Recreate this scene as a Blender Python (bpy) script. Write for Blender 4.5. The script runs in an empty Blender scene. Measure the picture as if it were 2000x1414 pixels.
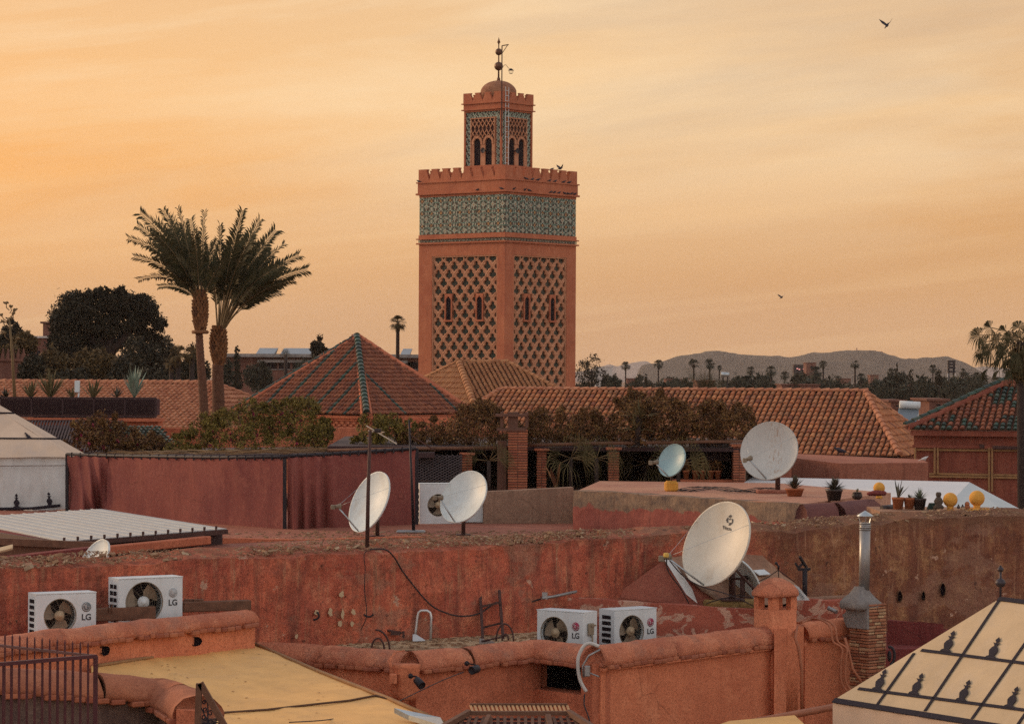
import bpy, math, random
import numpy as np
from mathutils import Vector, Matrix, Euler, noise
PI = math.pi
sc = bpy.context.scene
COL = sc.collection
rnd = random.Random(7)
F = 5500.0; EYE = 12.0
PA = math.atan(21.0/F)

# ---------- camera geometry: a pixel of the 2000x1414 photograph and a distance give a point
ROLL = math.radians(.3); CR_, SR_ = math.cos(ROLL), math.sin(ROLL)
def ray(px, py):
    a = (px-1000)/F; b = (707-py)/F; dx = a*CR_-b*SR_; dy = a*SR_+b*CR_
    return Vector((dx, math.cos(PA)-dy*math.sin(PA), math.sin(PA)+dy*math.cos(PA)))
def P(px, py, Y):
    r = ray(px, py); k = Y/r.y
    return Vector((r.x*k, Y, EYE+r.z*k))
def PZ(px, py, z):
    r = ray(px, py); k = z/r.z
    return Vector((r.x*k, r.y*k, EYE+z))
def PP(px, py, p0, n):
    r = ray(px, py); o = Vector((0, 0, EYE)); k = (p0-o).dot(n)/r.dot(n)
    return o+r*k
def S(px, Y): return px*Y/F

# ---------- objects
def setp(o, label=None, cat=None, group=None, kind=None):
    if label: o['label'] = label
    if cat: o['category'] = cat
    if group: o['group'] = group
    if kind: o['kind'] = kind
    return o
def thing(name, label, cat, loc=(0, 0, 0), rz=0, group=None):
    o = bpy.data.objects.new(name, None); COL.objects.link(o)
    o.empty_display_size = .2
    o.location = loc; o.rotation_euler = (0, 0, rz)
    return setp(o, label, cat, group)
def rootof(o):
    while o.parent: o = o.parent
    return o
def copy_tree(o, parent=None):
    c = o.copy(); COL.objects.link(c); c.parent = parent
    for ch in o.children: copy_tree(ch, c)
    return c

class MB:
    def __init__(s): s.v = []; s.f = []; s.m = []; s.sm = []
    def add(s, vs, fs, mi=0, smooth=False):
        b = len(s.v); s.v.extend([tuple(v) for v in vs])
        for f in fs:
            s.f.append(tuple(b+i for i in f)); s.m.append(mi); s.sm.append(smooth)
        return s
    def quad(s, a, b, c, d, mi=0): return s.add([a, b, c, d], [(0, 1, 2, 3)], mi)
    def hexa(s, p, mi=0):   # p: 4 bottom then 4 top (ccw)
        return s.add(p, [(3, 2, 1, 0), (4, 5, 6, 7), (0, 1, 5, 4), (1, 2, 6, 5), (2, 3, 7, 6), (3, 0, 4, 7)], mi)
    def box(s, c, size, rz=0, mi=0, M=None):
        x, y, z = (k/2 for k in size); c = Vector(c)
        R = M if M is not None else Matrix.Rotation(rz, 3, 'Z')
        pts = [Vector(q) for q in ((-x, -y, -z), (x, -y, -z), (x, y, -z), (-x, y, -z), (-x, -y, z), (x, -y, z), (x, y, z), (-x, y, z))]
        return s.hexa([R @ q+c for q in pts], mi)
    def bbox(s, c, size, b=.01, rz=0, mi=0, M=None):   # bevelled box
        x, y, z = (k/2 for k in size); c = Vector(c)
        R = M if M is not None else Matrix.Rotation(rz, 3, 'Z')
        vs = []; idx = {}
        for ix in (-1, 1):
            for iy in (-1, 1):
                for iz in (-1, 1):
                    for k in range(3):
                        q = [ix*(x-b), iy*(y-b), iz*(z-b)]; q[k] = (ix, iy, iz)[k]*(x, y, z)[k]
                        idx[(ix, iy, iz, k)] = len(vs); vs.append(R @ Vector(q)+c)
        fs = []
        for k in range(3):
            for sg in (-1, 1):
                a, d = [j for j in range(3) if j != k]
                def g(sa, sb):
                    t = [0, 0, 0]; t[k] = sg; t[a] = sa; t[d] = sb; return idx[(t[0], t[1], t[2], k)]
                fs.append((g(-1, -1), g(1, -1), g(1, 1), g(-1, 1)))
        for k in range(3):      # edges along axis k
            a, d = [j for j in range(3) if j != k]
            for sa in (-1, 1):
                for sb in (-1, 1):
                    def g(sk, w):
                        t = [0, 0, 0]; t[k] = sk; t[a] = sa; t[d] = sb; return idx[(t[0], t[1], t[2], w)]
                    fs.append((g(-1, a), g(1, a), g(1, d), g(-1, d)))
        for ix in (-1, 1):
            for iy in (-1, 1):
                for iz in (-1, 1): fs.append(tuple(idx[(ix, iy, iz, k)] for k in range(3)))
        return s.add(vs, fs, mi)
    def bar(s, a, b, w, h=None, mi=0, up=Vector((0, 0, 1))):   # rectangular bar
        a = Vector(a); b = Vector(b); h = h or w; d = (b-a).normalized()
        if abs(d.dot(up)) > .99: up = Vector((0, 1, 0))
        x = d.cross(up).normalized()*w/2; y = x.normalized().cross(d).normalized()*h/2
        return s.hexa([a-x-y, a+x-y, a+x+y, a-x+y, b-x-y, b+x-y, b+x+y, b-x+y], mi)
    def tube(s, pts, r, n=8, mi=0, cap=True, smooth=True):
        pts = [Vector(p) for p in pts]; m = len(pts)
        rs = r if isinstance(r, (list, tuple)) else [r]*m
        vs = []; prev = None
        for i, p in enumerate(pts):
            d = (pts[min(i+1, m-1)]-pts[max(i-1, 0)]).normalized()
            if prev is None:
                u = Vector((0, 0, 1)) if abs(d.z) < .9 else Vector((1, 0, 0))
                prev = (u-d*u.dot(d)).normalized()
            else: prev = (prev-d*prev.dot(d)).normalized()
            w = d.cross(prev)
            for k in range(n):
                t = 2*PI*k/n; vs.append(p+(prev*math.cos(t)+w*math.sin(t))*rs[i])
        fs = [(i*n+k, i*n+(k+1) % n, (i+1)*n+(k+1) % n, (i+1)*n+k) for i in range(m-1) for k in range(n)]
        s.add(vs, fs, mi, smooth)
        if cap:
            b = len(s.v)-len(vs)
            s.f.append(tuple(b+k for k in range(n))[::-1]); s.m.append(mi); s.sm.append(False)
            s.f.append(tuple(b+(m-1)*n+k for k in range(n))); s.m.append(mi); s.sm.append(False)
        return s
    def lathe(s, c, prof, n=20, mi=0, M=None, smooth=True, jit=0, ph=0):   # prof [(r,z)]
        c = Vector(c); M = M or Matrix.Identity(3); vs = []
        for (r, z) in prof:
            for k in range(n):
                t = 2*PI*k/n+ph; rr = r*(1+rnd.uniform(-jit, jit))
                vs.append(c+M @ Vector((rr*math.cos(t), rr*math.sin(t), z)))
        fs = [(i*n+k, i*n+(k+1) % n, (i+1)*n+(k+1) % n, (i+1)*n+k) for i in range(len(prof)-1) for k in range(n)]
        fs.append(tuple(range(n))[::-1]); fs.append(tuple((len(prof)-1)*n+k for k in range(n)))
        return s.add(vs, fs, mi, smooth)
    def ball(s, c, r, n=16, mi=0, sc_=(1, 1, 1)):
        m = max(6, n//2); c = Vector(c); vs = []
        for i in range(m+1):
            t = PI*i/m
            for k in range(n):
                a = 2*PI*k/n
                vs.append(c+Vector((r*sc_[0]*math.sin(t)*math.cos(a), r*sc_[1]*math.sin(t)*math.sin(a), r*sc_[2]*math.cos(t))))
        return s.add(vs, [(i*n+k, (i+1)*n+k, (i+1)*n+(k+1) % n, i*n+(k+1) % n) for i in range(m) for k in range(n)], mi, True)
    def prism(s, poly, d, mi=0):    # poly: 3-d points, d: extrusion vector
        d = Vector(d); n = len(poly); poly = [Vector(p) for p in poly]
        fs = [tuple(range(n)), tuple(range(n, 2*n))[::-1]]+[(i, i+n, (i+1) % n+n, (i+1) % n) for i in range(n)]
        return s.add(poly+[p+d for p in poly], fs, mi)
    def build(s, name, mats, parent=None, world=True, label=None):
        me = bpy.data.meshes.new(name)
        v = s.v
        if parent is not None and world:
            L = rootof(parent).location; v = [(a[0]-L.x, a[1]-L.y, a[2]-L.z) for a in v]
        me.from_pydata([tuple(q) for q in v], [], s.f)
        if not isinstance(mats, (list, tuple)): mats = [mats]
        for m in mats: me.materials.append(m)
        me.polygons.foreach_set('material_index', s.m)
        me.polygons.foreach_set('use_smooth', s.sm)
        me.validate(); me.update()
        o = bpy.data.objects.new(name, me); COL.objects.link(o)
        if parent is not None: o.parent = parent
        if label: o['label'] = label
        return o

def recentre(o):
    """move a top-level mesh's origin to the bottom centre of its mesh"""
    me = o.data; n = len(me.vertices); a = np.empty(n*3); me.vertices.foreach_get('co', a); a = a.reshape(-1, 3)
    c = (a.min(0)+a.max(0))/2; c[2] = a[:, 2].min(); a -= c
    me.vertices.foreach_set('co', a.ravel()); me.update(); o.location = c
    return o
def single(mb, name, mats, label, cat, group=None):
    o = recentre(mb.build(name, mats)); return setp(o, label, cat, group)
def structure(mb, name, mats):
    o = mb.build(name, mats); o['kind'] = 'structure'; return o
def npmesh(name, V, Fq, mat, parent=None, world=True, smooth=False):
    me = bpy.data.meshes.new(name); V = np.asarray(V, float)
    if parent is not None and world: V = V-np.array(rootof(parent).location)
    k = Fq.shape[1]; nf = len(Fq)
    me.vertices.add(len(V)); me.vertices.foreach_set('co', V.ravel())
    me.loops.add(nf*k); me.loops.foreach_set('vertex_index', Fq.ravel().astype('i4'))
    me.polygons.add(nf); me.polygons.foreach_set('loop_start', np.arange(0, nf*k, k, dtype='i4'))
    me.update(calc_edges=True); me.materials.append(mat)
    if smooth: me.polygons.foreach_set('use_smooth', [True]*nf)
    o = bpy.data.objects.new(name, me); COL.objects.link(o)
    if parent is not None: o.parent = parent
    return o

# ---------- materials
def lin(c):
    return tuple(((x/255)/12.92 if x/255 <= .04045 else ((x/255+.055)/1.055)**2.4) for x in c)
class N:
    def __init__(s, name):
        s.mat = bpy.data.materials.new(name); s.mat.use_nodes = True; s.nt = s.mat.node_tree
        s.b = s.nt.nodes['Principled BSDF']; s.tc = None
    def n(s, t, **k):
        o = s.nt.nodes.new(t)
        for a, v in k.items(): setattr(o, a, v)
        return o
    def l(s, a, b): s.nt.links.new(a, b)
    def coord(s, scale=(1, 1, 1), kind='Object', loc=(0, 0, 0)):
        if s.tc is None: s.tc = s.n('ShaderNodeTexCoord')
        m = s.n('ShaderNodeMapping'); m.inputs['Scale'].default_value = scale; m.inputs['Location'].default_value = loc
        s.l(s.tc.outputs[kind], m.inputs[0]); return m.outputs[0]
    def noise(s, scale, detail=4, rough=.6, sc3=(1, 1, 1), loc=(0, 0, 0), dist=0):
        t = s.n('ShaderNodeTexNoise'); t.inputs['Scale'].default_value = scale; t.inputs['Detail'].default_value = detail
        t.inputs['Roughness'].default_value = rough; t.inputs['Distortion'].default_value = dist
        s.l(s.coord(sc3, loc=loc), t.inputs['Vector']); return t.outputs['Fac']
    def noisec(s, scale):
        t = s.n('ShaderNodeTexNoise'); t.inputs['Scale'].default_value = scale; t.inputs['Detail'].default_value = 5; s.l(s.coord(), t.inputs['Vector']); return t.outputs['Color']
    def ramp(s, fac, stops):
        r = s.n('ShaderNodeValToRGB'); e = r.color_ramp.elements
        while len(e) < len(stops): e.new(.5)
        for i, (p, c) in enumerate(stops):
            e[i].position = p; e[i].color = (c, c, c, 1) if isinstance(c, (int, float)) else (*c, 1)
        s.l(fac, r.inputs[0]); return r.outputs[0]
    def mix(s, fac, a, b, blend='MIX'):
        m = s.n('ShaderNodeMix', data_type='RGBA', blend_type=blend)
        for sock, v in ((m.inputs[0], fac), (m.inputs[6], a), (m.inputs[7], b)):
            if isinstance(v, (int, float)): sock.default_value = v
            elif isinstance(v, tuple): sock.default_value = (*v, 1)
            else: s.l(v, sock)
        return m.outputs[2]
    def math(s, op, a, b=0):
        m = s.n('ShaderNodeMath', operation=op)
        for sock, v in ((m.inputs[0], a), (m.inputs[1], b)):
            if isinstance(v, (int, float)): sock.default_value = v
            else: s.l(v, sock)
        return m.outputs[0]
    def bump(s, h, strength=.3, dist=.02):
        b = s.n('ShaderNodeBump'); b.inputs['Strength'].default_value = strength; b.inputs['Distance'].default_value = dist
        s.l(h, b.inputs['Height']); s.l(b.outputs[0], s.b.inputs['Normal'])
    def done(s, col, rough=.85, metal=0, spec=.3):
        if isinstance(col, tuple): s.b.inputs['Base Color'].default_value = (*col, 1)
        else: s.l(col, s.b.inputs['Base Color'])
        s.b.inputs['Roughness'].default_value = rough; s.b.inputs['Metallic'].default_value = metal
        s.b.inputs['Specular IOR Level'].default_value = spec
        return s.mat
def mul(c, k): return tuple(min(1, x*k) for x in c)

def plaster(name, base, dark, light=None, scale=1., stain=.6, streak=.5, speck=.35, bump=.5, brick=0, loc=(0, 0, 0), stainc=None, crack=.5):
    m = N(name); light = light or mul(base, 1.35)
    c = m.mix(m.ramp(m.noise(.55*scale, 6, .7, loc=loc), [(.4, 0), (.62, 1)]), base, dark)
    c = m.mix(m.math('MULTIPLY', m.ramp(m.noise(2.3*scale, 6, .7, loc=loc), [(.5, 0), (.72, 1)]), .8), c, light)
    st = stainc or mul(dark, .5)
    s1 = m.ramp(m.noise(2.2*scale, 5, .7, (3, 3, .22), loc), [(.5, 0), (.7, 1)])
    c = m.mix(m.math('MULTIPLY', s1, streak), c, st)
    s2 = m.ramp(m.noise(1.1*scale, 8, .75, loc=(loc[0]+5, 3, 1)), [(.52, 0), (.66, 1)])
    c = m.mix(m.math('MULTIPLY', s2, stain), c, mul(st, 1.4))
    s3 = m.ramp(m.noise(5*scale, 7, .75, (2.6, 2.6, .12), (loc[0], 9, 2)), [(.53, 0), (.64, 1)]); c = m.mix(m.math('MULTIPLY', s3, streak*.8), c, mul(dark, .6))
    v = m.n('ShaderNodeTexVoronoi', feature='DISTANCE_TO_EDGE'); v.inputs['Scale'].default_value = .8*scale; wp = m.mix(.22, m.coord(), m.noisec(2.2)); m.l(wp, v.inputs['Vector'])
    ck = m.math('MULTIPLY', m.ramp(v.outputs['Distance'], [(.0015, 1), (.006, 0)]), m.ramp(m.noise(1.3, 2, .5, loc=(6, 6, 6)), [(.5, 0), (.56, 1)])); c = m.mix(m.math('MULTIPLY', ck, crack), c, mul(dark, .3))
    sp = m.ramp(m.noise(44*scale, 2, .6), [(.5, 0), (.6, 1)])
    c = m.mix(m.math('MULTIPLY', sp, min(1, speck*1.1)), c, mul(dark, .6))
    sp2 = m.ramp(m.noise(21*scale, 4, .7, loc=(3, 7, 2)), [(.55, 0), (.65, 1)])
    c = m.mix(m.math('MULTIPLY', sp2, speck*.6), c, light)
    h = m.math('ADD', m.noise(7*scale, 8, .72), m.math('MULTIPLY', m.noise(1.6*scale, 3), 1.2))
    pb = m.ramp(m.noise(.8*scale, 5, .6, loc=(loc[0]+4, 6, 6)), [(.6, 0), (.63, 1)]); c = m.mix(m.math('MULTIPLY', pb, stain*.6), c, mul(dark, .8))
    m.bump(h, bump, .05)
    return m.done(c, .92, spec=.15)
def flat(name, c, rough=.6, metal=0, var=.25, scale=6, bump=0, dirt=None, dirtamt=.5, spec=.3):
    m = N(name)
    k = m.mix(m.ramp(m.noise(scale, 6, .7), [(.3, 0), (.7, 1)]), mul(c, 1+var*.5), mul(c, 1-var))
    if dirt:
        k = m.mix(m.math('MULTIPLY', m.ramp(m.noise(scale*.7, 8, .75, (2.2, 2.2, .5), (4, 4, 4)), [(.5, 0), (.7, 1)]), dirtamt), k, dirt)
    if bump: m.bump(m.noise(scale*4, 5, .7), bump, .02)
    return m.done(k, rough, metal, spec)
def islands(name, cols, rough=.8, var=.3, dirt=None, spec=.2, bump=.25, scale=8, trans=0):
    """a random colour out of cols for each loose piece of the mesh, plus dirt"""
    m = N(name); g = m.n('ShaderNodeNewGeometry')
    st = [(i/max(1, len(cols)-1), c) for i, c in enumerate(cols)]
    c = m.ramp(g.outputs['Random Per Island'], st)
    c = m.mix(m.math('MULTIPLY', m.ramp(m.noise(scale, 5, .7), [(.4, 0), (.7, 1)]), var), c, dirt or mul(cols[0], .4))
    if bump: m.bump(m.noise(scale*3, 5, .7), bump, .02)
    if trans:
        m.b.inputs['Transmission Weight'].default_value = 0
        m.b.inputs['Subsurface Weight'].default_value = 0
    return m.done(c, rough, spec=spec)

M = {}
M['far_wall'] = plaster('distant_brown_pink_wall', (.19, .085, .06), (.14, .065, .05), (.24, .12, .085), scale=.5, streak=.4)
M['wall_red'] = plaster('red_earth_plaster', (.42, .105, .05), (.25, .058, .038), (.52, .17, .085), streak=.6, stain=.55, speck=.5)
M['coping'] = plaster('orange_coping_plaster', (.63, .225, .12), (.46, .15, .085), (.74, .32, .18), streak=.15, stain=.65, speck=.6, scale=1.6, stainc=(.2, .12, .09), bump=.9)
M['ochre'] = plaster('orange_plaster', (.66, .225, .112), (.53, .165, .083), (.74, .29, .15), streak=.22, stain=.15, speck=.5)
M['ochre_dark'] = plaster('brown_orange_plaster', (.52, .17, .088), (.39, .118, .063), streak=.3, stain=.25, speck=.5)
M['minaret'] = plaster('minaret_stone', (.45, .155, .078), (.38, .12, .064), (.52, .2, .105), scale=.7, streak=.3, stain=.2, speck=.3, bump=.3)
M['maroon'] = plaster('maroon_plaster', (.22, .05, .042), (.14, .035, .035), (.3, .09, .065), streak=.5, stain=.4)
M['pink'] = plaster('pink_plaster', (.36, .14, .085), (.27, .095, .065), (.42, .18, .12), streak=.45, stain=.3, speck=.3, scale=.8)
M['grey_plaster'] = plaster('grey_cement_plaster', (.30, .19, .13), (.2, .12, .085), (.36, .25, .17), streak=.5, stain=.4)
M['cement'] = plaster('bare_cement', (.27, .25, .23), (.17, .15, .14), (.36, .34, .31), streak=.2, stain=.35, scale=2)
M['rubble'] = islands('rubble', [(.2, .11, .065), (.28, .16, .09), (.33, .2, .11), (.22, .12, .07), (.25, .14, .08), (.3, .18, .1), (.46, .36, .24)], var=.4)
M['earth'] = plaster('earth_wall_top', (.34, .19, .105), (.2, .11, .07), (.45, .28, .16), streak=0, stain=.5, speck=.7, scale=2.5, bump=1)
M['tile'] = islands('clay_tile', [(.36, .12, .05), (.49, .185, .075), (.42, .145, .06), (.54, .23, .095), (.24, .08, .045), (.46, .19, .085), (.3, .135, .065)], var=.6, dirt=(.1, .05, .032), scale=3)
M['tile_red'] = islands('red_clay_tile', [(.2, .065, .038), (.28, .09, .045), (.24, .078, .04), (.32, .115, .055), (.15, .05, .032)], var=.6, dirt=(.09, .045, .035))
M['tile_tan'] = islands('tan_clay_tile', [(.36, .16, .07), (.44, .205, .09), (.3, .12, .055)], var=.5, dirt=(.15, .08, .04))
M['tile_pale'] = islands('pale_clay_tile', [(.42, .17, .085), (.52, .23, .12), (.36, .135, .07), (.47, .2, .1)], var=.5, dirt=(.2, .08, .05))
M['tile_green'] = islands('green_glazed_tile', [(.018, .045, .034), (.03, .075, .052), (.015, .03, .026), (.06, .09, .062)], rough=.5, var=.5, dirt=(.05, .035, .025), spec=.3)
M['under'] = flat('tile_bed', (.12, .05, .03), .95)
M['white_metal'] = flat('white_painted_steel', (.58, .62, .62), .45, 0, .12, 3, dirt=(.36, .3, .22), dirtamt=.35)
M['dish'] = flat('dish_white_enamel', (.58, .63, .61), .5, 0, .12, 2.5, dirt=(.42, .34, .24), dirtamt=.45)
M['dish_warm'] = flat('dish_cream_enamel', (.6, .55, .45), .5, 0, .15, 2, dirt=(.42, .3, .18), dirtamt=.5)
M['dish_teal'] = flat('dish_blue_grey_enamel', (.27, .40, .42), .45, 0, .12, 3)
M['rust'] = flat('rusty_steel', (.075, .035, .028), .7, .1, .5, 14)
M['rust_red'] = flat('red_painted_iron', (.085, .022, .024), .6, 0, .4, 12)
M['black'] = flat('black_metal', (.018, .013, .017), .6, 0, .3)
M['black_tape'] = flat('black_fabric_tape', (.02, .015, .022), .9, 0, .3)
M['dark_void'] = flat('painted_dark_interior', (.012, .006, .008), 1)  # shade inside openings, vents and windows put into a near-black colour
M['steel'] = flat('galvanised_steel', (.42, .46, .47), .35, .75, .25, 3)
M['alu'] = flat('aluminium', (.6, .6, .58), .35, .6, .2)
M['grey_plastic'] = flat('grey_beige_plastic', (.24, .19, .13), .5)
M['canvas'] = flat('cream_canvas', (.52, .38, .225), .9, 0, .16, 1.6, bump=.35, dirt=(.5, .4, .3), dirtamt=.4)
M['canvas_white'] = flat('white_canvas', (.56, .56, .53), .9, 0, .12, 1.2, bump=.3, dirt=(.42, .3, .2), dirtamt=.5)
M['canvas_dirty'] = flat('weathered_cream_canvas', (.6, .44, .31), .9, 0, .2, .9, dirt=(.42, .36, .32), dirtamt=.5)
M['pvc_white'] = flat('white_pvc_sheet', (.62, .6, .58), .5, 0, .08, 1)
M['tarp'] = flat('ochre_tarpaulin', (.74, .41, .135), .75, 0, .22, 1.5, bump=.3, dirt=(.5, .29, .12), dirtamt=.6)
M['curtain'] = plaster('dusty_red_cloth', (.245, .075, .058), (.175, .05, .045), (.31, .11, .08), streak=.3, stain=.2, speck=.5, scale=1.2, bump=.1)
M['sheet_roof'] = flat('pale_roof_sheet', (.52, .37, .23), .8, 0, .2, 3, dirt=(.3, .22, .16), dirtamt=.5)
M['wood'] = flat('old_brown_wood', (.15, .07, .04), .8, 0, .4, 8)
M['wood_tan'] = flat('tan_bamboo', (.3, .16, .065), .7, 0, .35, 8)
M['wood_slat'] = flat('pale_wood_slats', (.38, .2, .08), .7, 0, .3, 8)
M['wood_dark'] = flat('dark_stained_wood', (.045, .022, .022), .75, 0, .3, 8)
M['mesh_dark'] = flat('dark_red_planter_mesh', (.06, .02, .024), .9, 0, .5, 20)
M['brick'] = islands('thin_red_brick', [(.32, .1, .05), (.42, .15, .075), (.26, .075, .042), (.38, .14, .08)], var=.4)
M['mortar'] = flat('dark_mortar', (.13, .065, .045), .95)
M['yellow'] = flat('yellow_plaster', (.62, .30, .05), .85, 0, .15, 12, bump=.4)
M['pot'] = flat('terracotta_pot', (.33, .11, .045), .8, 0, .25, 9)
M['pot_dark'] = flat('dark_glazed_pot', (.05, .035, .032), .4, 0, .3, 9)
M['cable'] = flat('dark_cable', (.035, .024, .024), .7)
M['cable_red'] = flat('plaster_coloured_pipe', (.36, .13, .065), .7)
M['hose'] = flat('pale_plastic_hose', (.5, .48, .44), .5)
M['trunk'] = flat('palm_trunk_bark', (.12, .055, .032), .95, 0, .5, 9, bump=.8)
M['bulb'] = islands('palm_leaf_bases', [(.16, .07, .03), (.26, .12, .05), (.1, .045, .025)], var=.4)
M['bark'] = flat('tree_bark', (.035, .022, .018), .95, 0, .4, 5, bump=.5)
def leafm(name, cols): return islands(name, cols, rough=.75, var=.5, bump=0, scale=2.5, dirt=mul(cols[0], .35))
M['frond'] = leafm('palm_leaflets', [(.035, .036, .015), (.06, .055, .022), (.09, .07, .028), (.045, .042, .018)])
M['petiole'] = flat('palm_petiole', (.15, .1, .045), .8)
M['leaf_dark'] = leafm('dark_tree_leaves', [(.02, .019, .013), (.034, .03, .018), (.055, .042, .021)])
M['leaf_mid'] = leafm('olive_tree_leaves', [(.045, .033, .017), (.1, .065, .024), (.14, .085, .03)])
M['leaf_far'] = leafm('distant_tree_leaves', [(.03, .033, .024), (.045, .045, .03), (.06, .055, .032)])
M['leaf_vine'] = leafm('vine_leaves', [(.1, .06, .018), (.19, .11, .028), (.06, .045, .018), (.13, .06, .022), (.22, .14, .04)])
M['leaf_dry'] = leafm('dry_vine_leaves', [(.12, .055, .022), (.22, .115, .032), (.06, .03, .02), (.16, .065, .028), (.26, .16, .05)])
M['leaf_green'] = leafm('shrub_leaves', [(.13, .1, .02), (.22, .165, .03), (.07, .055, .018), (.28, .18, .04)])
M['flower'] = leafm('bougainvillea_bracts', [(.3, .012, .07), (.2, .01, .05)])
M['agave'] = islands('blue_grey_agave', [(.2, .26, .2), (.28, .32, .24), (.14, .19, .14)], rough=.6, var=.15, bump=0)
M['agave_dry'] = islands('dull_green_yucca', [(.12, .1, .05), (.2, .15, .065), (.08, .075, .04)], rough=.7, var=.2, bump=0)
M['succ'] = islands('dark_succulent', [(.045, .05, .035), (.08, .075, .045), (.06, .035, .03)], rough=.5, var=.2, bump=0)
M['bird'] = flat('dark_feathers', (.035, .03, .04), .8, 0, .4, 20)
M['bird_pale'] = flat('pale_feathers', (.5, .48, .45), .8, 0, .2, 20)
M['ground'] = plaster('dry_ground', (.22, .12, .07), (.14, .08, .05), scale=.02)
M['hill'] = plaster('rocky_hill', (.05, .042, .035), (.028, .026, .025), (.075, .06, .045), scale=.02, streak=.3, stain=.6, speck=.2, bump=.8)
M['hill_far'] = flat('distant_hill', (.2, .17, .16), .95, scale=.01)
M['house_far'] = islands('distant_house_walls', [(.3, .12, .075), (.38, .17, .1), (.25, .1, .065)], var=.15, bump=0, scale=.2)
M['house_white'] = flat('distant_white_wall', (.5, .46, .42), .9)
M['z_green'] = flat('dark_green_glazed_tile', (.02, .045, .035), .5, 0, .4, 5)
M['z_teal'] = flat('teal_glazed_tile', (.07, .20, .155), .5, 0, .35, 5)
M['z_pale'] = flat('pale_glazed_tile', (.38, .42, .32), .5, 0, .3, 5)
M['z_amber'] = flat('amber_glazed_tile', (.42, .24, .09), .5, 0, .3, 5)
M['brass'] = flat('dark_brass', (.13, .06, .032), .45, .4, .4, 5)
M['logo_red'] = flat('logo_dark_red', (.3, .03, .07), .5)
M['logo_grey'] = flat('logo_grey', (.16, .17, .17), .5)
M['logo_pale'] = flat('logo_pale', (.4, .42, .42), .5)
M['ink'] = flat('dark_ink', (.05, .05, .055), .6)
M['yellow_pl'] = flat('yellow_plastic', (.6, .38, .08), .5)
M['skin_cloth'] = flat('printed_cloth', (.5, .47, .5), .9)

def spl(P3, n=6):
    P3 = [Vector(p) for p in P3]; out = []; m = len(P3)
    for i in range(m-1):
        p0, p1, p2, p3 = P3[max(0, i-1)], P3[i], P3[i+1], P3[min(m-1, i+2)]
        for k in range(n): t = k/n; out.append(.5*((2*p1)+(p2-p0)*t+(2*p0-5*p1+4*p2-p3)*t*t+(3*p1-p0-3*p2+p3)*t**3))
    return out+[P3[-1]]
# ---------- shared builders
def text_mb(mb, s, M4, size=.1, depth=.002, mi=0):
    cu = bpy.data.curves.new('t', 'FONT'); cu.body = s; cu.size = size; cu.extrude = depth; cu.align_x = 'CENTER'; cu.align_y = 'CENTER'
    cu.offset = size*.025
    o = bpy.data.objects.new('t', cu); me = bpy.data.meshes.new_from_object(o)
    mb.add([M4 @ v.co for v in me.vertices], [tuple(p.vertices) for p in me.polygons], mi)
    bpy.data.objects.remove(o); bpy.data.curves.remove(cu); bpy.data.meshes.remove(me)

def fence_grid(fn, nu, nv):
    vs = [fn(i/nu, j/nv) for j in range(nv+1) for i in range(nu+1)]
    fs = [(j*(nu+1)+i, j*(nu+1)+i+1, (j+1)*(nu+1)+i+1, (j+1)*(nu+1)+i) for j in range(nv) for i in range(nu)]
    return vs, fs

def tile_face(mb, poly, pitch=.22, rowl=.33, mi=0, pick=None, lift=.02, jit=.012, rr=None):
    """barrel tiles over a planar polygon; poly[0]->poly[1] is the eave"""
    poly = [Vector(p) for p in poly]; A = (poly[1]-poly[0]); A.z *= 1; U = A.normalized()
    n = None
    for k in range(2, len(poly)):
        n = A.cross(poly[k]-poly[0])
        if n.length > 1e-6: break
    n.normalize()
    if n.z < 0: n = -n
    W = n.cross(U).normalized()
    if W.z < 0: W = -W       # W: up the slope
    uv = [((p-poly[0]).dot(U), (p-poly[0]).dot(W)) for p in poly]
    u0 = min(a for a, b in uv); u1 = max(a for a, b in uv); v1 = max(b for a, b in uv)
    mb.add([p-n*.02 for p in poly], [tuple(range(len(poly)))], 1)
    def span(u):
        h = []
        for i in range(len(uv)):
            a, b = uv[i], uv[(i+1) % len(uv)]
            if (a[0]-u)*(b[0]-u) < 0 or a[0] == u: h.append(a[1]+(b[1]-a[1])*(u-a[0])/((b[0]-a[0]) or 1e-9))
        return (min(h), max(h)) if len(h) >= 2 else None
    r = rr or pitch*.36; K = 5; ci = 0
    u = u0+pitch/2
    while u < u1:
        sp = span(u)
        if sp:
            v = max(sp[0], 0)-.05
            col = pick(ci) if pick else mi
            while v < sp[1]-.05:
                L = min(rowl*1.12, sp[1]-v+.05)
                du = rnd.uniform(-jit, jit); dv = rnd.uniform(-jit, jit)*1.5; dr = 1+rnd.uniform(-.06, .06)
                vs = []
                for e, (vv, rk, lf) in enumerate(((v+dv, 1.05*dr, lift+.028), (v+dv+L, .86*dr, lift-.01))):
                    for k in range(K+1):
                        t = PI*k/K
                        vs.append(poly[0]+U*(u+du-math.cos(t)*r*rk)+W*vv+n*(lf-.012+math.sin(t)*r*rk*.95))
                fs = [(k, k+1, K+2+k, K+1+k) for k in range(K)]+[tuple(range(K+1))[::-1]]
                mb.add(vs, fs, col, False)
                v += rowl
        u += pitch; ci += 1
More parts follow.
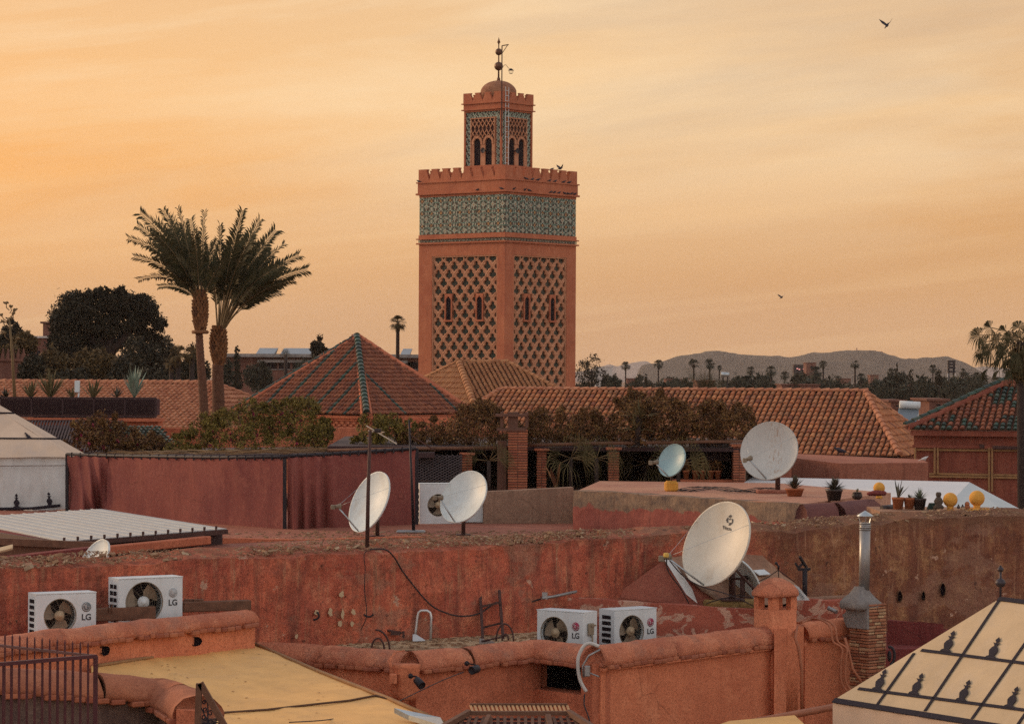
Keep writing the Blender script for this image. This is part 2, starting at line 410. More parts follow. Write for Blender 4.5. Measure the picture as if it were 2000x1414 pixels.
def ridge_tiles(mb, a, b, r=.11, L=.36, mi=0, start=0):
    a = Vector(a); b = Vector(b); d = (b-a); D = d.length; d.normalize()
    s = d.cross(Vector((0, 0, 1))).normalized(); up = s.cross(d).normalized()
    x = 0
    while x < D:
        l = min(L*1.1, D-x+.02); vs = []
        for e, rk in ((0, 1.08), (1, .88)):
            for k in range(7):
                t = PI*k/6; vs.append(a+d*(x+e*l)-s*math.cos(t)*r*rk+up*(math.sin(t)*r*rk+(.02 if e == 0 else 0)))
        mb.add(vs, [(k, k+1, 8+k, 7+k) for k in range(6)]+[tuple(range(7))[::-1]], mi)
        x += L
    return mb

def rough_bar(mb, a, b, w, h, seg=.12, amp=.012, seed=0, round_=True, mi=0, endcap=True, drop=0):
    """hand-made plaster coping: rounded cross-section swept a->b, wobbling"""
    a = Vector(a); b = Vector(b); d = (b-a); L = d.length; d.normalize()
    s = d.cross(Vector((0, 0, 1))).normalized(); up = Vector((0, 0, 1))
    prof = [(-.5, -1), (-.53, -.72), (-.46, -.42), (-.3, -.12), (-.1, 0), (.1, 0), (.3, -.12), (.46, -.42), (.53, -.72), (.5, -1)] if round_ else [(-.5, -1), (-.5, 0), (.5, 0), (.5, -1)]
    n = max(2, int(L/seg)); vs = []
    for i in range(n+1):
        c = a+d*(L*i/n)
        for (x, z) in prof:
            q = c+s*(x*w)+up*(z*h); nn = noise.noise_vector(q*3.1+Vector((seed, 0, 0)))+noise.noise_vector(q*9+Vector((seed, 5, 0)))*.5
            vs.append(q+nn*amp)
    k = len(prof)
    fs = [(i*k+j, i*k+(j+1) % k, (i+1)*k+(j+1) % k, (i+1)*k+j) for i in range(n) for j in range(k)]
    if endcap: fs += [tuple(range(k)), tuple(n*k+j for j in range(k))[::-1]]
    mb.add(vs, fs, mi, True); return mb

def wall_mesh(mb, pts, zb, th, mi=0, seg=.35, amp=.02, top_amp=.03, seed=0, vseg=None, rise=0):
    """a wall along pts (front top edge, left to right), thickness th to the back, down to zb; slightly uneven"""
    pts = [Vector(p) for p in pts]; N_ = []
    dirs = [(pts[i+1]-pts[i]) for i in range(len(pts)-1)]
    for d in dirs: d.z = 0; d.normalize()
    off = []
    for i in range(len(pts)):
        d = dirs[max(0, i-1)]; e = dirs[min(i, len(dirs)-1)]
        nd = (Vector((-d.y, d.x, 0))+Vector((-e.y, e.x, 0))); nd.normalize(); k = max(.3, nd.dot(Vector((-d.y, d.x, 0)))); off.append(nd*th/k)
    cols = []
    for i in range(len(pts)-1):
        n = max(1, int((pts[i+1]-pts[i]).length/seg))
        for j in range(n+(1 if i == len(pts)-2 else 0)):
            t = j/n; cols.append((pts[i].lerp(pts[i+1], t), off[i].lerp(off[i+1], t)))
    rows = vseg or [0, .06, .2, .5, .9, 1.4, 2.2]
    vs = []; R = 0
    for (p, o) in cols:
        H = p.z-zb; rr = [h for h in rows if h < H*.9]+[H]
        dz = noise.noise(p*1.7+Vector((seed, 0, 0)))*top_amp+noise.noise(p*6+Vector((seed, 0, 0)))*top_amp*.5
        prof = [p+Vector((0, 0, dz if h == 0 else 0))-Vector((0, 0, h)) for h in reversed(rr)]+([p+o*f_+Vector((0, 0, dz+rise*f_+noise.noise(p*4+Vector((f_*3, seed, 0)))*top_amp*.8)) for f_ in (.12, .3, .5, .75)] if rise else [])+[p+o+Vector((0, 0, dz+rise)), p+o-Vector((0, 0, H))]
        R = len(prof)
        for q in prof: vs.append(q+noise.noise_vector(q*1.9+Vector((seed, 3, 0)))*amp+noise.noise_vector(q*7)*amp*.4)
    fs = [(i*R+j, (i+1)*R+j, (i+1)*R+j+1, i*R+j+1) for i in range(len(cols)-1) for j in range(R-1)]
    fs += [tuple(range(R)), tuple((len(cols)-1)*R+j for j in range(R))[::-1]]
    mb.add(vs, fs, mi, False); return mb

def leaf_arr(centres, n, size, seed=0, clump=14, spread=.22, flat_=.6, elong=1.6):
    """leaf-sized quads gathered in small clumps near the surface of ellipsoids (cx,cy,cz,rx,ry,rz,weight)"""
    g = np.random.default_rng(seed); C = np.array([c[:6] for c in centres], float)
    w = np.array([(c[6] if len(c) > 6 else c[3]*c[5]) for c in centres], float); w /= w.sum()
    nc = max(6, n//clump); ci = g.choice(len(C), nc, p=w)
    d = g.normal(size=(nc, 3)); d /= np.linalg.norm(d, axis=1)[:, None]
    rad = g.uniform(.45, 1.02, nc)**.6
    pos = C[ci, :3]+d*C[ci, 3:6]*rad[:, None]
    li = np.repeat(np.arange(nc), clump); m = len(li)
    sp = np.minimum(C[ci][:, 3:6].min(1), 9)*spread
    p = pos[li]+g.normal(size=(m, 3))*sp[li][:, None]
    a = g.normal(size=(m, 3)); a /= np.linalg.norm(a, axis=1)[:, None]
    b = g.normal(size=(m, 3)); b -= a*(a*b).sum(1)[:, None]; b /= np.linalg.norm(b, axis=1)[:, None]
    s = size*g.uniform(.6, 1.4, m)[:, None]
    V = np.stack([p-a*s*elong/2, p+b*s*.5*flat_, p+a*s*elong/2, p-b*s*.5*flat_], 1).reshape(-1, 3)
    return V, np.arange(m*4).reshape(-1, 4)
def leaves(name, centres, n, size, mat, parent=None, seed=0, **k):
    V, Fq = leaf_arr(centres, n, size, seed, **k); return npmesh(name, V, Fq, mat, parent)
M['grey_wood'] = flat('weathered_grey_wood', (.09, .075, .08), .8, 0, .3, 8)
M['reed'] = islands('dry_reeds', [(.12, .06, .035), (.3, .18, .08), (.07, .035, .025), (.45, .32, .18)], var=.3)
M['roof_pinkish'] = plaster('pinkish_flat_roof', (.46, .24, .15), (.36, .16, .11), (.55, .33, .22), streak=0, stain=.3, speck=.5)
M['coping_maroon'] = plaster('maroon_coping', (.17, .072, .062), (.12, .05, .05), (.22, .1, .08), streak=.1, stain=.2, speck=.3)
M['agave_s'] = islands('grey_green_agave', [(.13, .17, .12), (.2, .22, .16), (.09, .1, .07)], var=.2, bump=0)
M['statue'] = flat('dark_stone', (.07, .05, .035), .8)
def mat_block():        # maroon render, bare cement band towards the top (the band is paint that has flaked off)
    m = N('flaking_maroon_wall'); tc = m.coord((1, 1, 1)); s_ = m.n('ShaderNodeSeparateXYZ'); m.l(tc, s_.inputs[0])
    base = m.mix(m.ramp(m.noise(3, 6, .7), [(.35, 0), (.7, 1)]), (.24, .075, .06), (.34, .11, .08))
    cem = m.mix(m.ramp(m.noise(4, 7, .75), [(.35, 0), (.65, 1)]), (.12, .09, .075), (.3, .2, .13))
    edge = m.math('ADD', s_.outputs[2], m.math('MULTIPLY', m.noise(1.6, 6, .65), .55))
    f = m.ramp(m.math('MULTIPLY', m.math('SUBTRACT', edge, BAND_Z), 8), [(.35, 0), (.6, 1)])
    c = m.mix(f, base, cem); st = m.ramp(m.noise(2.5, 5, .7, (3, 3, .3)), [(.5, 0), (.7, 1)]); c = m.mix(m.math('MULTIPLY', st, .4), c, (.08, .04, .035))
    m.bump(m.noise(6, 8, .72), .6, .05); return m.done(c, .92, spec=.1)
BAND_Z = 9.93-8-.32+.27
M['wall_block'] = mat_block()
def mat_dish_rusty():
    m = N('dish_rust_streaked'); c = m.mix(m.ramp(m.noise(2, 5, .6), [(.3, 0), (.7, 1)]), (.5, .5, .46), (.42, .42, .39))
    s_ = m.n('ShaderNodeSeparateXYZ'); m.l(m.coord(), s_.inputs[0])
    mid = m.ramp(m.math('ABSOLUTE', m.math('ADD', s_.outputs[0], .08)), [(.03, 1), (.2, 0)])
    rs = m.ramp(m.noise(13, 7, .75, (2.2, 2.2, .55)), [(.5, 0), (.62, 1)])
    c = m.mix(m.math('MULTIPLY', m.math('MULTIPLY', rs, mid), .75), c, (.3, .17, .09)); return m.done(c, .55, spec=.3)
M['dish_rusty'] = mat_dish_rusty()
def mat_bigwall():
    """long old wall: red wash on the left, bare ochre earth on the right, streaks and stains"""
    m = N('old_rendered_wall'); s_ = m.n('ShaderNodeSeparateXYZ'); m.l(m.coord(), s_.inputs[0])
    red = m.mix(m.ramp(m.noise(.9, 7, .7), [(.35, 0), (.68, 1)]), (.70, .19, .1), (.38, .09, .06))
    red = m.mix(m.math('MULTIPLY', m.ramp(m.noise(4.5, 6, .72), [(.5, 0), (.68, 1)]), .7), red, (.78, .3, .16))
    och = m.mix(m.ramp(m.noise(1.1, 8, .75), [(.35, 0), (.65, 1)]), (.36, .15, .072), (.15, .062, .042))
    och = m.mix(m.math('MULTIPLY', m.ramp(m.noise(3.1, 8, .78), [(.5, 0), (.66, 1)]), .85), och, (.52, .28, .13))
    och = m.mix(m.math('MULTIPLY', m.ramp(m.noise(2.3, 8, .75, loc=(7, 1, 4)), [(.55, 0), (.68, 1)]), .7), och, (.12, .065, .05))
    # local x runs left to right
    f = m.ramp(m.math('ADD', m.math('MULTIPLY', s_.outputs[0], .12), m.math('MULTIPLY', m.noise(.7, 6, .7), 1.1)), [(.62, 0), (.86, 1)])
    c = m.mix(f, red, och)
    hf = m.ramp(m.noise(6.5, 6, .8, (1, 1, .6), loc=(4, 4, 1)), [(.52, 0), (.6, 1)]); c = m.mix(m.math('MULTIPLY', hf, .36), c, (.13, .052, .035))
    st = m.ramp(m.noise(2.4, 6, .7, (2.2, 2.2, .16)), [(.48, 0), (.62, 1)]); c = m.mix(m.math('MULTIPLY', st, .55), c, (.15, .06, .045))
    st2 = m.ramp(m.noise(4.4, 6, .7, (2.2, 2.2, .13), loc=(3, 3, 3)), [(.56, 0), (.68, 1)]); c = m.mix(m.math('MULTIPLY', st2, .7), c, (.5, .27, .15))
    pt = m.ramp(m.noise(.62, 5, .62, (1, 1, 1.5), loc=(2, 8, 5)), [(.57, 0), (.6, 1)]); c = m.mix(m.math('MULTIPLY', pt, .5), c, (.36, .2, .13))
    pd = m.ramp(m.noise(.9, 6, .7, (1, 1, .8), loc=(9, 1, 2)), [(.56, 0), (.66, 1)]); c = m.mix(m.math('MULTIPLY', pd, .6), c, (.12, .055, .042))
    pp = m.ramp(m.noise(3.4, 4, .6, loc=(5, 5, 5)), [(.67, 0), (.69, 1)]); c = m.mix(m.math('MULTIPLY', pp, .85), c, (.6, .38, .26))
    # weathered dark crumbly top course
    tp = m.math('ADD', s_.outputs[2], m.math('MULTIPLY', m.noise(2.6, 7, .75), .5))
    ft = m.ramp(m.math('MULTIPLY', m.math('SUBTRACT', tp, 3.74+.18), 4), [(.1, 0), (.9, 1)])
    c = m.mix(m.math('MULTIPLY', ft, .75), c, (.2, .105, .062))
    sp = m.ramp(m.noise(42, 2, .6), [(.5, 0), (.6, 1)]); c = m.mix(m.math('MULTIPLY', sp, .36), c, (.2, .055, .04))
    pk = m.ramp(m.noise(5.5, 3, .5, loc=(1, 5, 8)), [(.69, 0), (.72, 1)]); c = m.mix(m.math('MULTIPLY', pk, .7), c, (.09, .045, .035))
    h = m.math('ADD', m.noise(8, 8, .75), m.math('MULTIPLY', m.noise(1.5, 4), 1.5)); m.bump(h, .9, .07); return m.done(c, .95, spec=.1)
M['bigwall'] = mat_bigwall()
def mat_peel():
    m = N('peeling_red_render'); red = m.mix(m.ramp(m.noise(2, 7, .7), [(.35, 0), (.68, 1)]), (.44, .13, .08), (.26, .07, .05))
    f = m.ramp(m.noise(3.2, 5, .6, (1, 1, 1.4), dist=.6), [(.53, 0), (.56, 1)]); c = m.mix(m.math('MULTIPLY', f, .85), red, (.55, .34, .24))
    m.bump(m.noise(5, 8, .7), .8, .05); return m.done(c, .95, spec=.1)
M['peel'] = mat_peel()
def mat_cloth():
    m = N('printed_cloth'); v = m.n('ShaderNodeTexVoronoi'); v.inputs['Scale'].default_value = 22; m.l(m.coord(), v.inputs[0])
    c = m.mix(m.ramp(v.outputs['Distance'], [(.22, 1), (.3, 0)]), (.55, .53, .56), v.outputs['Color']); c = m.mix(.35, c, (.5, .42, .5)); return m.done(c, .9)
M['print'] = mat_cloth()
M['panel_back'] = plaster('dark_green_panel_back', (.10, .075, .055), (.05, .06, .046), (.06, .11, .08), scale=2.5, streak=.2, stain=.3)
M['minaret_lat'] = plaster('carved_lattice_stone', (.52, .25, .14), (.42, .19, .105), (.6, .32, .18), scale=1.2, streak=.2, stain=.3, speck=.3, bump=.2)
M['minaret_dome'] = plaster('dome_plaster', (.36, .17, .09), (.24, .1, .06), (.44, .24, .14), scale=1.5, streak=.2, stain=.6)
M['solar'] = flat('solar_panel_glass', (.13, .16, .18), .3, 0, .3, 1, spec=.6)
M['maroon2'] = plaster('red_brown_house_wall', (.27, .085, .05), (.2, .058, .04), (.33, .115, .07), streak=.5, stain=.3, speck=.3, scale=.7)
M['feedhead'] = flat('weathered_plastic', (.2, .16, .11), .6)
M['canvas_bluish'] = flat('grey_white_sheet', (.42, .46, .46), .6, 0, .1, 1.5, bump=.2)
M['fan_blade'] = flat('brown_grey_fan_plastic', (.24, .18, .12), .5)
M['logo_mark'] = flat('logo_silver', (.5, .48, .46), .5)
M['seam'] = flat('brown_seam', (.11, .055, .03), .8); M['seam2'] = flat('tarpaulin_hem', (.3, .16, .07), .8)
M['steel_dull'] = flat('dull_galvanised_flue', (.3, .29, .28), .42, .6, .3, 5, dirt=(.2, .16, .12), dirtamt=.5)
M['brick_pale'] = islands('old_chimney_brick', [(.36, .14, .07), (.28, .1, .055), (.42, .19, .1), (.2, .075, .045), (.33, .13, .07), (.5, .36, .2), (.3, .11, .06)], var=.5)
M['coping_brown'] = plaster('brown_coping', (.40, .15, .08), (.3, .11, .065), (.48, .2, .11), streak=0, stain=.4, speck=.4, scale=1.5)
M['grey_lichen'] = plaster('lichen_grey_wall', (.16, .105, .08), (.09, .055, .05), (.24, .16, .12), streak=.3, stain=.6, scale=2.4)
M['maroon_side'] = plaster('maroon_hatch_side', (.34, .11, .07), (.24, .072, .052), (.42, .16, .1), streak=.3, stain=.4)
M['mud'] = plaster('mud_plaster', (.36, .21, .13), (.25, .13, .085), (.48, .3, .19), streak=.1, stain=.5, scale=2)
M['aerial'] = flat('pale_aluminium', (.55, .46, .36), .4, .3)
M['moss'] = plaster('mossy_plaster', (.34, .21, .07), (.2, .13, .055), (.42, .3, .12), streak=0, stain=.5, scale=3)
M['corr'] = flat('white_corrugated_sheet', (.33, .345, .34), .45, 0, .15, 2, dirt=(.34, .24, .17), dirtamt=.4)
M['brass_dark'] = flat('tarnished_metal', (.05, .04, .045), .5, .3)
M['palm_shade'] = leafm('terrace_palm_leaves', [(.06, .055, .022), (.12, .095, .035), (.17, .12, .05)])
M['dark_rec'] = flat('painted_recess_shade', (.07, .03, .025), .95)
M['hub_tan'] = flat('tan_fan_hub', (.42, .32, .2), .5)
# ================= camera, world, sun
cd = bpy.data.cameras.new('camera'); cam = bpy.data.objects.new('camera', cd); COL.objects.link(cam)
cd.sensor_width = 36; cd.lens = 36*F/2000; cd.clip_start = .5; cd.clip_end = 20000
cam.location = (0, 0, EYE); cam.rotation_euler = (Euler((PI/2+PA, 0, 0)).to_matrix() @ Matrix.Rotation(ROLL, 3, 'Z')).to_euler(); sc.camera = cam
sc.view_settings.view_transform = 'Standard'; sc.view_settings.look = 'None'; sc.view_settings.exposure = 0; sc.view_settings.gamma = 1
SUN_AZ = math.radians(-62); SUN_EL = math.radians(14)     # azimuth measured from +Y towards +X
w = bpy.data.worlds.new('World'); sc.world = w; w.use_nodes = True; nt = w.node_tree; bg = nt.nodes['Background']
class WN(N):
    def __init__(s): s.nt = nt; s.tc = None; s.b = None
q = WN()
tc = q.n('ShaderNodeTexCoord'); q.tc = tc
sep = q.n('ShaderNodeSeparateXYZ'); q.l(tc.outputs['Generated'], sep.inputs[0]); X, Y, Z = sep.outputs
zz = q.math('DIVIDE', Z, .14)
front = q.ramp(zz, [(0, lin((206, 156, 110))), (.12, lin((212, 160, 108))), (.42, lin((229, 173, 112))), (.68, lin((246, 200, 142))), (1, lin((233, 192, 144)))])
# deeper orange low on the left, paler on the right
lf = q.math('MULTIPLY', q.ramp(q.math('MULTIPLY', X, -1), [(.0, 0), (.19, 1)]), q.ramp(zz, [(.1, .15), (.5, 1), (.85, .45)]))
front = q.mix(q.math('MULTIPLY', lf, .97), front, lin((252, 178, 96)))
rf = q.ramp(X, [(.03, 0), (.19, 1)])
front = q.mix(q.math('MULTIPLY', rf, .42), front, lin((206, 148, 84)))
# thin cirrus: noise stretched along slanting bands
def band(rot, sc3, scale, detail, rough, loc=(0, 0, 0)):
    mp = q.n('ShaderNodeMapping'); mp.inputs['Rotation'].default_value = (0, rot, 0); mp.inputs['Location'].default_value = loc
    q.l(tc.outputs['Generated'], mp.inputs[0])
    m2 = q.n('ShaderNodeMapping'); m2.inputs['Scale'].default_value = sc3; q.l(mp.outputs[0], m2.inputs[0])
    t = q.n('ShaderNodeTexNoise'); t.inputs['Scale'].default_value = scale; t.inputs['Detail'].default_value = detail; t.inputs['Roughness'].default_value = rough
    t.inputs['Distortion'].default_value = .4
    q.l(m2.outputs[0], t.inputs['Vector']); return t.outputs['Fac']
s1 = q.ramp(band(.13, (2.4, 3, 17), 1.4, 6, .58, (.3, 0, .05)), [(.43, 0), (.64, 1)])
high = q.ramp(zz, [(.25, .1), (.65, 1)])
front = q.mix(q.math('MULTIPLY', q.math('MULTIPLY', s1, high), .62), front, lin((255, 226, 184)))
s2 = q.ramp(band(.1, (1.8, 3, 12), 2.1, 6, .6, (2.1, 0, 1.3)), [(.44, 0), (.66, 1)])
front = q.mix(q.math('MULTIPLY', q.math('MULTIPLY', s2, high), .55), front, lin((208, 180, 150)))
s3 = q.ramp(band(.11, (3, 3, 75), 1.6, 4, .5, (4.1, 0, .3)), [(.5, 0), (.7, 1)])
front = q.mix(q.math('MULTIPLY', s3, .22), front, lin((252, 208, 152)))
# the dome overhead and behind the viewer: pale, cooler evening light
upc = q.ramp(Z, [(0, (1.3, 1.12, 1.0)), (.5, (.78, .75, .78)), (1, (.40, .43, .50))])
back = q.mix(1.0, upc, (BACKK, BACKK, BACKK), 'MULTIPLY') if 'BACKK' in globals() else upc
m1 = q.ramp(Z, [(.14, 0), (.45, 1)])
m2_ = q.ramp(Y, [(.0, 1), (.9, 0)])
fb = q.math('MAXIMUM', m1, m2_)
skyc = q.mix(fb, front, back)
nish = q.n('ShaderNodeTexSky', sky_type='NISHITA'); nish.sun_disc = False; nish.sun_elevation = SUN_EL; nish.sun_rotation = SUN_AZ; nish.dust_density = 4
b2 = q.n('ShaderNodeBackground'); b2.inputs[1].default_value = .012; q.l(nish.outputs[0], b2.inputs[0])
q.l(skyc, bg.inputs[0]); bg.inputs[1].default_value = 1.0
ad = q.n('ShaderNodeAddShader'); q.l(bg.outputs[0], ad.inputs[0]); q.l(b2.outputs[0], ad.inputs[1])
q.l(ad.outputs[0], nt.nodes['World Output'].inputs[0])

sd = bpy.data.lights.new('sun', 'SUN'); so = bpy.data.objects.new('sun', sd); COL.objects.link(so)
sd.energy = 2.2; sd.angle = math.radians(12); sd.color = (1, .66, .38)
dv = Vector((math.sin(SUN_AZ)*math.cos(SUN_EL), math.cos(SUN_AZ)*math.cos(SUN_EL), math.sin(SUN_EL)))
so.rotation_euler = dv.to_track_quat('Z', 'Y').to_euler(); so.location = (0, 0, 60)

# ================= ground, hills, haze
g = MB(); g.quad((-3000, -200, 0), (3000, -200, 0), (3000, 5200, 0), (-3000, 5200, 0)); structure(g, 'ground', M['ground'])
def hill(name, prof, Y0, depth, mat, seed, amp=1, label=None):
    xs = np.linspace(prof[0][0], prof[-1][0], 220); ys = np.interp(xs, [p[0] for p in prof], [p[1] for p in prof])
    nv = 22; vs = []
    for j in range(nv+1):
        t = j/nv
        for x, y in zip(xs, ys):
            top = P(x, y, Y0+depth); k = math.sin(min(1, t*1.15)*PI/2)
            if t == 1: k = .55
            h = top.z*k; p = Vector(((x-1000)/F*(Y0+depth*t), Y0+depth*t, 0))
            gul = noise.fractal(Vector((p.x*.018+seed, p.y*.006, 0)), 1, 2, 5)
            edge = math.sin(t*PI)
            vs.append((p.x, p.y, max(0, h*(1+gul*.22*edge*amp)+(noise.fractal(Vector((p.x*.05, seed, t)), 1, 2, 4)*.5 if .8 < t < 1 else 0))))
    n = len(xs); fs = [(j*n+i, j*n+i+1, (j+1)*n+i+1, (j+1)*n+i) for j in range(nv) for i in range(n-1)]
    m = MB(); m.add(vs, fs, 0, True); return structure(m, name, mat)
hill('hills', [(1225, 775), (1252, 716), (1262, 712), (1282, 710), (1300, 706), (1330, 699), (1370, 693), (1400, 691), (1440, 693), (1480, 696), (1520, 699), (1545, 701), (1565, 698), (1585, 693), (1610, 692), (1635, 692), (1660, 688), (1675, 687), (1700, 686), (1722, 690), (1745, 697), (1770, 705), (1800, 702), (1830, 698), (1852, 699), (1880, 710), (1905, 722), (1940, 740), (1990, 775)], 2300, 700, M['hill'], 1)
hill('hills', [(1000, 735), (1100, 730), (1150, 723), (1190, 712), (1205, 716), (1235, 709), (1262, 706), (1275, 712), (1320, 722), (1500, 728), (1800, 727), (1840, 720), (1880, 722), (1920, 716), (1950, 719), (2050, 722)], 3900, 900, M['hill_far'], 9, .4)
hz = MB(); hz.box((0, 2500, 64), (6100, 5500, 130)); hm = bpy.data.materials.new('air_haze'); hm.use_nodes = True; hn = hm.node_tree
hn.nodes.remove(hn.nodes['Principled BSDF']); pv = hn.nodes.new('ShaderNodeVolumePrincipled'); pv.inputs['Color'].default_value = (.95, .8, .68, 1)
pv.inputs['Density'].default_value = .00008; pv.inputs['Anisotropy'].default_value = 0
hn.links.new(pv.outputs[0], hn.nodes['Material Output'].inputs['Volume'])
ho = hz.build('haze', hm); ho['kind'] = 'stuff'
sc.cycles.volume_bounces = 1; sc.cycles.max_bounces = 6; sc.cycles.diffuse_bounces = 3; sc.cycles.use_denoising = False
sc.cycles.sample_clamp_indirect = 1; sc.cycles.sample_clamp_direct = 2.5

# small fort and masts on the hill crest
m = MB(); b = P(1690, 688, 2990)
m.box(b+Vector((0, 0, .6)), (22, 6, 2.6)); m.box(b+Vector((-16, 0, .3)), (7, 5, 1.6)); m.box(b+Vector((14, 0, 0)), (9, 5, 1.8)); m.box(b+Vector((-9, 0, 2)), (1, 1, 5))
single(m, 'hilltop_fort', M['house_far'], 'low ruined fort on the crest of the grey hills', 'fort')
for x, lb in ((1395, 'thin mast on the long left summit of the hills'), (1665, 'thin mast beside the fort on the hills')):
    m = MB(); b = P(x, 692, 2990); m.bar(b-Vector((0, 0, 3)), b+Vector((0, 0, 3.5)), .5); m.box(b+Vector((0, 0, 1)), (1.4, .4, .3)); single(m, 'hilltop_mast', M['black'], lb, 'mast', 'masts on the hills')

# ================= minaret
TY = 150.0; K = TY/F
def build_minaret():
    root = thing('minaret', 'tall square terracotta minaret with a green tiled band, lattice panels and a lantern', 'minaret')
    # plan: corner C nearest, left corner L, right corner R from the photograph's widths
    C = P(985, 728, TY); C.z = 0
    s = 224*K; th = math.radians(39.7)
    u = Vector((-math.cos(th), math.sin(th), 0)); v = Vector((math.sin(th), math.cos(th), 0))   # along left face, right face
    C = Vector((C.x, C.y, 0))
    Lp = C+u*s; fx = (813-1000)/F*Lp.y; C.x += (fx-Lp.x)*.5+((1128-1000)/F*(C+v*s).y-(C+v*s).x)*.5
    root.location = C+(u+v)*s/2
    def zz_(py, Yd=TY): return P(985, py, Yd).z
    nL = -v; nR = -u        # outward normals of left and right visible faces
    ctr = C+(u+v)*s/2
    def ringbox(half, z0, z1, mb, mi=0):
        pts = [ctr+u*(a*half)+v*(b*half) for a, b in ((-1, -1), (1, -1), (1, 1), (-1, 1))]
        mb.hexa([Vector((p.x, p.y, z0)) for p in pts[::-1]]+[Vector((p.x, p.y, z1)) for p in pts[::-1]], mi)
    H = s/2
    zb_ = zz_(472)      # top of shaft (under tile bands)
    # shaft with recessed panels on all four faces: corner piers + top + bottom + core
    shaft = MB(); rec = .22
    zt = zz_(497); zlow = zz_(1080)
    faces = [(C, u, nL), (C+v*s, -v, nR), (C+u*s, v, u), (C+(u+v)*s, -u, v)]
    ringbox(H-rec, 0, zb_-.01, shaft)
    # panel extents along face measured from C end: left face px 985->813 ; panel 970..840
    def face_pts(o, d, nrm, a0, a1, z0, z1, off=0):
        return [o+d*a0+nrm*off+Vector((0, 0, z0)), o+d*a1+nrm*off+Vector((0, 0, z0)), o+d*a1+nrm*off+Vector((0, 0, z1)), o+d*a0+nrm*off+Vector((0, 0, z1))]
    def slab(mb, o, d, nrm, a0, a1, z0, z1, off0, off1, mi=0):
        p = [o+d*a0+nrm*off0, o+d*a1+nrm*off0, o+d*a1+nrm*off1, o+d*a0+nrm*off1]
        mb.hexa([q+Vector((0, 0, z0)) for q in p]+[q+Vector((0, 0, z1)) for q in p], mi)
    pl0, pl1 = .085*s, .845*s     # panel start/end from the near corner on left face
    pr0, pr1 = .125*s, .87*s      # right face
    spec = [(C, u, nL, pl0, pl1), (C, v, nR, pr0, pr1), (C+u*s, v, u, pr0, pr1), (C+v*s, u, v, pl0, pl1)]
    pz0 = zz_(830)
    for si, (o, d, nrm, a0, a1) in enumerate(spec):
        e_ = rec if si in (1, 2) else 0
        slab(shaft, o, d, nrm, e_, a0, 0, zb_, -rec, 0); slab(shaft, o, d, nrm, a1, s-e_, 0, zb_, -rec, 0)
        slab(shaft, o, d, nrm, a0, a1, zt, zb_, -rec, 0); slab(shaft, o, d, nrm, a0, a1, 0, pz0, -rec, 0)
    shaft.build('shaft', M['minaret'], root)
    # lattice panels
    for fi, (o, d, nrm, a0, a1) in enumerate(spec[:2]):
        lat = MB(); back = MB(); win = []
        Wd = a1-a0; nc = 6; hw = Wd/nc/2; hh = hw*(1.12 if fi == 0 else 1.15)
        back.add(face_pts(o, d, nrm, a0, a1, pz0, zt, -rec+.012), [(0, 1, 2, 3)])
        for side in (0, 1):   # slim frame round the panel
            slab(lat, o, d, nrm, a0 if side == 0 else a1-.07, a0+.07 if side == 0 else a1, pz0, zt-.07, -rec+.02, -.035)
        slab(lat, o, d, nrm, a0, a1, zt-.07, zt, -rec+.02, -.03)
        wy0, wy1 = zz_(624), zz_(572)
        wins = [(a0+Wd*(.27 if fi == 0 else .255), .3), (a0+Wd*(.745 if fi == 0 else .735), .3)]
        ww = .26
        nrow = int((zt-pz0)/hh)+1
        f0 = -.06; dep = .12
        for r_ in range(nrow+1):
            for c_ in range(-1, nc+1):
                cx = a0+hw*(2*c_+1+(r_ % 2)); cz = zt-.1-r_*hh-hh*.2
                if cx < a0-.01 or cx > a1+.01: continue
                if any(abs(cx-wx) < ww+.02 and wy0 < cz < wy1 for wx, _ in wins): continue
                NN = 28; inn = []; out = []
                for k in range(NN):
                    t = 2*PI*k/NN; ct, st = math.cos(t), math.sin(t)
                    R_ = 1/(abs(ct)/hw+abs(st)/hh)*1.0
                    # clover opening: top lobe, two side lobes, narrow foot
                    deg = math.degrees(t) % 360
                    def lobe(c0, wd): 
                        q_ = abs((deg-c0+180) % 360-180); return max(0, math.cos(min(90, q_/wd*90)*PI/180))
                    rr = .37+.44*lobe(90, 46)**.7*1.0+.30*lobe(0, 42)**.6+.30*lobe(180, 42)**.6+.2*lobe(270, 40)
                    r_in = min(rr*hw, R_*.87)
                    x1, z1 = cx+ct*r_in, cz+st*r_in; x2, z2 = cx+ct*R_, cz+st*R_
                    def cl(x, z):
                        x = min(max(x, a0+.06), a1-.06); z = min(max(z, pz0), zt-.06)
                        for wx, _ in wins:
                            if wx-ww < x < wx+ww and wy0-.05 < z < wy1+.05:
                                if cz > wy1: z = wy1+.05
                                elif cz < wy0: z = wy0-.05
                                else: x = wx-ww if cx < wx else wx+ww
                        return x, z
                    inn.append(cl(x1, z1)); out.append(cl(x2, z2))
                vs = [o+d*x+nrm*(f0-.028)+Vector((0, 0, z)) for x, z in out]+[o+d*((x+xo)/2)+nrm*f0+Vector((0, 0, (z+zo)/2)) for (x, z), (xo, zo) in zip(inn, out)]+[o+d*x+nrm*(f0-.02)+Vector((0, 0, z)) for x, z in inn]+[o+d*x+nrm*(f0-dep)+Vector((0, 0, z)) for x, z in inn]
                lat.add(vs, [(a*NN+k, a*NN+(k+1) % NN, (a+1)*NN+(k+1) % NN, (a+1)*NN+k) for a in range(3) for k in range(NN)])
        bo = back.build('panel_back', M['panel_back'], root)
        lat.build('lattice_panel', M['minaret_lat'], root)
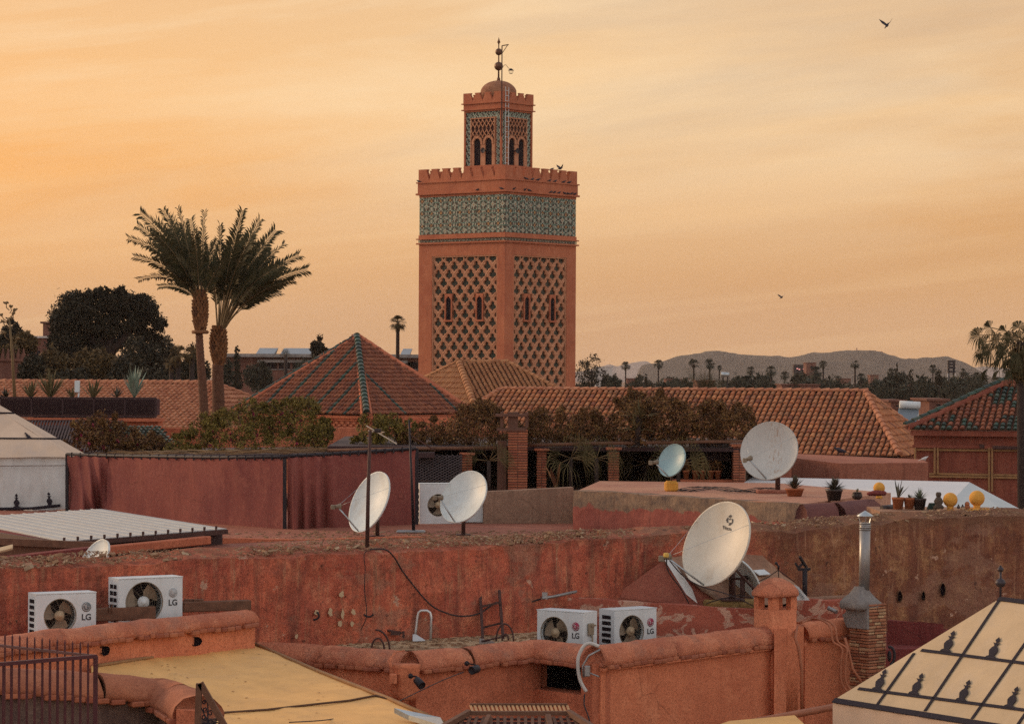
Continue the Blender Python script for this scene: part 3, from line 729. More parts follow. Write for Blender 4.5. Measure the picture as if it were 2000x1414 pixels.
        for wx, _ in wins:
            fr = MB(); nz = MB(); iw = .19
            slab(fr, o, d, nrm, wx-ww, wx-iw, wy0, wy1, -rec+.02, .0); slab(fr, o, d, nrm, wx+iw, wx+ww, wy0, wy1, -rec+.02, .0)
            slab(fr, o, d, nrm, wx-ww-.05, wx+ww+.05, wy0-.09, wy0, -rec+.02, .04)
            # arched head
            arc = [(wx-iw, wy1-.42)]+[(wx+math.cos(PI-t*PI/10)*iw*(1.15 if 2 < t < 8 else 1), wy1-.36+math.sin(t*PI/10)*.16+(.1 if t == 5 else 0)) for t in range(11)]+[(wx+iw, wy1-.42)]
            poly = [(wx-iw, wy1-.42)]+arc[1:-1]+[(wx+iw, wy1-.42), (wx+iw, wy1), (wx-iw, wy1)]
            for t in range(1, 11):
                (xa, za), (xb, zb2) = arc[t], arc[t+1] if t < 11 else arc[t]
                p4 = [(xa, za), (xb, zb2), (xb, wy1), (xa, wy1)]
                vs = [o+d*x+nrm*0.0+Vector((0, 0, z)) for x, z in p4]+[o+d*x-nrm*(rec-.02)+Vector((0, 0, z)) for x, z in p4]
                fr.add(vs, [(0, 1, 2, 3), (0, 1, 5, 4)])
            nz.add(face_pts(o, d, nrm, wx-iw+.002, wx+iw-.002, wy0, wy1-.02, -.07), [(0, 1, 2, 3)])
            w_ = fr.build('window', M['minaret'], root); nz.build('opening', M['dark_void'], w_)
    # tile bands (zellige): squares laid in a repeating interlace motif
    motif = ["GGPGGTPPTG", "GPPPGTPPTG", "PPAPPTGGTP", "GPPPGTPPTG", "GGPGGTPPTG", "TTTTTPGGPT", "PGPPGGAAGG", "PGPPGGAAGG", "TTTTTPGGPT", "GGPGGTPPTP"]
    small = ["GGTPGT", "GTPPTG", "TPGGPT", "GTPPTG"]
    def band(z0, z1, half, nz_, mot, name):
        mb = MB(); W2 = 2*half; ch = (z1-z0)/nz_; nx = int(W2/ch)
        key = {'G': 0, 'T': 1, 'P': 2, 'A': 3}
        for o, d, nrm in ((ctr-u*half-v*half, u, -v), (ctr-u*half-v*half, v, -u), (ctr+u*half-v*half, v, u), (ctr-u*half+v*half, u, v)):
            cw = W2/nx
            for i in range(nx):
                for j in range(nz_):
                    k_ = key[mot[j % len(mot)][i % len(mot[0])]]
                    if rnd.random() < .1: k_ = rnd.choice((0, 1, 1, 2, 2))
                    gp = .006; e = rnd.uniform(0, .006)
                    mb.quad(o+d*(i*cw+gp)+nrm*e+Vector((0, 0, z0+j*ch+gp)), o+d*((i+1)*cw-gp)+nrm*e+Vector((0, 0, z0+j*ch+gp)), o+d*((i+1)*cw-gp)+nrm*e+Vector((0, 0, z0+(j+1)*ch-gp)), o+d*(i*cw+gp)+nrm*e+Vector((0, 0, z0+(j+1)*ch-gp)), k_)
        mb.build(name, [M['z_green'], M['z_teal'], M['z_pale'], M['z_amber']], root)
    zA, zB, zC, zD, zE = zz_(461), zz_(454), zz_(379), zz_(372), zz_(350)
    core = MB(); ringbox(H-.04, zb_, zz_(322)-.9, core); core.build('upper_wall', M['minaret'], root)
    band(zb_+.08, zA-.05, H+.03, 4, small, 'narrow_tile_band')
    band(zB+.02, zC, H-.01, 30, motif, 'wide_tile_band')
    cor = MB()
    for z0, z1, e in ((zb_-.02, zb_+.06, .12), (zA-.06, zA, .12), (zA, zB, .02), (zD-.06, zD+.04, .14), (zC, zD-.06, .0), (zD+.04, zE, .06), (zE-.02, zE+.05, .13)):
        ringbox(H+e, z0, z1, cor)
    cor.build('cornice', M['minaret'], root)
    # parapet with stepped merlons
    def crown(half, z0, base_h, mh, n, th_, sub=4):
        pr = MB()
        for o, d in ((-u-v, u), (-u-v, v), (u+v, -u), (u+v, -v)):
            o2 = ctr+o*half; inn = (d.cross(Vector((0, 0, 1)))).normalized()
            if inn.dot(ctr-o2) < 0: inn = -inn
            t0 = th_ if abs(d.dot(v)) > .5 else 0
            p = [o2+d*t0, o2+d*(2*half-t0), o2+d*(2*half-t0)+inn*th_, o2+d*t0+inn*th_]
            pr.hexa([q_+Vector((0, 0, z0)) for q_ in p]+[q_+Vector((0, 0, z0+base_h)) for q_ in p])
        po = pr.build('parapet', M['minaret'], root)
        for o, d in ((-u-v, u), (-u-v, v), (u+v, -u), (u+v, -v)):
            o2 = ctr+o*half; inn = (d.cross(Vector((0, 0, 1)))).normalized()
            if inn.dot(ctr-o2) < 0: inn = -inn
            step = 2*half/n
            for i in range(n):
                c = step*(i+.5); prof = []
                w0 = step*.485; w1 = step*.25
                lf_ = []
                for k_ in range(sub+1):
                    ww_ = w0+(w1-w0)*k_/sub; lf_.append((ww_, mh*k_/(sub+1))); lf_.append((ww_, mh*(k_+1)/(sub+1)))
                lf_.append((w1*1.2, lf_[-1][1])); lf_.append((w1*1.2, mh*1.12))
                first = i == 0; last = i == n-1
                t0 = th_ if abs(d.dot(v)) > .5 else 0
                poly = [(c-(step*.5-t0 if first else a), z) for a, z in lf_]+[(c+(step*.5-t0 if last else a), z) for a, z in lf_[::-1]]
                mm = MB(); mm.prism([o2+d*a+Vector((0, 0, z0+base_h+z-.001)) for a, z in poly], inn*th_)
                mm.build('merlon', M['minaret'], root)
    crown(H+.03, zE+.05, .08, .55, 8, .2)
    # lantern
    h2 = 46*K*.5*2.16/2*1.0; h2 = 98*K/2
    zf = zz_(350); zr = zz_(200, TY+2); zl0 = zz_(207.5, TY+1); 
    lt = MB(); rc = .1
    Lh = h2
    ringbox(Lh-rc, zf, zl0, lt)
    zp1 = P(985, 211, TY+1).z; zp0 = P(985, 320, TY+2).z
    def lface(): return [(ctr+(-u-v)*Lh, u, -v), (ctr+(-u-v)*Lh, v, -u), (ctr+(u-v)*Lh, v, u), (ctr+(v-u)*Lh, u, v)]
    for si, (o, d, nrm) in enumerate(lface()):
        if si in (0, 3): slab(lt, o, d, nrm, 0, .1, zf, zl0, -rc, 0); slab(lt, o, d, nrm, 2*Lh-.1, 2*Lh, zf, zl0, -rc, 0)
        slab(lt, o, d, nrm, .1, 2*Lh-.1, zp1, zl0, -rc, 0); slab(lt, o, d, nrm, .1, 2*Lh-.1, zf, zp0, -rc, 0)
    lt.build('lantern_wall', M['minaret'], root)
    for o, d, nrm in lface()[:2]:
        a0, a1 = .1, 2*Lh-.1; fw = .36; til = MB(); ch = .075
        nx = int((a1-a0)/ch); nz_ = int((zp1-zp0)/ch); cw = (a1-a0)/nx; cz_ = (zp1-zp0)/nz_
        bm_ = ["GGPTP", "PGGPT", "PTPGG", "GPTPG", "TPGPP"]
        key = {'G': 0, 'T': 1, 'P': 2}
        ix0, ix1, iz1 = a0+fw, a1-fw, zp1-fw*.95
        for i in range(nx):
            for j in range(nz_):
                x, z = a0+i*cw, zp0+j*cz_
                if ix0-cw*.5 < x+cw/2 < ix1+cw*.5 and z+cz_/2 < iz1+.02: continue
                e = -rc+.02+rnd.uniform(0, .005)
                til.quad(o+d*(x+.005)+nrm*e+Vector((0, 0, z+.005)), o+d*(x+cw-.005)+nrm*e+Vector((0, 0, z+.005)), o+d*(x+cw-.005)+nrm*e+Vector((0, 0, z+cz_-.005)), o+d*(x+.005)+nrm*e+Vector((0, 0, z+cz_-.005)), key[bm_[j % 5][i % 5]])
        til.build('tile_surround', [M['z_green'], M['z_teal'], M['z_pale']], root)
        # carved inner panel: two arches, lattice above
        pn = MB(); Wp = ix1-ix0; ah = zp0+(iz1-zp0)*.44; cut = [ix0+Wp*.27, ix0+Wp*.73]; aw = Wp*.135
        f_ = .0
        slab(pn, o, d, nrm, ix0, ix0+.04, zp0, iz1, -rc+.01, f_); slab(pn, o, d, nrm, ix1-.04, ix1, zp0, iz1, -rc+.01, f_); slab(pn, o, d, nrm, ix0+.04, ix1-.04, iz1-.04, iz1, -rc+.01, f_)
        segs = [(ix0+.04, cut[0]-aw), (cut[0]+aw, cut[1]-aw), (cut[1]+aw, ix1-.04)]
        for sa, sb in segs: slab(pn, o, d, nrm, sa, sb, zp0, ah, -rc+.01, -.03)
        for cx in cut:
            for k_ in range(10):
                t0, t1 = PI*k_/10*1.2-.1*PI, PI*(k_+1)/10*1.2-.1*PI
                q4 = [(cx+math.cos(t)*r_, ah+.1+math.sin(t)*r_) for t, r_ in ((t0, aw*1.05), (t1, aw*1.05), (t1, aw*1.62), (t0, aw*1.62))]
                pts_ = [o+d*x+nrm*f_+Vector((0, 0, z)) for x, z in q4]; pn.prism(pts_, -nrm*(rc-.01))
        def rib(p, q_, wd=.045, dep_=.02):
            a = o+d*p[0]+nrm*(f_-dep_)+Vector((0, 0, p[1])); b = o+d*q_[0]+nrm*(f_-dep_)+Vector((0, 0, q_[1])); pn.bar(a, b, wd, .06, up=nrm)
        z0_ = ah+.1+aw*1.5; z1_ = iz1-.05; nseg = 12
        db = MB(); db.add(face_pts(o, d, nrm, ix0+.04, ix1-.04, ah, iz1-.04, -rc+.006), [(0, 1, 2, 3)]); db.build('recess_shade_sheet', M['dark_rec'], root)  # dark sheet puts the shade between the ribs into the colour
        for k_ in range(7):
            for sg in (-1, 1):
                prev = None
                for t in range(nseg+1):
                    f = t/nseg; zc = z0_-.12+(z1_-z0_+.12)*f
                    ph_ = (k_/6)+sg*(.5-.5*math.cos(f*PI*2.0))*.17+math.sin(f*9*PI)*.012
                    x = ix0+.04+(Wp-.08)*min(1, max(0, ph_))
                    if prev: rib(prev, (x, zc), .034)
                    prev = (x, zc)
        pn.build('carved_panel', M['minaret_lat'], root)
        for cx in cut:
            ow = MB(); ow.add(face_pts(o, d, nrm, cx-aw*1.02, cx+aw*1.02, zp0, ah+.1+aw, -rc+.008), [(0, 1, 2, 3)])
            ow.build('arched_opening', M['dark_void'], root)
        sp_ = MB(); a = o+d*(cut[0]+aw*.7)+Vector((0, 0, zp0+.78)); 
        sp_.lathe(a+nrm*.12, [(.03, -.12), (.05, 0), (.15, .12), (.155, .13), (.12, .11)], 14, M=nrm.to_track_quat('Z', 'Y').to_matrix()); sp_.bar(a-nrm*.05, a+nrm*.1, .05)
        sp_.bar(a+nrm*.05, a+nrm*.05+d*.3, .03)
        sp_.build('loudspeaker', M['black'], root)
    c2 = MB(); zk = [zz_(196, TY+1.5), zz_(184, TY+1.5)]
    ringbox(Lh+.11, zl0, zl0+.06, c2); ringbox(Lh+.02, zl0+.06, zl0+.34, c2); ringbox(Lh+.11, zl0+.34, zl0+.4, c2); c2.build('lantern_cornice', M['minaret'], root)
    crown(Lh+.03, zl0+.4, .08, .42, 4, .12)
    dm = MB(); dz = P(971, 158, ctr.y).z-.66
    dm.lathe(ctr+Vector((0, 0, dz)), [(Lh*.74, -.5)]+[(Lh*.74*math.cos(t), .66*math.sin(t)) for t in [i*PI/2/9 for i in range(9)]]+[(.04, .665)], 28, jit=.006)
    dm.build('dome', M['minaret_dome'], root)
    fn = MB(); zt0 = dz+.64; px = ctr
    fz = lambda y: P(971, y, ctr.y).z
    fn.tube([px+Vector((0, 0, zt0)), px+Vector((0, 0, fz(85)))], [.05, .03]); fn.ball(px+Vector((0, 0, fz(130))), .245); fn.ball(px+Vector((0, 0, fz(102))), .195)
    fn.lathe(px+Vector((0, 0, fz(88))), [(.01, 0), (.09, .14), (.03, .3), (.01, .4)], 12); fn.lathe(px+Vector((0, 0, zt0-.05)), [(.1, 0), (.09, .2), (.05, .25)], 10)
    fn.build('finial', M['brass'], root)
    return root, ctr, u, v, H, Lh, zE, zl0, zD
MIN, mc, mu, mv, mH, mLh, mzE, mzl, mzD = build_minaret()
# flag gibbet, lantern lamp and ladder on the lantern's near corner
m = MB(); b = mc+(-mu-mv)*(mLh+.1); zt = P(989, 90, b.y).z; zb_ = P(989, 268, b.y).z
m.bar((b.x, b.y, zb_), (b.x, b.y, zt), .06); m.bar((b.x, b.y, zt), (b.x+.36, b.y, zt+.06), .05); m.bar((b.x, b.y, zt-.42), (b.x+.3, b.y, zt+.03), .035)
m.bar((b.x, b.y, zb_+.3), (b.x+.0, b.y+.3, zb_+.3), .04); m.bar((b.x, b.y, zb_+2.6), (b.x+.0, b.y+.3, zb_+2.6), .04)
GIB = single(m, 'flag_gallows', M['rust'], 'thin rusty flag gallows pole rising past the minaret dome', 'pole')
gl = thing('hanging_lamp', 'small black wire lamp hanging beside the gallows pole on the minaret', 'lamp', P(998, 142, b.y))
lp = P(998, 137, b.y); m = MB()
arc = [Vector((b.x+.03+.55*t/10*.55, b.y, lp.z+.1+.17*math.sin(t/10*PI))) for t in range(11)]; m.tube(arc, .012, 5)
m.tube([arc[-1], Vector((lp.x, lp.y, lp.z+.03))], .012, 5); m.build('bracket', M['black'], gl)
m = MB(); m.lathe(lp, [(.17, -.03), (.1, .02), (.02, .08)], 10)
for k in range(6): a = 2*PI*k/6; m.bar(lp+Vector((.14*math.cos(a), .14*math.sin(a), -.03)), lp+Vector((.08*math.cos(a), .08*math.sin(a), -.2)), .012)
m.lathe(lp+Vector((0, 0, -.21)), [(.09, 0), (.09, .015), (.03, .02)], 10); m.build('lamp_cage', M['black'], gl)
m = MB(); o = mc-mu*(mLh+.06)-mv*(mLh-.28); lz0, lz1 = P(996, 322, o.y).z, P(996, 170, o.y).z
for s_ in (0, .26): m.bar(o+mv*s_+Vector((0, 0, lz0)), o+mv*s_+Vector((0, 0, lz1)), .025)
for k in range(int((lz1-lz0)/.28)): m.bar(o+Vector((0, 0, lz0+.1+k*.28)), o+mv*.26+Vector((0, 0, lz0+.1+k*.28)), .02)
single(m, 'metal_ladder', M['steel'], 'thin grey ladder fixed up the right face of the minaret lantern', 'ladder')

# ---------- birds
def bird_mesh(mb, c, L=.3, yaw=0, pitch=.2, wings=0):
    R = Matrix.Rotation(yaw, 3, 'Z') @ Matrix.Rotation(-pitch, 3, 'Y')
    def q(x, y, z): return c+R @ Vector((x*L, y*L, z*L))
    pts = [(-.5, .05), (-.3, .12), (-.05, .17), (.15, .16), (.27, .1), (.33, .07), (.4, .085), (.46, .06), (.52, .015)]
    m_ = len(pts); n = 8; vs = []
    for i, (x, r) in enumerate(pts):
        zc = .1+.25*max(0, x)*1.1
        for k in range(n):
            t = 2*PI*k/n; vs.append(q(x, math.cos(t)*r*(1 if x > -.35 else 1.5), zc+math.sin(t)*r*(1 if x > -.35 else .4)))
    fs = [(i*n+k, i*n+(k+1) % n, (i+1)*n+(k+1) % n, (i+1)*n+k) for i in range(m_-1) for k in range(n)]+[tuple(range(n))[::-1], tuple((m_-1)*n+k for k in range(n))]
    mb.add(vs, fs, 0, True)
    mb.add([q(-.45, -.06, .12), q(-.45, .06, .12), q(-.8, .1, .05), q(-.8, -.1, .05), q(-.45, 0, .05), q(-.8, 0, .03)], [(0, 1, 2, 3), (4, 3, 2), (0, 3, 5, 4), (1, 4, 5, 2), (0, 4, 1)])
    if wings:
        for s_ in (-1, 1):
            e = wings
            w1 = [q(.2, s_*.08, .2), q(.25, s_*.45, .2+.3*e), q(.0, s_*.95, .2+.75*e), q(-.2, s_*.55, .18+.3*e), q(-.22, s_*.1, .16)]
            mb.prism(w1, R @ Vector((0, 0, .025*L)))
    else: 
        for s_ in (-1, 1): mb.bar(q(.0, s_*.06, .0), q(.02, s_*.06, -.14), .014*L*3)
def bird(px, py, Y, L, yaw, label, group=None, wings=0, mat='bird', pitch=.2, on=None, cat='pigeon', name='pigeon'):
    p = P(px, py, Y) if on is None else on
    m = MB(); bird_mesh(m, p+Vector((0, 0, .1*L if not wings else 0)), L, yaw, pitch, wings)
    return single(m, name, M[mat], label, cat, group)
GP = 'pigeons perched on the minaret'
def on_face(face, a, z, out):   # a 0..1 from near corner
    d, nrm = (mu, -mv) if face == 0 else (mv, -mu)
    return mc+(-mu-mv)*mH+d*(a*2*mH)+nrm*out+Vector((0, 0, z))
PB = [(0, .27, 'pigeon on the left face ledge of the minaret, farthest from its corner'), (0, .07, 'pigeon on the minaret ledge just left of its near corner')]
def minaret_birds():
    zled = mzD+.04; ztop = mzE+.05
    lab = []
    spots = [(0, .30, zled, 'pigeon alone on the left face ledge of the minaret'), (0, .03, zled, 'pigeon on the minaret ledge right at its near corner'),
             (1, .10, zled, 'first pigeon right of the corner on the lower minaret ledge'), (1, .25, zled, 'left one of two close pigeons halfway along the lower ledge'), (1, .31, zled, 'right one of two close pigeons halfway along the lower ledge'),
             (1, .62, zled, 'leftmost pigeon of the row of seven near the right end of the lower ledge'), (1, .67, zled, 'second pigeon in the row of seven on the lower ledge'), (1, .735, zled, 'third pigeon in the row of seven on the lower ledge'), (1, .81, zled, 'fourth pigeon in the row of seven on the lower ledge'), (1, .86, zled, 'fifth pigeon in the row of seven on the lower ledge'), (1, .91, zled, 'sixth pigeon in the row of seven on the lower ledge'), (1, .96, zled, 'last pigeon of the row of seven at the right end of the lower ledge'),
             (0, .72*.95, ztop, None),
             (1, .27, ztop, 'pigeon under the merlons on the upper ledge, nearest the corner'), (1, .36, ztop, 'second pigeon from the corner on the upper minaret ledge'), (1, .44, ztop, 'third pigeon from the corner on the upper minaret ledge'), (1, .60, ztop, 'pigeon in the middle of the right upper ledge'), (1, .68, ztop, 'fifth pigeon from the corner on the right upper ledge'), (1, .80, ztop, 'pigeon next to last on the upper minaret ledge'), (1, .88, ztop, 'last pigeon at the right end of the upper minaret ledge')]
    for f, a, z, lb in spots:
        if not lb: continue
        p = on_face(f, a, z, .1); bird(0, 0, 0, .3, rnd.choice((-.5, .4, 2.7, 3.4, .9)), lb, GP, on=p)
    p = on_face(0, 1.0, mzE+.05, .07); bird(0, 0, 0, .3, 2.6, 'pigeon at the far left corner of the minaret ledge', GP, on=p)
    for a, wv, lb in ((.69*.95, 0, 'pigeon standing on top of a merlon on the minaret'), (.82, .8, 'pigeon with raised wings landing on a minaret merlon')):
        i = int(a*8); a2 = (i+.5)/8; p = on_face(1, a2, mzE+.05+.1+.55+.12*(1 if wv else 0), -.2); bird(0, 0, 0, .34, .6, lb, GP, wings=wv, on=p)
minaret_birds()
bird(1733, 52, 60, .17, 1.0, 'dark pigeon flying high at the upper right of the sky', wings=1.1, cat='bird', name='flying_bird', pitch=.5)
bird(1527, 582, 160, .28, .9, 'tiny dark bird flying low over the hills', wings=.8, cat='bird', name='flying_bird', pitch=.3)

# ================= far trees and houses
def tube_trunk(mb, a, b, r0, r1, n=8, bend=.0):
    a = Vector(a); b = Vector(b); mid = [a.lerp(b, t)+Vector((math.sin(t*3)*bend, 0, 0)) for t in (0, .25, .5, .75, 1)]
    mb.tube(mid, [r0+(r1-r0)*t for t in (0, .25, .5, .75, 1)], n)
def fan_palm(px, ptop, Y, rpx, label, group, seed, name='fan_palm', crownmat='leaf_far', skirt=.3):
    """washington palm: thin trunk, ball of fan leaves"""
    r = S(rpx, Y); c = P(px, ptop+rpx, Y); base = Vector((c.x, Y, 0)); g = random.Random(seed)
    t = thing(name, label, 'palm', base, group=group)
    m = MB(); tube_trunk(m, base, c+Vector((0, 0, -r*.1)), max(.16, r*.15), max(.1, r*.09)); m.build('trunk', M['bark'], t)
    m = MB()
    for k in range(34):
        az = g.uniform(0, 2*PI); el = g.uniform(-.8, 1.3); d = Vector((math.cos(az)*math.cos(el), math.sin(az)*math.cos(el), math.sin(el)))
        h = c+d*r*.42; s_ = d.cross(Vector((0, 0, 1))).normalized(); up = s_.cross(d)
        m.bar(c, h, r*.025)
        for j in range(9):
            a = (j-4)*.3; q = d*math.cos(a)+s_*math.sin(a); tip = h+q*r*.6*(1-.05*abs(j-4))-Vector((0, 0, r*.16*(1+abs(el-1.2)*.4)))
            md = h+q*r*.36; w_ = s_*math.cos(a)*r*.035-d*math.sin(a)*r*.035
            m.add([h, md+w_, tip, md-w_], [(0, 1, 3), (1, 2, 3)])
    if skirt:
        for k in range(26):
            az = g.uniform(0, 2*PI); d = Vector((math.cos(az), math.sin(az), 0)); a = c-Vector((0, 0, r*g.uniform(.1, .5))); s_ = Vector((-d.y, d.x, 0))*r*.05
            tip = a+d*r*.3-Vector((0, 0, r*g.uniform(.4, .8)*skirt*2)); m.add([a-s_*.4, a+s_*.4, (a+tip)/2+s_+d*r*.1, tip, (a+tip)/2-s_+d*r*.1], [(0, 1, 2, 4), (2, 3, 4)])
    m.build('crown', M[crownmat], t); return t
def feather_crown(mb, c, L, n, g, elmin=-.3, elmax=1.4, wl=.16, nl=16, droop=.45):
    for k in range(n):
        az = g.uniform(0, 2*PI); el = g.uniform(elmin, elmax)
        d = Vector((math.cos(az)*math.cos(el), math.sin(az)*math.cos(el), math.sin(el)))
        frond(mb, c, c+d*L*g.uniform(.85, 1.08)-Vector((0, 0, L*droop*math.cos(el)**2*.7)), d, nl, L*wl, g)
def frond(mb, a, tip, d0, nl, wl, g, start=.18, wid=.09):
    L = (tip-a).length; ctrl = a+d0*L*.55
    def bz(t): return a*(1-t)**2+ctrl*2*t*(1-t)+tip*t*t
    pts = [bz(i/7) for i in range(8)]; mb.tube(pts, [L*.009*(1-i/9) for i in range(8)], 4, 1, False)
    roll = g.choice((-1, 1))*g.uniform(.5, 1.45)
    for i in range(nl):
        t = start+(1-start)*(i+.5)/nl; p = bz(t); tg = (bz(min(1, t+.03))-bz(t-.03)).normalized()
        s0 = tg.cross(Vector((0, 0, 1))).normalized(); u0 = s0.cross(tg); s_ = s0*math.cos(roll)+u0*math.sin(roll); up = u0*math.cos(roll)-s0*math.sin(roll)
        ll = wl*(math.sin(min(1, (t-start)/(1-start)*1.1+.2)*PI*.93)**.5*.85+.2)*g.uniform(.8, 1.15)
        for sd_ in (-1, 1):
            q = (tg*.62+s_*sd_*g.uniform(.6, .85)+up*g.uniform(-.1, .35)).normalized(); md = p+q*ll*.5; e = md+(q+Vector((0, 0, -.3+g.uniform(-.15, .15)))).normalized()*ll*.5; w_ = tg*(wid*ll*.5)
            mb.add([p-w_*.6, md-w_, e, md+w_], [(0, 1, 3), (1, 2, 3)])
def date_palm_far(px, ptop, Y, rpx, label, group, seed, base=None):
    r = S(rpx, Y); c = P(px, ptop+rpx*.9, Y); g = random.Random(seed)
    b0 = Vector((c.x, Y, 0)); t = thing('date_palm', label, 'palm', b0, group=group)
    m = MB(); tube_trunk(m, b0, c, .2+r*.05, .12+r*.04); m.build('trunk', M['bark'], t)
    m = MB(); feather_crown(m, c, r*1.25, 30, g, nl=9, wl=.3); m.build('crown', [M['leaf_far'], M['petiole']], t); return t
def bush_tree(name, px, ptop, Y, wpx, hpx, label, cat, group, seed, mat='leaf_far', n=900, size=None, lobes=5, lean=0, trunk=True, shape='round'):
    """ptop: pixel of the top, wpx width and hpx crown height in pixels"""
    g = random.Random(seed); Wd = S(wpx, Y)/2; Hd = S(hpx, Y)/2; c = P(px, ptop+hpx/2, Y); b0 = Vector((c.x, Y, 0))
    t = thing(name, label, cat, b0, group=group)
    cs = []
    if shape == 'cypress':
        for k in range(7): f = k/6; cs.append((c.x+g.uniform(-.1, .1)*Wd, Y, c.z-Hd+2*Hd*f*.92, Wd*(1.02-f*.72)*(.75+.25*math.sin(f*9)), Wd*(1-f*.7), Hd*.25, 1-f*.5))
    else:
        for k in range(lobes):
            a = 2*PI*k/lobes+g.uniform(-.4, .4); cs.append((c.x+math.cos(a)*Wd*.55, Y+math.sin(a)*Wd*.5, c.z+g.uniform(-.35, .35)*Hd-.1*Hd, Wd*g.uniform(.4, .58), Wd*.5, Hd*g.uniform(.45, .62)))
        cs.append((c.x, Y, c.z+Hd*.38, Wd*.5, Wd*.5, Hd*.6))
    leaves('crown', cs, n, size or max(.1, Wd*.075), M[mat], t, seed, spread=.2)
    if trunk:
        m = MB(); tube_trunk(m, b0, c+Vector((0, 0, Hd*.2)), max(.15, Wd*.09), Wd*.05, bend=.15)
        for k in range(3): a = g.uniform(0, 6); m.tube([c+Vector((0, 0, -Hd*.7)), c+Vector((math.cos(a)*Wd*.55, math.sin(a)*Wd*.5, Hd*.2))], [Wd*.05, Wd*.02], 5)
        m.build('trunk', M['bark'], t)
    return t
GD = 'palms standing far off before the grey hills'
for i, (x, y, r, Yd, lb, kd) in enumerate([
    (1222, 703, 12, 420, 'thin lone date palm just right of the minaret foot', 'd'), (1286, 699, 12, 400, 'slim date palm with an uneven crown at the left foot of the hills', 'd'),
    (1355, 697, 13, 330, 'left one of the two stout fan palms over the spiky palm crown', 'f'), (1386, 697, 14, 330, 'right one of the two stout fan palms over the spiky palm crown', 'f'),
    (1405, 711, 7, 460, 'tiny palm between the stout pair and the round lone fan palm', 'd'), (1466, 713, 11, 400, 'round crowned palm below the middle of the long hill', 'f'),
    (1506, 711, 14, 330, 'bushy palm left of the dark screen building', 'f'), (1533, 722, 12, 380, 'low palm touching the left side of the dark screen', 'f'),
    (1593, 711, 16, 320, 'left one of the close pair of palms right of the screen building', 'f'), (1608, 701, 11, 340, 'taller right one of the close pair of palms right of the screen building', 'f'),
    (1670, 701, 11, 330, 'lone tall fan palm under the fort on the hills', 'f'), (1682, 726, 11, 330, 'low palm at the foot of the lone tall fan palm', 'd'),
    (1742, 715, 12, 360, 'palm left of the dark cypress pair', 'f'), (1822, 709, 11, 420, 'palm crown right of the dark cypress pair', 'd'), (1880, 717, 9, 420, 'small palm under the right end of the hills', 'd')]):
    if kd: fan_palm(x, y, Yd, r, lb, GD, 100+i)
    else: date_palm_far(x, y, Yd, r, lb, GD, 200+i)
fan_palm(777, 611, 160, 20, 'fan palm on a slim bare trunk left of the minaret', None, 5, crownmat='frond')
date_palm_far(558, 683, 230, 11, 'small date palm before the long building with solar panels', None, 6)
date_palm_far(829, 655+8, 160, 1, 'x', None, 6) if False else None
# broad spiky crown directly behind the long roof
t = thing('date_palm', 'broad spiky palm crown showing just above the long tiled roof', 'palm', (P(1372, 760, 150).x, 150, 0)); g = random.Random(4)
c = P(1372, 770, 150); m = MB(); feather_crown(m, c, 1.6, 30, g, .0, 1.3, nl=16, wl=.22, droop=.25); m.build('crown', [M['frond'], M['petiole']], t)
m = MB(); tube_trunk(m, (c.x, 150, 0), c, .3, .2); m.build('trunk', M['bark'], t)
# treelines
def mass(name, x0, x1, y0, y1, Y, n, size, mat, seed, label, kind='stuff', nl=26, dY=20):
    g = random.Random(seed); cs = []
    for k in range(nl):
        x = x0+(x1-x0)*(k+.5)/nl+g.uniform(-4, 4); yt = y0+(y1-y0)*g.random()*.5; Yk = Y+g.uniform(-dY, dY)
        c = P(x, (yt+y1)/2, Yk); rx = S((x1-x0)/nl*g.uniform(.6, 1.2), Yk); rz = S((y1-yt)/2, Yk); cs.append((c.x, Yk, c.z, rx, rx, rz))
    o = leaves(name, cs, n, size, M[mat], None, seed, spread=.18); o['kind'] = kind; return o
mass('distant_treetops', 1120, 1990, 729, 800, 480, 30000, .8, 'leaf_far', 11, '', nl=70, dY=60)
mass('distant_treetops', 1280, 1900, 732, 800, 330, 22000, .5, 'leaf_far', 12, '', nl=34, dY=30)
mass('distant_treetops', 420, 830, 738, 800, 330, 9000, .5, 'leaf_far', 13, '', nl=20, dY=20)
GT = 'single trees before the hills'
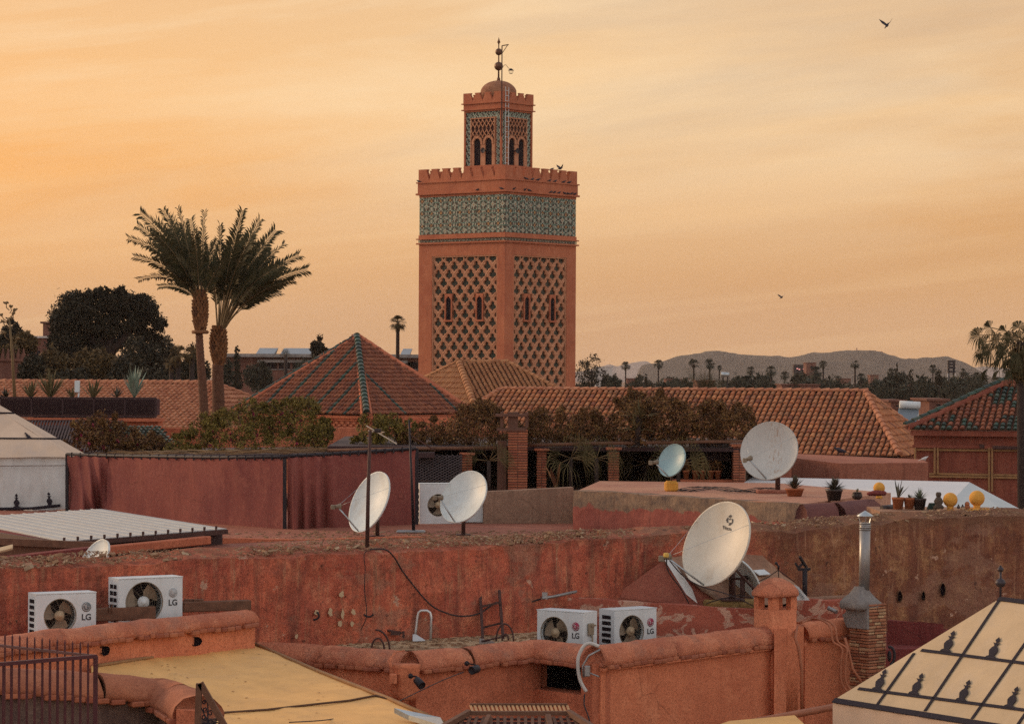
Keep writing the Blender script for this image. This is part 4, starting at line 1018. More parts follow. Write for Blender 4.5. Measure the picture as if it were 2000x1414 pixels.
for i, (x, y, w_, h_, Yd, lb, mt, sh) in enumerate([
    (1155, 688, 62, 90, 190, 'large open leafy tree right beside the minaret foot', 'leaf_dark', 'round'), (1200, 730, 30, 50, 240, 'rounded tree between the minaret tree and the first thin palm', 'leaf_far', 'round'),
    (1262, 730, 14, 60, 300, 'short dark cypress near the slim date palm', 'leaf_dark', 'cypress'), (1240, 738, 30, 40, 280, 'rounded tree behind the ridge left of the short cypress', 'leaf_far', 'round'),
    (1320, 735, 44, 50, 300, 'wide round tree left of the spiky palm crown', 'leaf_far', 'round'), (1440, 728, 36, 50, 300, 'round tree below the tiny palm', 'leaf_far', 'round'),
    (1490, 730, 40, 60, 270, 'dense tree under the bushy palm', 'leaf_far', 'round'), (1555, 728, 24, 60, 300, 'tree in front of the dark screen', 'leaf_dark', 'round'),
    (1630, 726, 34, 60, 280, 'tree right of the close pair of palms', 'leaf_far', 'round'), (1700, 735, 40, 60, 260, 'tree right of the lone tall palm', 'leaf_far', 'round'),
    (1726, 742, 40, 60, 240, 'low tree in front of the palm beside the cypress pair', 'leaf_far', 'round'), (1752, 711, 13, 75, 300, 'taller slim dark cypress of the pair', 'leaf_dark', 'cypress'), (1779, 720, 24, 75, 280, 'wider dark cypress right of the slim one', 'leaf_dark', 'cypress'),
    (1806, 735, 36, 60, 260, 'tree right of the wide cypress', 'leaf_far', 'round'), (1833, 718, 20, 40, 300, 'small compact tree on the far skyline near the water mast', 'leaf_dark', 'round'), (1860, 735, 44, 60, 250, 'broad tree left of the green tiled roof', 'leaf_far', 'round'), (1905, 728, 60, 60, 260, 'broad tree behind the ridge of the green tiled roof', 'leaf_far', 'round')]):
    bush_tree('cypress' if sh == 'cypress' else 'leafy_tree', x, y, Yd, w_, h_, lb, 'tree', GT, 300+i, mt, 2000, shape=sh, lobes=6)
# left garden
GL = 'trees of the garden on the left'
def big_ficus():
    Yd = 150; g = random.Random(3); c0 = P(215, 640, Yd); b0 = Vector((c0.x, Yd, 0)); t = thing('ficus_tree', 'huge dark dome shaped tree with small gaps of sky, left of the palms', 'tree', b0)
    cs = []
    for (x, y, rx, ry) in [(150, 600, 34, 28), (185, 590, 36, 24), (230, 592, 40, 24), (270, 605, 36, 28), (290, 632, 28, 28), (130, 630, 30, 34), (128, 670, 30, 30), (160, 655, 30, 34), (175, 625, 34, 30), (212, 640, 24, 20), (230, 665, 20, 16), (250, 622, 34, 26), (255, 652, 30, 24), (220, 605, 30, 22), (185, 680, 34, 26), (150, 690, 36, 30), (285, 668, 26, 22), (112, 655, 16, 34)]:
        c = P(x, y, Yd); cs.append((c.x, Yd+g.uniform(-1, 1.5), c.z, S(rx, Yd), S(rx, Yd)*1.2, S(ry, Yd)))
    for k in range(46):
        a = g.uniform(-.3, PI+.3); e = g.uniform(.93, 1.06); c = P(215+math.cos(a)*104*e, 648-math.sin(a)*76*e, Yd); r_ = S(g.uniform(5, 11), Yd); cs.append((c.x, Yd+g.uniform(-1, 1), c.z, r_*1.3, r_*1.2, r_))
    leaves('crown', cs, 56000, .115, M['leaf_dark'], t, 5, clump=26, spread=.16)
    m = MB(); tube_trunk(m, b0, P(205, 700, Yd), .5, .4); 
    for x, y in ((150, 610), (185, 600), (230, 600), (270, 620), (150, 660)): m.tube([P(205, 700, Yd), P((205+x)/2, (700+y)/2+5, Yd), P(x, y, Yd)], [.3, .2, .08], 6)
    m.build('trunk', M['bark'], t)
big_ficus()
for i, (x, y, w_, h_, Yd, lb, mt, n) in enumerate([
    (325, 655, 60, 110, 145, 'dark tree right below the dome shaped tree', 'leaf_dark', 3500), (265, 660, 110, 100, 140, 'dark broad tree in front of the dome shaped tree', 'leaf_dark', 5000),
    (105, 680, 90, 90, 130, 'olive brown tree left of the garden centre', 'leaf_mid', 4500), (190, 680, 90, 80, 128, 'brownish tree with spreading layers behind the pale agave', 'leaf_mid', 4500),
    (245, 700, 90, 90, 126, 'dark tree right of the brownish layered one', 'leaf_dark', 4000), (62, 690, 50, 70, 125, 'low dark tree in front of the pink battlemented house', 'leaf_dark', 2500), (150, 720, 120, 70, 124, 'dark undergrowth tree behind the left tiled roof', 'leaf_dark', 4000), (300, 720, 110, 70, 124, 'dark tree below the drooping fan palms', 'leaf_dark', 4000),
    (20, 622, 55, 75, 150, 'dark tree at the left edge of the skyline', 'leaf_dark', 3000), (48, 645, 50, 50, 145, 'loose tree beside the white roofed pink house', 'leaf_mid', 2000), (10, 672, 60, 50, 140, 'tree against the left edge below the skyline tree', 'leaf_mid', 2500),
    (625, 655, 32, 60, 170, 'dark knobbly tree on the left slope of the pyramid roof', 'leaf_dark', 2200), (505, 705, 60, 70, 210, 'grey green tree between the two dark cypresses', 'leaf_far', 2200), (600, 700, 60, 50, 230, 'tree behind the pyramid roof, before the long building', 'leaf_far', 1500), (378, 668, 60, 110, 150, 'dark tree filling the gap behind the palm trunks', 'leaf_dark', 3000), (440, 690, 40, 80, 230, 'pale green tree right behind the palm trunks', 'leaf_far', 1800)]):
    bush_tree('leafy_tree', x, y, Yd, w_, h_, lb, 'tree', GL, 400+i, mt, int(n*1.9), lobes=9, size=.13)
bush_tree('cypress', 464, 680, 190, 30, 95, 'tall pointed dark cypress right of the date palm trunks', 'cypress', 'cypresses right of the palms', 31, 'leaf_dark', 3000, shape='cypress')
bush_tree('cypress', 515, 707, 195, 28, 60, 'shorter rounded dark cypress right of the tall pointed one', 'cypress', 'cypresses right of the palms', 32, 'leaf_dark', 2000, shape='cypress')
for i, (x, y, r) in enumerate([(348, 668, 22), (375, 672, 20), (335, 690, 18)]):
    fan_palm(x, y, 118, r, ('fan palm with drooping fronds, left of the palm trunks', 'fan palm with drooping fronds right against the palm trunks', 'lower fan palm with drooping fronds under the pair')[i], 'drooping fan palms', 60+i, crownmat='leaf_mid', skirt=.6)
# dry agave flower stalk at far left
m = MB(); Yd = 70; a = P(30, 770, Yd); m.tube([a-Vector((0, 0, .4)), P(24, 690, Yd), P(18, 620, Yd)], [.045, .035, .02], 6)
for x, y in ((2, 615), (30, 605), (6, 628), (12, 592), (26, 612), (20, 598), (35, 660), (8, 650)):
    s0 = P(19+(x-19)*.12, y+14, Yd); m.tube([s0, P((19+x)/2+(3 if x > 19 else -3), y+9, Yd), P(x, y, Yd)], .012, 5); m.ball(P(x, y, Yd), .035, 7)
    for k in range(5): m.ball(P(x+rnd.uniform(-5, 5), y+rnd.uniform(-3, 3), Yd), .022, 6)
single(m, 'agave_stalk', M['petiole'], 'tall dry agave flower stalk at the left edge', 'plant')

# houses
def house(name, x0, x1, ytop, Y, dep, label, cat='house', group=None, mat='pink', wins=(), roofmat=None, merl=0, rz=0):
    a = P(x0, ytop, Y); b = P(x1, ytop, Y); wdt = b.x-a.x; t = thing(name, label, cat, ((a.x+b.x)/2, Y+dep/2, 0), group=group)
    m = MB(); m.box(((a.x+b.x)/2, Y+dep/2, a.z/2), (wdt, dep, a.z)); m.build('wall', M[mat], t)
    m = MB(); m.box(((a.x+b.x)/2, Y+dep/2, a.z+.06), (wdt+.3, dep+.3, .12)); m.build('roof', M[roofmat or mat], t)
    for (wx, wy, ww, wh) in wins:
        c = P(wx, wy, Y); o = MB(); o.box((c.x, Y-.02, c.z), (S(ww, Y), .08, S(wh, Y))); wo = o.build('window', M['dark_void'], t)
        f = MB(); f.box((c.x, Y-.04, c.z-S(wh, Y)/2-.05), (S(ww, Y)+.2, .16, .1)); f.build('sill', M[mat], wo)
    if merl:
        for k in range(merl):
            xc = a.x+wdt*(k+.5)/merl; o = MB(); w2 = wdt/merl
            o.prism([(xc-w2*.3, Y, a.z+.12), (xc-w2*.3, Y, a.z+.35), (xc-w2*.15, Y, a.z+.35), (xc, Y, a.z+.6), (xc+w2*.15, Y, a.z+.35), (xc+w2*.3, Y, a.z+.35), (xc+w2*.3, Y, a.z+.12)], (0, .3, 0)); o.build('merlon', M[mat], t)
    return t
house('house', 52, 96, 660, 175, 8, 'pink house with a white roof edge behind the garden trees', mat='far_wall', roofmat='house_white', wins=[(75, 690, 6, 10)])
house('house', 0, 54, 664, 178, 8, 'pink house cut by the left edge with a pale roof edge', mat='far_wall', roofmat='house_white')
house('chimney_tower', 84, 97, 632, 176, 2.2, 'small square brown tower above the white edged roof', 'tower', mat='far_wall')
house('battlemented_house', -10, 50, 705, 134, 4, 'pink house with pointed battlements at the left edge', mat='far_wall', merl=6)
t = house('long_building', 440, 905, 700, 260, 14, 'long terracotta building with grey solar panels on its roof', 'building', mat='house_far_m', roofmat='house_white', wins=[(x, 716, 16, 10) for x in (540, 566, 592, 618, 650, 682, 714, 746, 778, 795, 806)]) if False else None
def long_building():
    Yd = 260; a = P(440, 697, Yd); b = P(860, 697, Yd); t = thing('long_building', 'long low terracotta building with grey solar panels along its roof', 'building', ((a.x+b.x)/2, Yd+6, 0))
    m = MB(); m.box(((a.x+b.x)/2, Yd+6, a.z/2), (b.x-a.x, 12, a.z)); m.build('wall', M['far_wall'], t)
    m = MB(); m.box(((a.x+b.x)/2, Yd+5.6, a.z+.15), (b.x-a.x+1, 13.4, .3)); m.build('roof', M['cement'], t)
    for x0, x1 in ((500, 536), (548, 606), (612, 640), (782, 800)):
        p, q = P(x0, 694, Yd), P(x1, 694, Yd); m = MB()
        m.hexa([Vector((p.x, Yd-.2, a.z+.3)), Vector((q.x, Yd-.2, a.z+.3)), Vector((q.x, Yd+2, a.z+.3)), Vector((p.x, Yd+2, a.z+.3)), Vector((p.x+.2, Yd+1.6, a.z+.85)), Vector((q.x+.2, Yd+1.6, a.z+.85)), Vector((q.x+.2, Yd+2, a.z+.85)), Vector((p.x+.2, Yd+2, a.z+.85))]); m.build('solar_panel', M['solar'], t)
    for x in (530, 556, 582, 608, 640, 782, 796, 808):
        c = P(x, 714, Yd); m = MB(); m.box((c.x, Yd-.03, c.z), (1.0, .1, .65)); w_ = m.build('window', M['dark_void'], t); m = MB(); m.box((c.x, Yd-.06, c.z-.36), (1.15, .2, .08)); m.build('sill', M['cement'], w_)
    m = MB(); c = P(650, 706, Yd); m.box((c.x, Yd-.3, c.z), (b.x-a.x-6, .7, .25)); m.build('canopy', M['cement'], t)
long_building()
GH = 'houses among the far trees'
for i, (x0, x1, y, Yd, lb, mt) in enumerate([(1163, 1196, 717, 900, 'white flat house on the plain right of the minaret', 'house_white'), (1225, 1250, 740, 500, 'low pinkish house right of the first thin palm', 'pink'), (1300, 1345, 741, 520, 'pinkish house at the left foot of the hills', 'pink'),
    (1362, 1395, 745, 260, 'pink block behind the spiky palm crown', 'pink'), (1575, 1580+14, 709, 600, 'narrow brown tower right of the dark screen', 'ochre_dark'), (1527, 1600, 752, 300, 'low flat roofed ochre house in the far trees', 'pink'), (1640, 1662, 740, 600, 'small pink house under the hills, left of the lone palm', 'pink'), (1700, 1716, 733, 700, 'tiny pink house right of the lone tall palm', 'pink'), (1765, 1800, 752, 420, 'pinkish house below the cypress pair', 'pink'), (1815, 1850, 783, 150, 'ochre rooftop beside the white water tank', 'far_wall'), (1740, 1766, 785, 160, 'dark brown flat rooftop left of the water tank', 'ochre_dark'), (1455, 1480, 744, 500, 'far pink house under the round crowned palm', 'pink')]):
    house('house', x0, x1, y, Yd, 6, lb, 'house', GH, {'pink': 'far_wall', 'ochre_dark': 'far_wall'}.get(mt, mt), wins=[((x0+x1)/2, y+8, (x1-x0)*.2, 4)])
t = thing('screen_building', 'far block with a dark screen showing small red and white signs', 'building', P(1565, 745, 620)); Yd = 620
a = P(1550, 712, Yd); b = P(1578, 712, Yd); m = MB(); m.box(((a.x+b.x)/2, Yd, a.z/2), (b.x-a.x, 4, a.z)); m.build('tower', M['wood_dark'], t)
m = MB(); c = P(1563, 722, Yd); m.box((c.x, Yd-2.3, c.z), (S(30, Yd), .5, S(17, Yd))); s_ = m.build('screen', M['black'], t)
e = N('lit_sign'); e.b.inputs['Emission Color'].default_value = (1, .35, .3, 1); e.b.inputs['Emission Strength'].default_value = .9; M['lit'] = e.done((.5, .3, .3))
m = MB()
for x, y, ww in ((1555, 720, 3), (1559, 721.5, 3), (1568, 721, 4), (1573, 722.5, 2.5), (1569, 724.5, 3)): c = P(x, y, Yd); m.box((c.x, Yd-2.6, c.z), (S(ww, Yd), .1, S(1.8, Yd)))
m.build('lit_sign', M['lit'], s_)
t = thing('water_mast', 'lattice mast with platforms among the far trees at right', 'mast', P(1858, 760, 400)); m = MB(); Yd = 400
for x in (1853, 1863): m.bar((P(x, 0, Yd).x, Yd, 0), P(x, 708, Yd), .25)
m.build('frame', M['black'], t); m = MB()
for y in (706, 712, 718, 726): c = P(1858, y, Yd); m.box(c, (S(14, Yd), 1, .3))
m.build('platform', M['black'], t)
for i, x in enumerate((1851, 1866)):
    m = MB(); a = P(x, 729, 390); m.bar((a.x, 390, 0), a, S(2, 390)); single(m, 'white_pole', M['house_white'], ('left', 'right')[i]+' one of two short white poles beside the far lattice mast', 'pole', 'white poles by the mast')
# rooftop solar boiler and small dishes behind the long roof
t = thing('solar_water_heater', 'white solar water heater tank with sloping collector behind the tiled roof', 'water heater', P(1795, 830, 125)); Yd = 125
m = MB(); a, b = P(1757, 790, Yd), P(1797, 792, Yd); m.tube([a, b], .17, 16); m.build('tank', M['white_metal'], t)
m = MB(); m.prism([P(1755, 797, Yd), P(1795, 799, Yd), P(1788, 830, Yd-1.2), P(1750, 828, Yd-1.2)], (0, .05, -.08)); m.build('collector', M['solar'], t)
m = MB()
for x in (1760, 1793): m.bar(P(x, 797, Yd), P(x+2, 840, Yd), .05)
m.build('stand', M['steel'], t)
t = thing('roof_terrace', 'rooftop carrying the solar water heater', 'roof', P(1790, 835, 127)); m = MB(); c = P(1790, 835, 127); m.box((c.x, 127.5, c.z/2), (5, 5, c.z)); m.build('slab', M['far_wall'], t)
t = thing('solar_water_heater', 'small dark topped water heater near white dishes in the far trees', 'water heater', P(1420, 745, 240)); Yd = 240
m = MB(); m.tube([P(1408, 731, Yd), P(1424, 732, Yd)], .2, 12); m.build('tank', M['steel'], t); m = MB(); m.bar(P(1412, 735, Yd), P(1412, 760, Yd), .1); m.bar(P(1421, 735, Yd), P(1421, 760, Yd), .1); m.build('stand', M['black'], t)
m = MB(); c = P(468, 778, 112)
m.bbox((c.x, 112, c.z), (S(26, 112), .5, S(10, 112)), .06); m.box((c.x-S(10, 112), 112, c.z-S(8, 112)), (.1, .3, S(12, 112))); m.box((c.x+S(10, 112), 112, c.z-S(8, 112)), (.1, .3, S(12, 112)))
single(m, 'white_tank', M['white_metal'], 'white rounded tank on legs behind the left tiled roof', 'tank')
# ================= tiled roofs
def roofed(name, label, cat, base):
    return thing(name, label, cat, (base.x, base.y, 0))
TM = [M['tile'], M['under'], M['tile_green']]
# long roof -------------------------------------------------
def hip_corners(fr, rr, Yr, Lr, beta, a=4.0, fit=True):
    """turned hip roof: pixels of the front right eave corner and right ridge end; returns FL FR BR BL RL RR"""
    r = Vector((math.cos(beta), -math.sin(beta), 0)); d = Vector((-math.sin(beta), -math.cos(beta), 0)); RR = P(rr[0], rr[1], Yr)
    best = min((abs(ray(*fr).x/ray(*fr).y-(RR+d*a+r*(k*.05)).x/(RR+d*a+r*(k*.05)).y), k*.05) for k in range(-20, 120))
    b = best[1]; FR = RR+d*a+r*b; FR.z = P(fr[0], fr[1], FR.y).z; z = FR.z
    def e(p): return Vector((p.x, p.y, z))
    RL = RR-r*Lr
    return e(RL+d*a-r*b), FR, e(RR-d*a+r*b), e(RL-d*a-r*b), RL, RR
def long_roof():
    FL, FR, BR, BL, RL, RR = hip_corners((1757, 891), (1690, 766), 98, 13.45, math.radians(19))
    t = roofed('mosque_hall', 'long mosque hall with an orange barrel tiled hip roof behind the vines', 'building', (FL+BR)/2)
    m = MB(); tile_face(m, [FL, FR, RR, RL], .205, .30, 0); tile_face(m, [FR, BR, RR], .205, .30, 0); tile_face(m, [BL, FL, RL], .205, .3, 0); tile_face(m, [BR, BL, RL, RR], .3, .4, 0)
    rf = m.build('roof', TM, t)
    m = MB(); ridge_tiles(m, RR+Vector((.1, 0, .02)), RL, .1, .34); m.build('ridge_cap', [M['tile_pale']], rf)
    m = MB(); ridge_tiles(m, FR+Vector((0, 0, .03)), RR, .115, .34); m.build('hip_cap', [M['tile_pale']], rf)
    m = MB(); ridge_tiles(m, BR+Vector((0, 0, .03)), RR, .1, .34); m.build('hip_cap', [M['tile_pale']], rf)
    m = MB(); ridge_tiles(m, FL+Vector((0, 0, .03)), RL, .1, .34); m.build('hip_cap', [M['tile_pale']], rf)
    m = MB(); z1 = FR.z-.1; cq = (FL+BR)/2; qq = [cq+(p-cq)*.96 for p in (FL, FR, BR, BL)]
    m.hexa([Vector((p.x, p.y, 0)) for p in qq]+[Vector((p.x, p.y, z1)) for p in qq]); m.build('wall', M['pink'], t)
long_roof()
# tan roof before the minaret --------------------------------
def tan_roof():
    Yc = 116; RL = P(896, 708, Yc); RR = P(992, 707, Yc+.3); RR.z = RL.z
    ez = P(922, 788, 111.5).z; C = P(925, 790, 111.5); ez = C.z
    L = Vector((P(838, 745, 117).x-2.2, 118.5, ez)); R = Vector((P(1085, 765, 113).x+1.2, 112.5, ez)); B = Vector((R.x-.5, 121, ez)); 
    t = roofed('roofed_hall', 'small hall with a tan tiled hip roof in front of the minaret base', 'building', (L+R)/2)
    m = MB(); tile_face(m, [C, R, RR, RL], .2, .2, 0); tile_face(m, [L, C, RL], .2, .3, 0); tile_face(m, [R, B, RR], .2, .3, 0)
    rf = m.build('roof', [M['tile_tan'], M['under']], t)
    for a, b, r in ((C, RL, .14), (L, RL, .11), (R, RR, .1), (RR, RL, .09)):
        m = MB(); ridge_tiles(m, a+Vector((0, 0, .04)), b+Vector((0, 0, .02)), r, .34); m.build('hip_cap' if b is RL and a is not RR or a is R else 'ridge_cap', [M['tile_tan']], rf)
    m = MB(); z1 = ez-.1; q = [L, C, R, B]; cc = (L+C+R+B)/4
    m.hexa([Vector(((p.x-cc.x)*.95+cc.x, (p.y-cc.y)*.95+cc.y, 0)) for p in q]+[Vector(((p.x-cc.x)*.95+cc.x, (p.y-cc.y)*.95+cc.y, z1)) for p in q]); m.build('wall', M['pink'], t)
tan_roof()
# pyramid roof -----------------------------------------------
def pyramid():
    C = P(716, 809, 86); z = C.z; L = Vector((-9.0, 90.6, z)); R = Vector((P(922, 800, 91).x, 91.2, z)); B = L+R-C
    ce = (L+R)/2; A = Vector((P(697, 655, ce.y).x, ce.y, P(697, 655, ce.y).z))
    t = roofed('pavilion', 'square pavilion with a pyramid roof of red tiles and green tile ribs', 'building', ce)
    m = MB(); tile_face(m, [L, C, A], .165, .2, 0, pick=lambda i: 2 if i % 5 == 3 else 0)
    tile_face(m, [C, R, A], .165, .2, 0, pick=lambda i: 2 if i % 19 == 12 else 0)
    tile_face(m, [R, B, A], .3, .4, 0); tile_face(m, [B, L, A], .3, .4, 0)
    rf = m.build('roof', [M['tile_red'], M['under'], M['tile_green']], t)
    m = MB(); ridge_tiles(m, C+Vector((0, -.02, .05)), A, .1, .26); m.build('hip_cap', [M['tile_green']], rf)
    m = MB(); ridge_tiles(m, L+Vector((0, 0, .05)), A, .06, .26); m.build('hip_cap', [M['tile_green']], rf)
    for s_ in (-.13, .13):      # plaster fillets beside the front hip
        m = MB(); d = Vector((s_, -.0, .0)); rough_bar(m, C+d+Vector((0, 0, .04)), A+d*.3+Vector((0, 0, -.02)), .1, .08, .2, .006); m.build('hip_fillet', M['ochre_dark'], rf)
    m = MB(); rough_bar(m, R+Vector((.0, 0, .16)), A+Vector((.03, 0, .08)), .24, .2, .25, .02); m.build('hip_fillet', M['ochre_dark'], rf)
    m = MB(); rough_bar(m, L+Vector((0, -.16, .06)), A+Vector((0, -.1, .0)), .12, .1, .25, .01); m.build('hip_fillet', M['ochre_dark'], rf)
    m = MB(); m.lathe(A+Vector((0, 0, -.12)), [(.13, 0), (.14, .08), (.1, .17), (.03, .2)], 10); m.build('roof_knob', M['cement'], rf)
    # cornice and brick frieze, wall
    w_ = MB(); cc = (L+R)/2
    def sc4(k, z0, z1, mb, mi=0):
        q = [cc+(p-cc)*k for p in (L, C, R, B)]; mb.hexa([Vector((p.x, p.y, z0)) for p in q]+[Vector((p.x, p.y, z1)) for p in q], mi)
    sc4(.93, 0, z-.2, w_); sc4(.985, z-.14, z-.05, w_); sc4(.955, z-.22, z-.14, w_); sc4(.95, z-.72, z-.62, w_); w_.build('wall', M['ochre_dark'], t)
    fz_ = MB()
    for a, b in ((L, C), (C, R)):
        a2, b2 = cc+(a-cc)*.935, cc+(b-cc)*.935; n = 44; d = (b2-a2)/n; out = Vector((d.y, -d.x, 0)).normalized()
        if out.y > 0: out = -out
        for r_ in range(5):
            for i in range(n):
                if (i+r_) % 2: continue
                p = a2+d*(i+.5)+out*.015; fz_.box((p.x, p.y, z-.28-r_*.075), (d.length*.85, .06, .055), math.atan2(d.y, d.x))
    fz_.build('brick_frieze', M['brick'], t)
pyramid()
# left roof ----------------------------------------------------
def left_roof():
    FL, FR, BR, BL, RL, RR = hip_corners((427, 838), (417, 750), 93, 12, math.radians(20))
    t = roofed('roofed_hall', 'left hall with a pale orange tiled roof behind the planter and palm trunks', 'building', (FL+BR)/2)
    m = MB(); tile_face(m, [FL, FR, RR, RL], .19, .24, 0); tile_face(m, [FR, BR, RR], .19, .24, 0); tile_face(m, [BR, BL, RL, RR], .3, .4, 0)
    rf = m.build('roof', [M['tile_pale'], M['under']], t)
    for a, b, r, nm in ((FR, RR, .1, 'hip_cap'), (BR, RR, .09, 'hip_cap'), (RR, RL, .085, 'ridge_cap')):
        m = MB(); ridge_tiles(m, a+Vector((0, 0, .03)), b+Vector((0, 0, .02)), r, .3); m.build(nm, [M['tile_pale']], rf)
    m = MB(); z1 = FR.z-.08; cq = (FL+BR)/2; m.hexa([Vector((p.x, p.y, 0)) for p in [cq+(p-cq)*.95 for p in (FL, FR, BR, BL)]]+[Vector((p.x, p.y, z1)) for p in [cq+(p-cq)*.95 for p in (FL, FR, BR, BL)]]); m.build('wall', M['pink'], t)
left_roof()
# right house with green tiles -----------------------------------
def right_house():
    Y1 = 74; E0 = P(1772, 838, Y1); bt = math.radians(17); r_ = Vector((math.cos(bt), -math.sin(bt), 0)); d_ = Vector((-math.sin(bt), -math.cos(bt), 0)); E1 = E0+r_*5.5; A = E0-d_*2.9+r_*2.7; A.z = P(1985, 733, A.y).z; A2 = A+r_*3; BL = E0-d_*5.8
    t = roofed('tiled_house', 'pink house with a roof of mixed green and red tiles at the right edge', 'building', (E0+E1)/2+Vector((0, 3, 0)))
    m = MB(); g = random.Random(3)
    tile_face(m, [E0, E1, A2, A], .17, .21, 0); 
    # weather: many tiles are green glazed, most of them by the hip and the eave
    isl = {}
    for i, f in enumerate(m.f):
        if m.m[i] == 1: continue
        c = Vector(m.v[f[0]]); 
        if i % 6 == 1 or True:
            k = (round(m.v[f[0]][0]*2), 0)
    rf_cols = [0]*len(m.f); i = 1
    while i < len(m.f):
        c = Vector(m.v[m.f[i][0]]); v_ = (c.z-E0.z)/(A.z-E0.z); u_ = (c.x-E0.x)/4.2
        nz_ = noise.noise(Vector((c.x*1.1, c.z*2.5, 3)))
        pr = .12+.55*max(0, 1-v_*5)+nz_*.9+(.25 if u_ > .55 else 0)-(.35 if u_ < .45 and v_ > .2 else 0)
        mi = 2 if g.random() < pr else 0
        for j in range(i, min(i+6, len(m.f))): m.m[j] = mi
        i += 6
    rf = m.build('roof', [M['tile_red'], M['under'], M['tile_green']], t)
    m = MB(); tile_face(m, [BL, E0, A], .3, .4, 0); m.build('back_roof', [M['tile_red'], M['under']], rf)
    m = MB(); rough_bar(m, E0+Vector((.02, -.1, .1)), A+Vector((.02, -.1, .1)), .1, .12, .25, .01); m.build('hip_fillet', M['maroon2'], rf)
    m = MB(); ridge_tiles(m, E0+Vector((-.06, 0, .1)), A+Vector((-.06, 0, .1)), .07, .28); m.build('hip_cap', [M['tile_green']], rf)
    w_ = MB(); z = E0.z; rz = -bt; W0 = E0+r_*.14-d_*.22; wc = W0+r_*2.7-d_*2.6
    w_.box((wc.x, wc.y, (z-.1)/2), (5.4, 5.2, z-.1), rz); q = W0+r_*2.7+d_*.05; w_.box((q.x, q.y, z-.1), (5.5, .3, .14), rz); q = W0+r_*2.7+d_*.02; w_.box((q.x, q.y, z-.45), (5.44, .2, .08), rz)
    w_.build('wall', M['maroon2'], t)
    nw = d_; W0f = W0+d_*.05
    def PW(x, y, o=0): return PP(x, y, W0f, nw)+d_*o
    for (y, x0_, x1_) in ((873, 1785, 2100), (925, 1815, 2100)):
        for o in (0, 5):
            m = MB(); m.bar(PW(x0_, y+o), PW(x1_, y+o+(3 if y == 873 else 5)), .045, .05); m.build('rail', M['wood_tan'], t)
    for x in (1788, 1826, 1932):
        for o in (0, 6) if x > 1800 else (0,):
            m = MB(); m.bar(PW(x+o, 874, .05), PW(x+o, 960 if x > 1900 else 925, .05), .045, .05); m.build('batten', M['wood_tan'], t)
    m = MB(); m.box(PW(1918, 871, .05), (.12, .1, .1)); m.build('drain_spout', M['rust'], t)
    m = MB(); m.bar(PW(1940, 873, .1), PW(2060, 876, .1), .08); m.build('cable_duct', M['rust'], t)
right_house()
# fan palm in front of it at the right edge
def right_palm():
    Yd = 70; g = random.Random(12); c = P(1994, 668, Yd); b0 = Vector((P(2006, 700, Yd).x, Yd, 0)); t = thing('fan_palm', 'big shaggy fan palm at the right edge with drooping leaf tips', 'palm', b0)
    m = MB(); tube_trunk(m, b0, c, .13, .11); m.build('trunk', M['bark'], t)
    m = MB()
    tips = [(1920, 690, 28), (1950, 665, 26), (1930, 720, 22), (1990, 660, 28), (1960, 685, 28), (1975, 660, 28), (1912, 655, 30), (1935, 640, 26), (1965, 648, 28), (1935, 685, 30), (1990, 640, 26), (1955, 700, 26), (2015, 650, 30), (1975, 700, 30), (2040, 690, 30), (2000, 705, 26), (1925, 668, 24), (1965, 675, 30), (1990, 690, 30), (2010, 725, 26), (1975, 725, 24), (1952, 722, 24)]
    for x, y, r in tips:
        yy = Yd+g.uniform(-.5, .5); h = P(x, y, yy); R_ = S(r, Yd)
        m.tube([c, (c+h)/2+Vector((0, 0, .1)), h], .012, 5, 1)
        out = (h-c); out.y = 0; out.normalize(); sgn = 1 if out.x > 0 else -1
        for j in range(34):
            a = -2.1+4.2*j/33; q = Vector((math.cos(a)*out.x-math.sin(a)*out.z*.9, g.uniform(-.35, .35), math.sin(a)*out.x*1.0*sgn+math.cos(a)*out.z)).normalized()
            L_ = R_*g.uniform(.85, 1.1); md = h+q*L_*.55; tp = h+q*L_*.85-Vector((0, 0, L_*g.uniform(.3, .75))); s_ = q.cross(Vector((0, 1, 0))).normalized()*L_*.03
            m.add([h, md+s_, tp, md-s_], [(0, 1, 3), (1, 2, 3)])
    m.build('crown', [M['frond'], M['petiole']], t)
    V, Fq = leaf_arr([(c.x, Yd, c.z-.55, .2, .2, .4)], 900, .09, 3, elong=4); npmesh('dead_skirt', V, Fq, M['leaf_mid'], t)
right_palm()

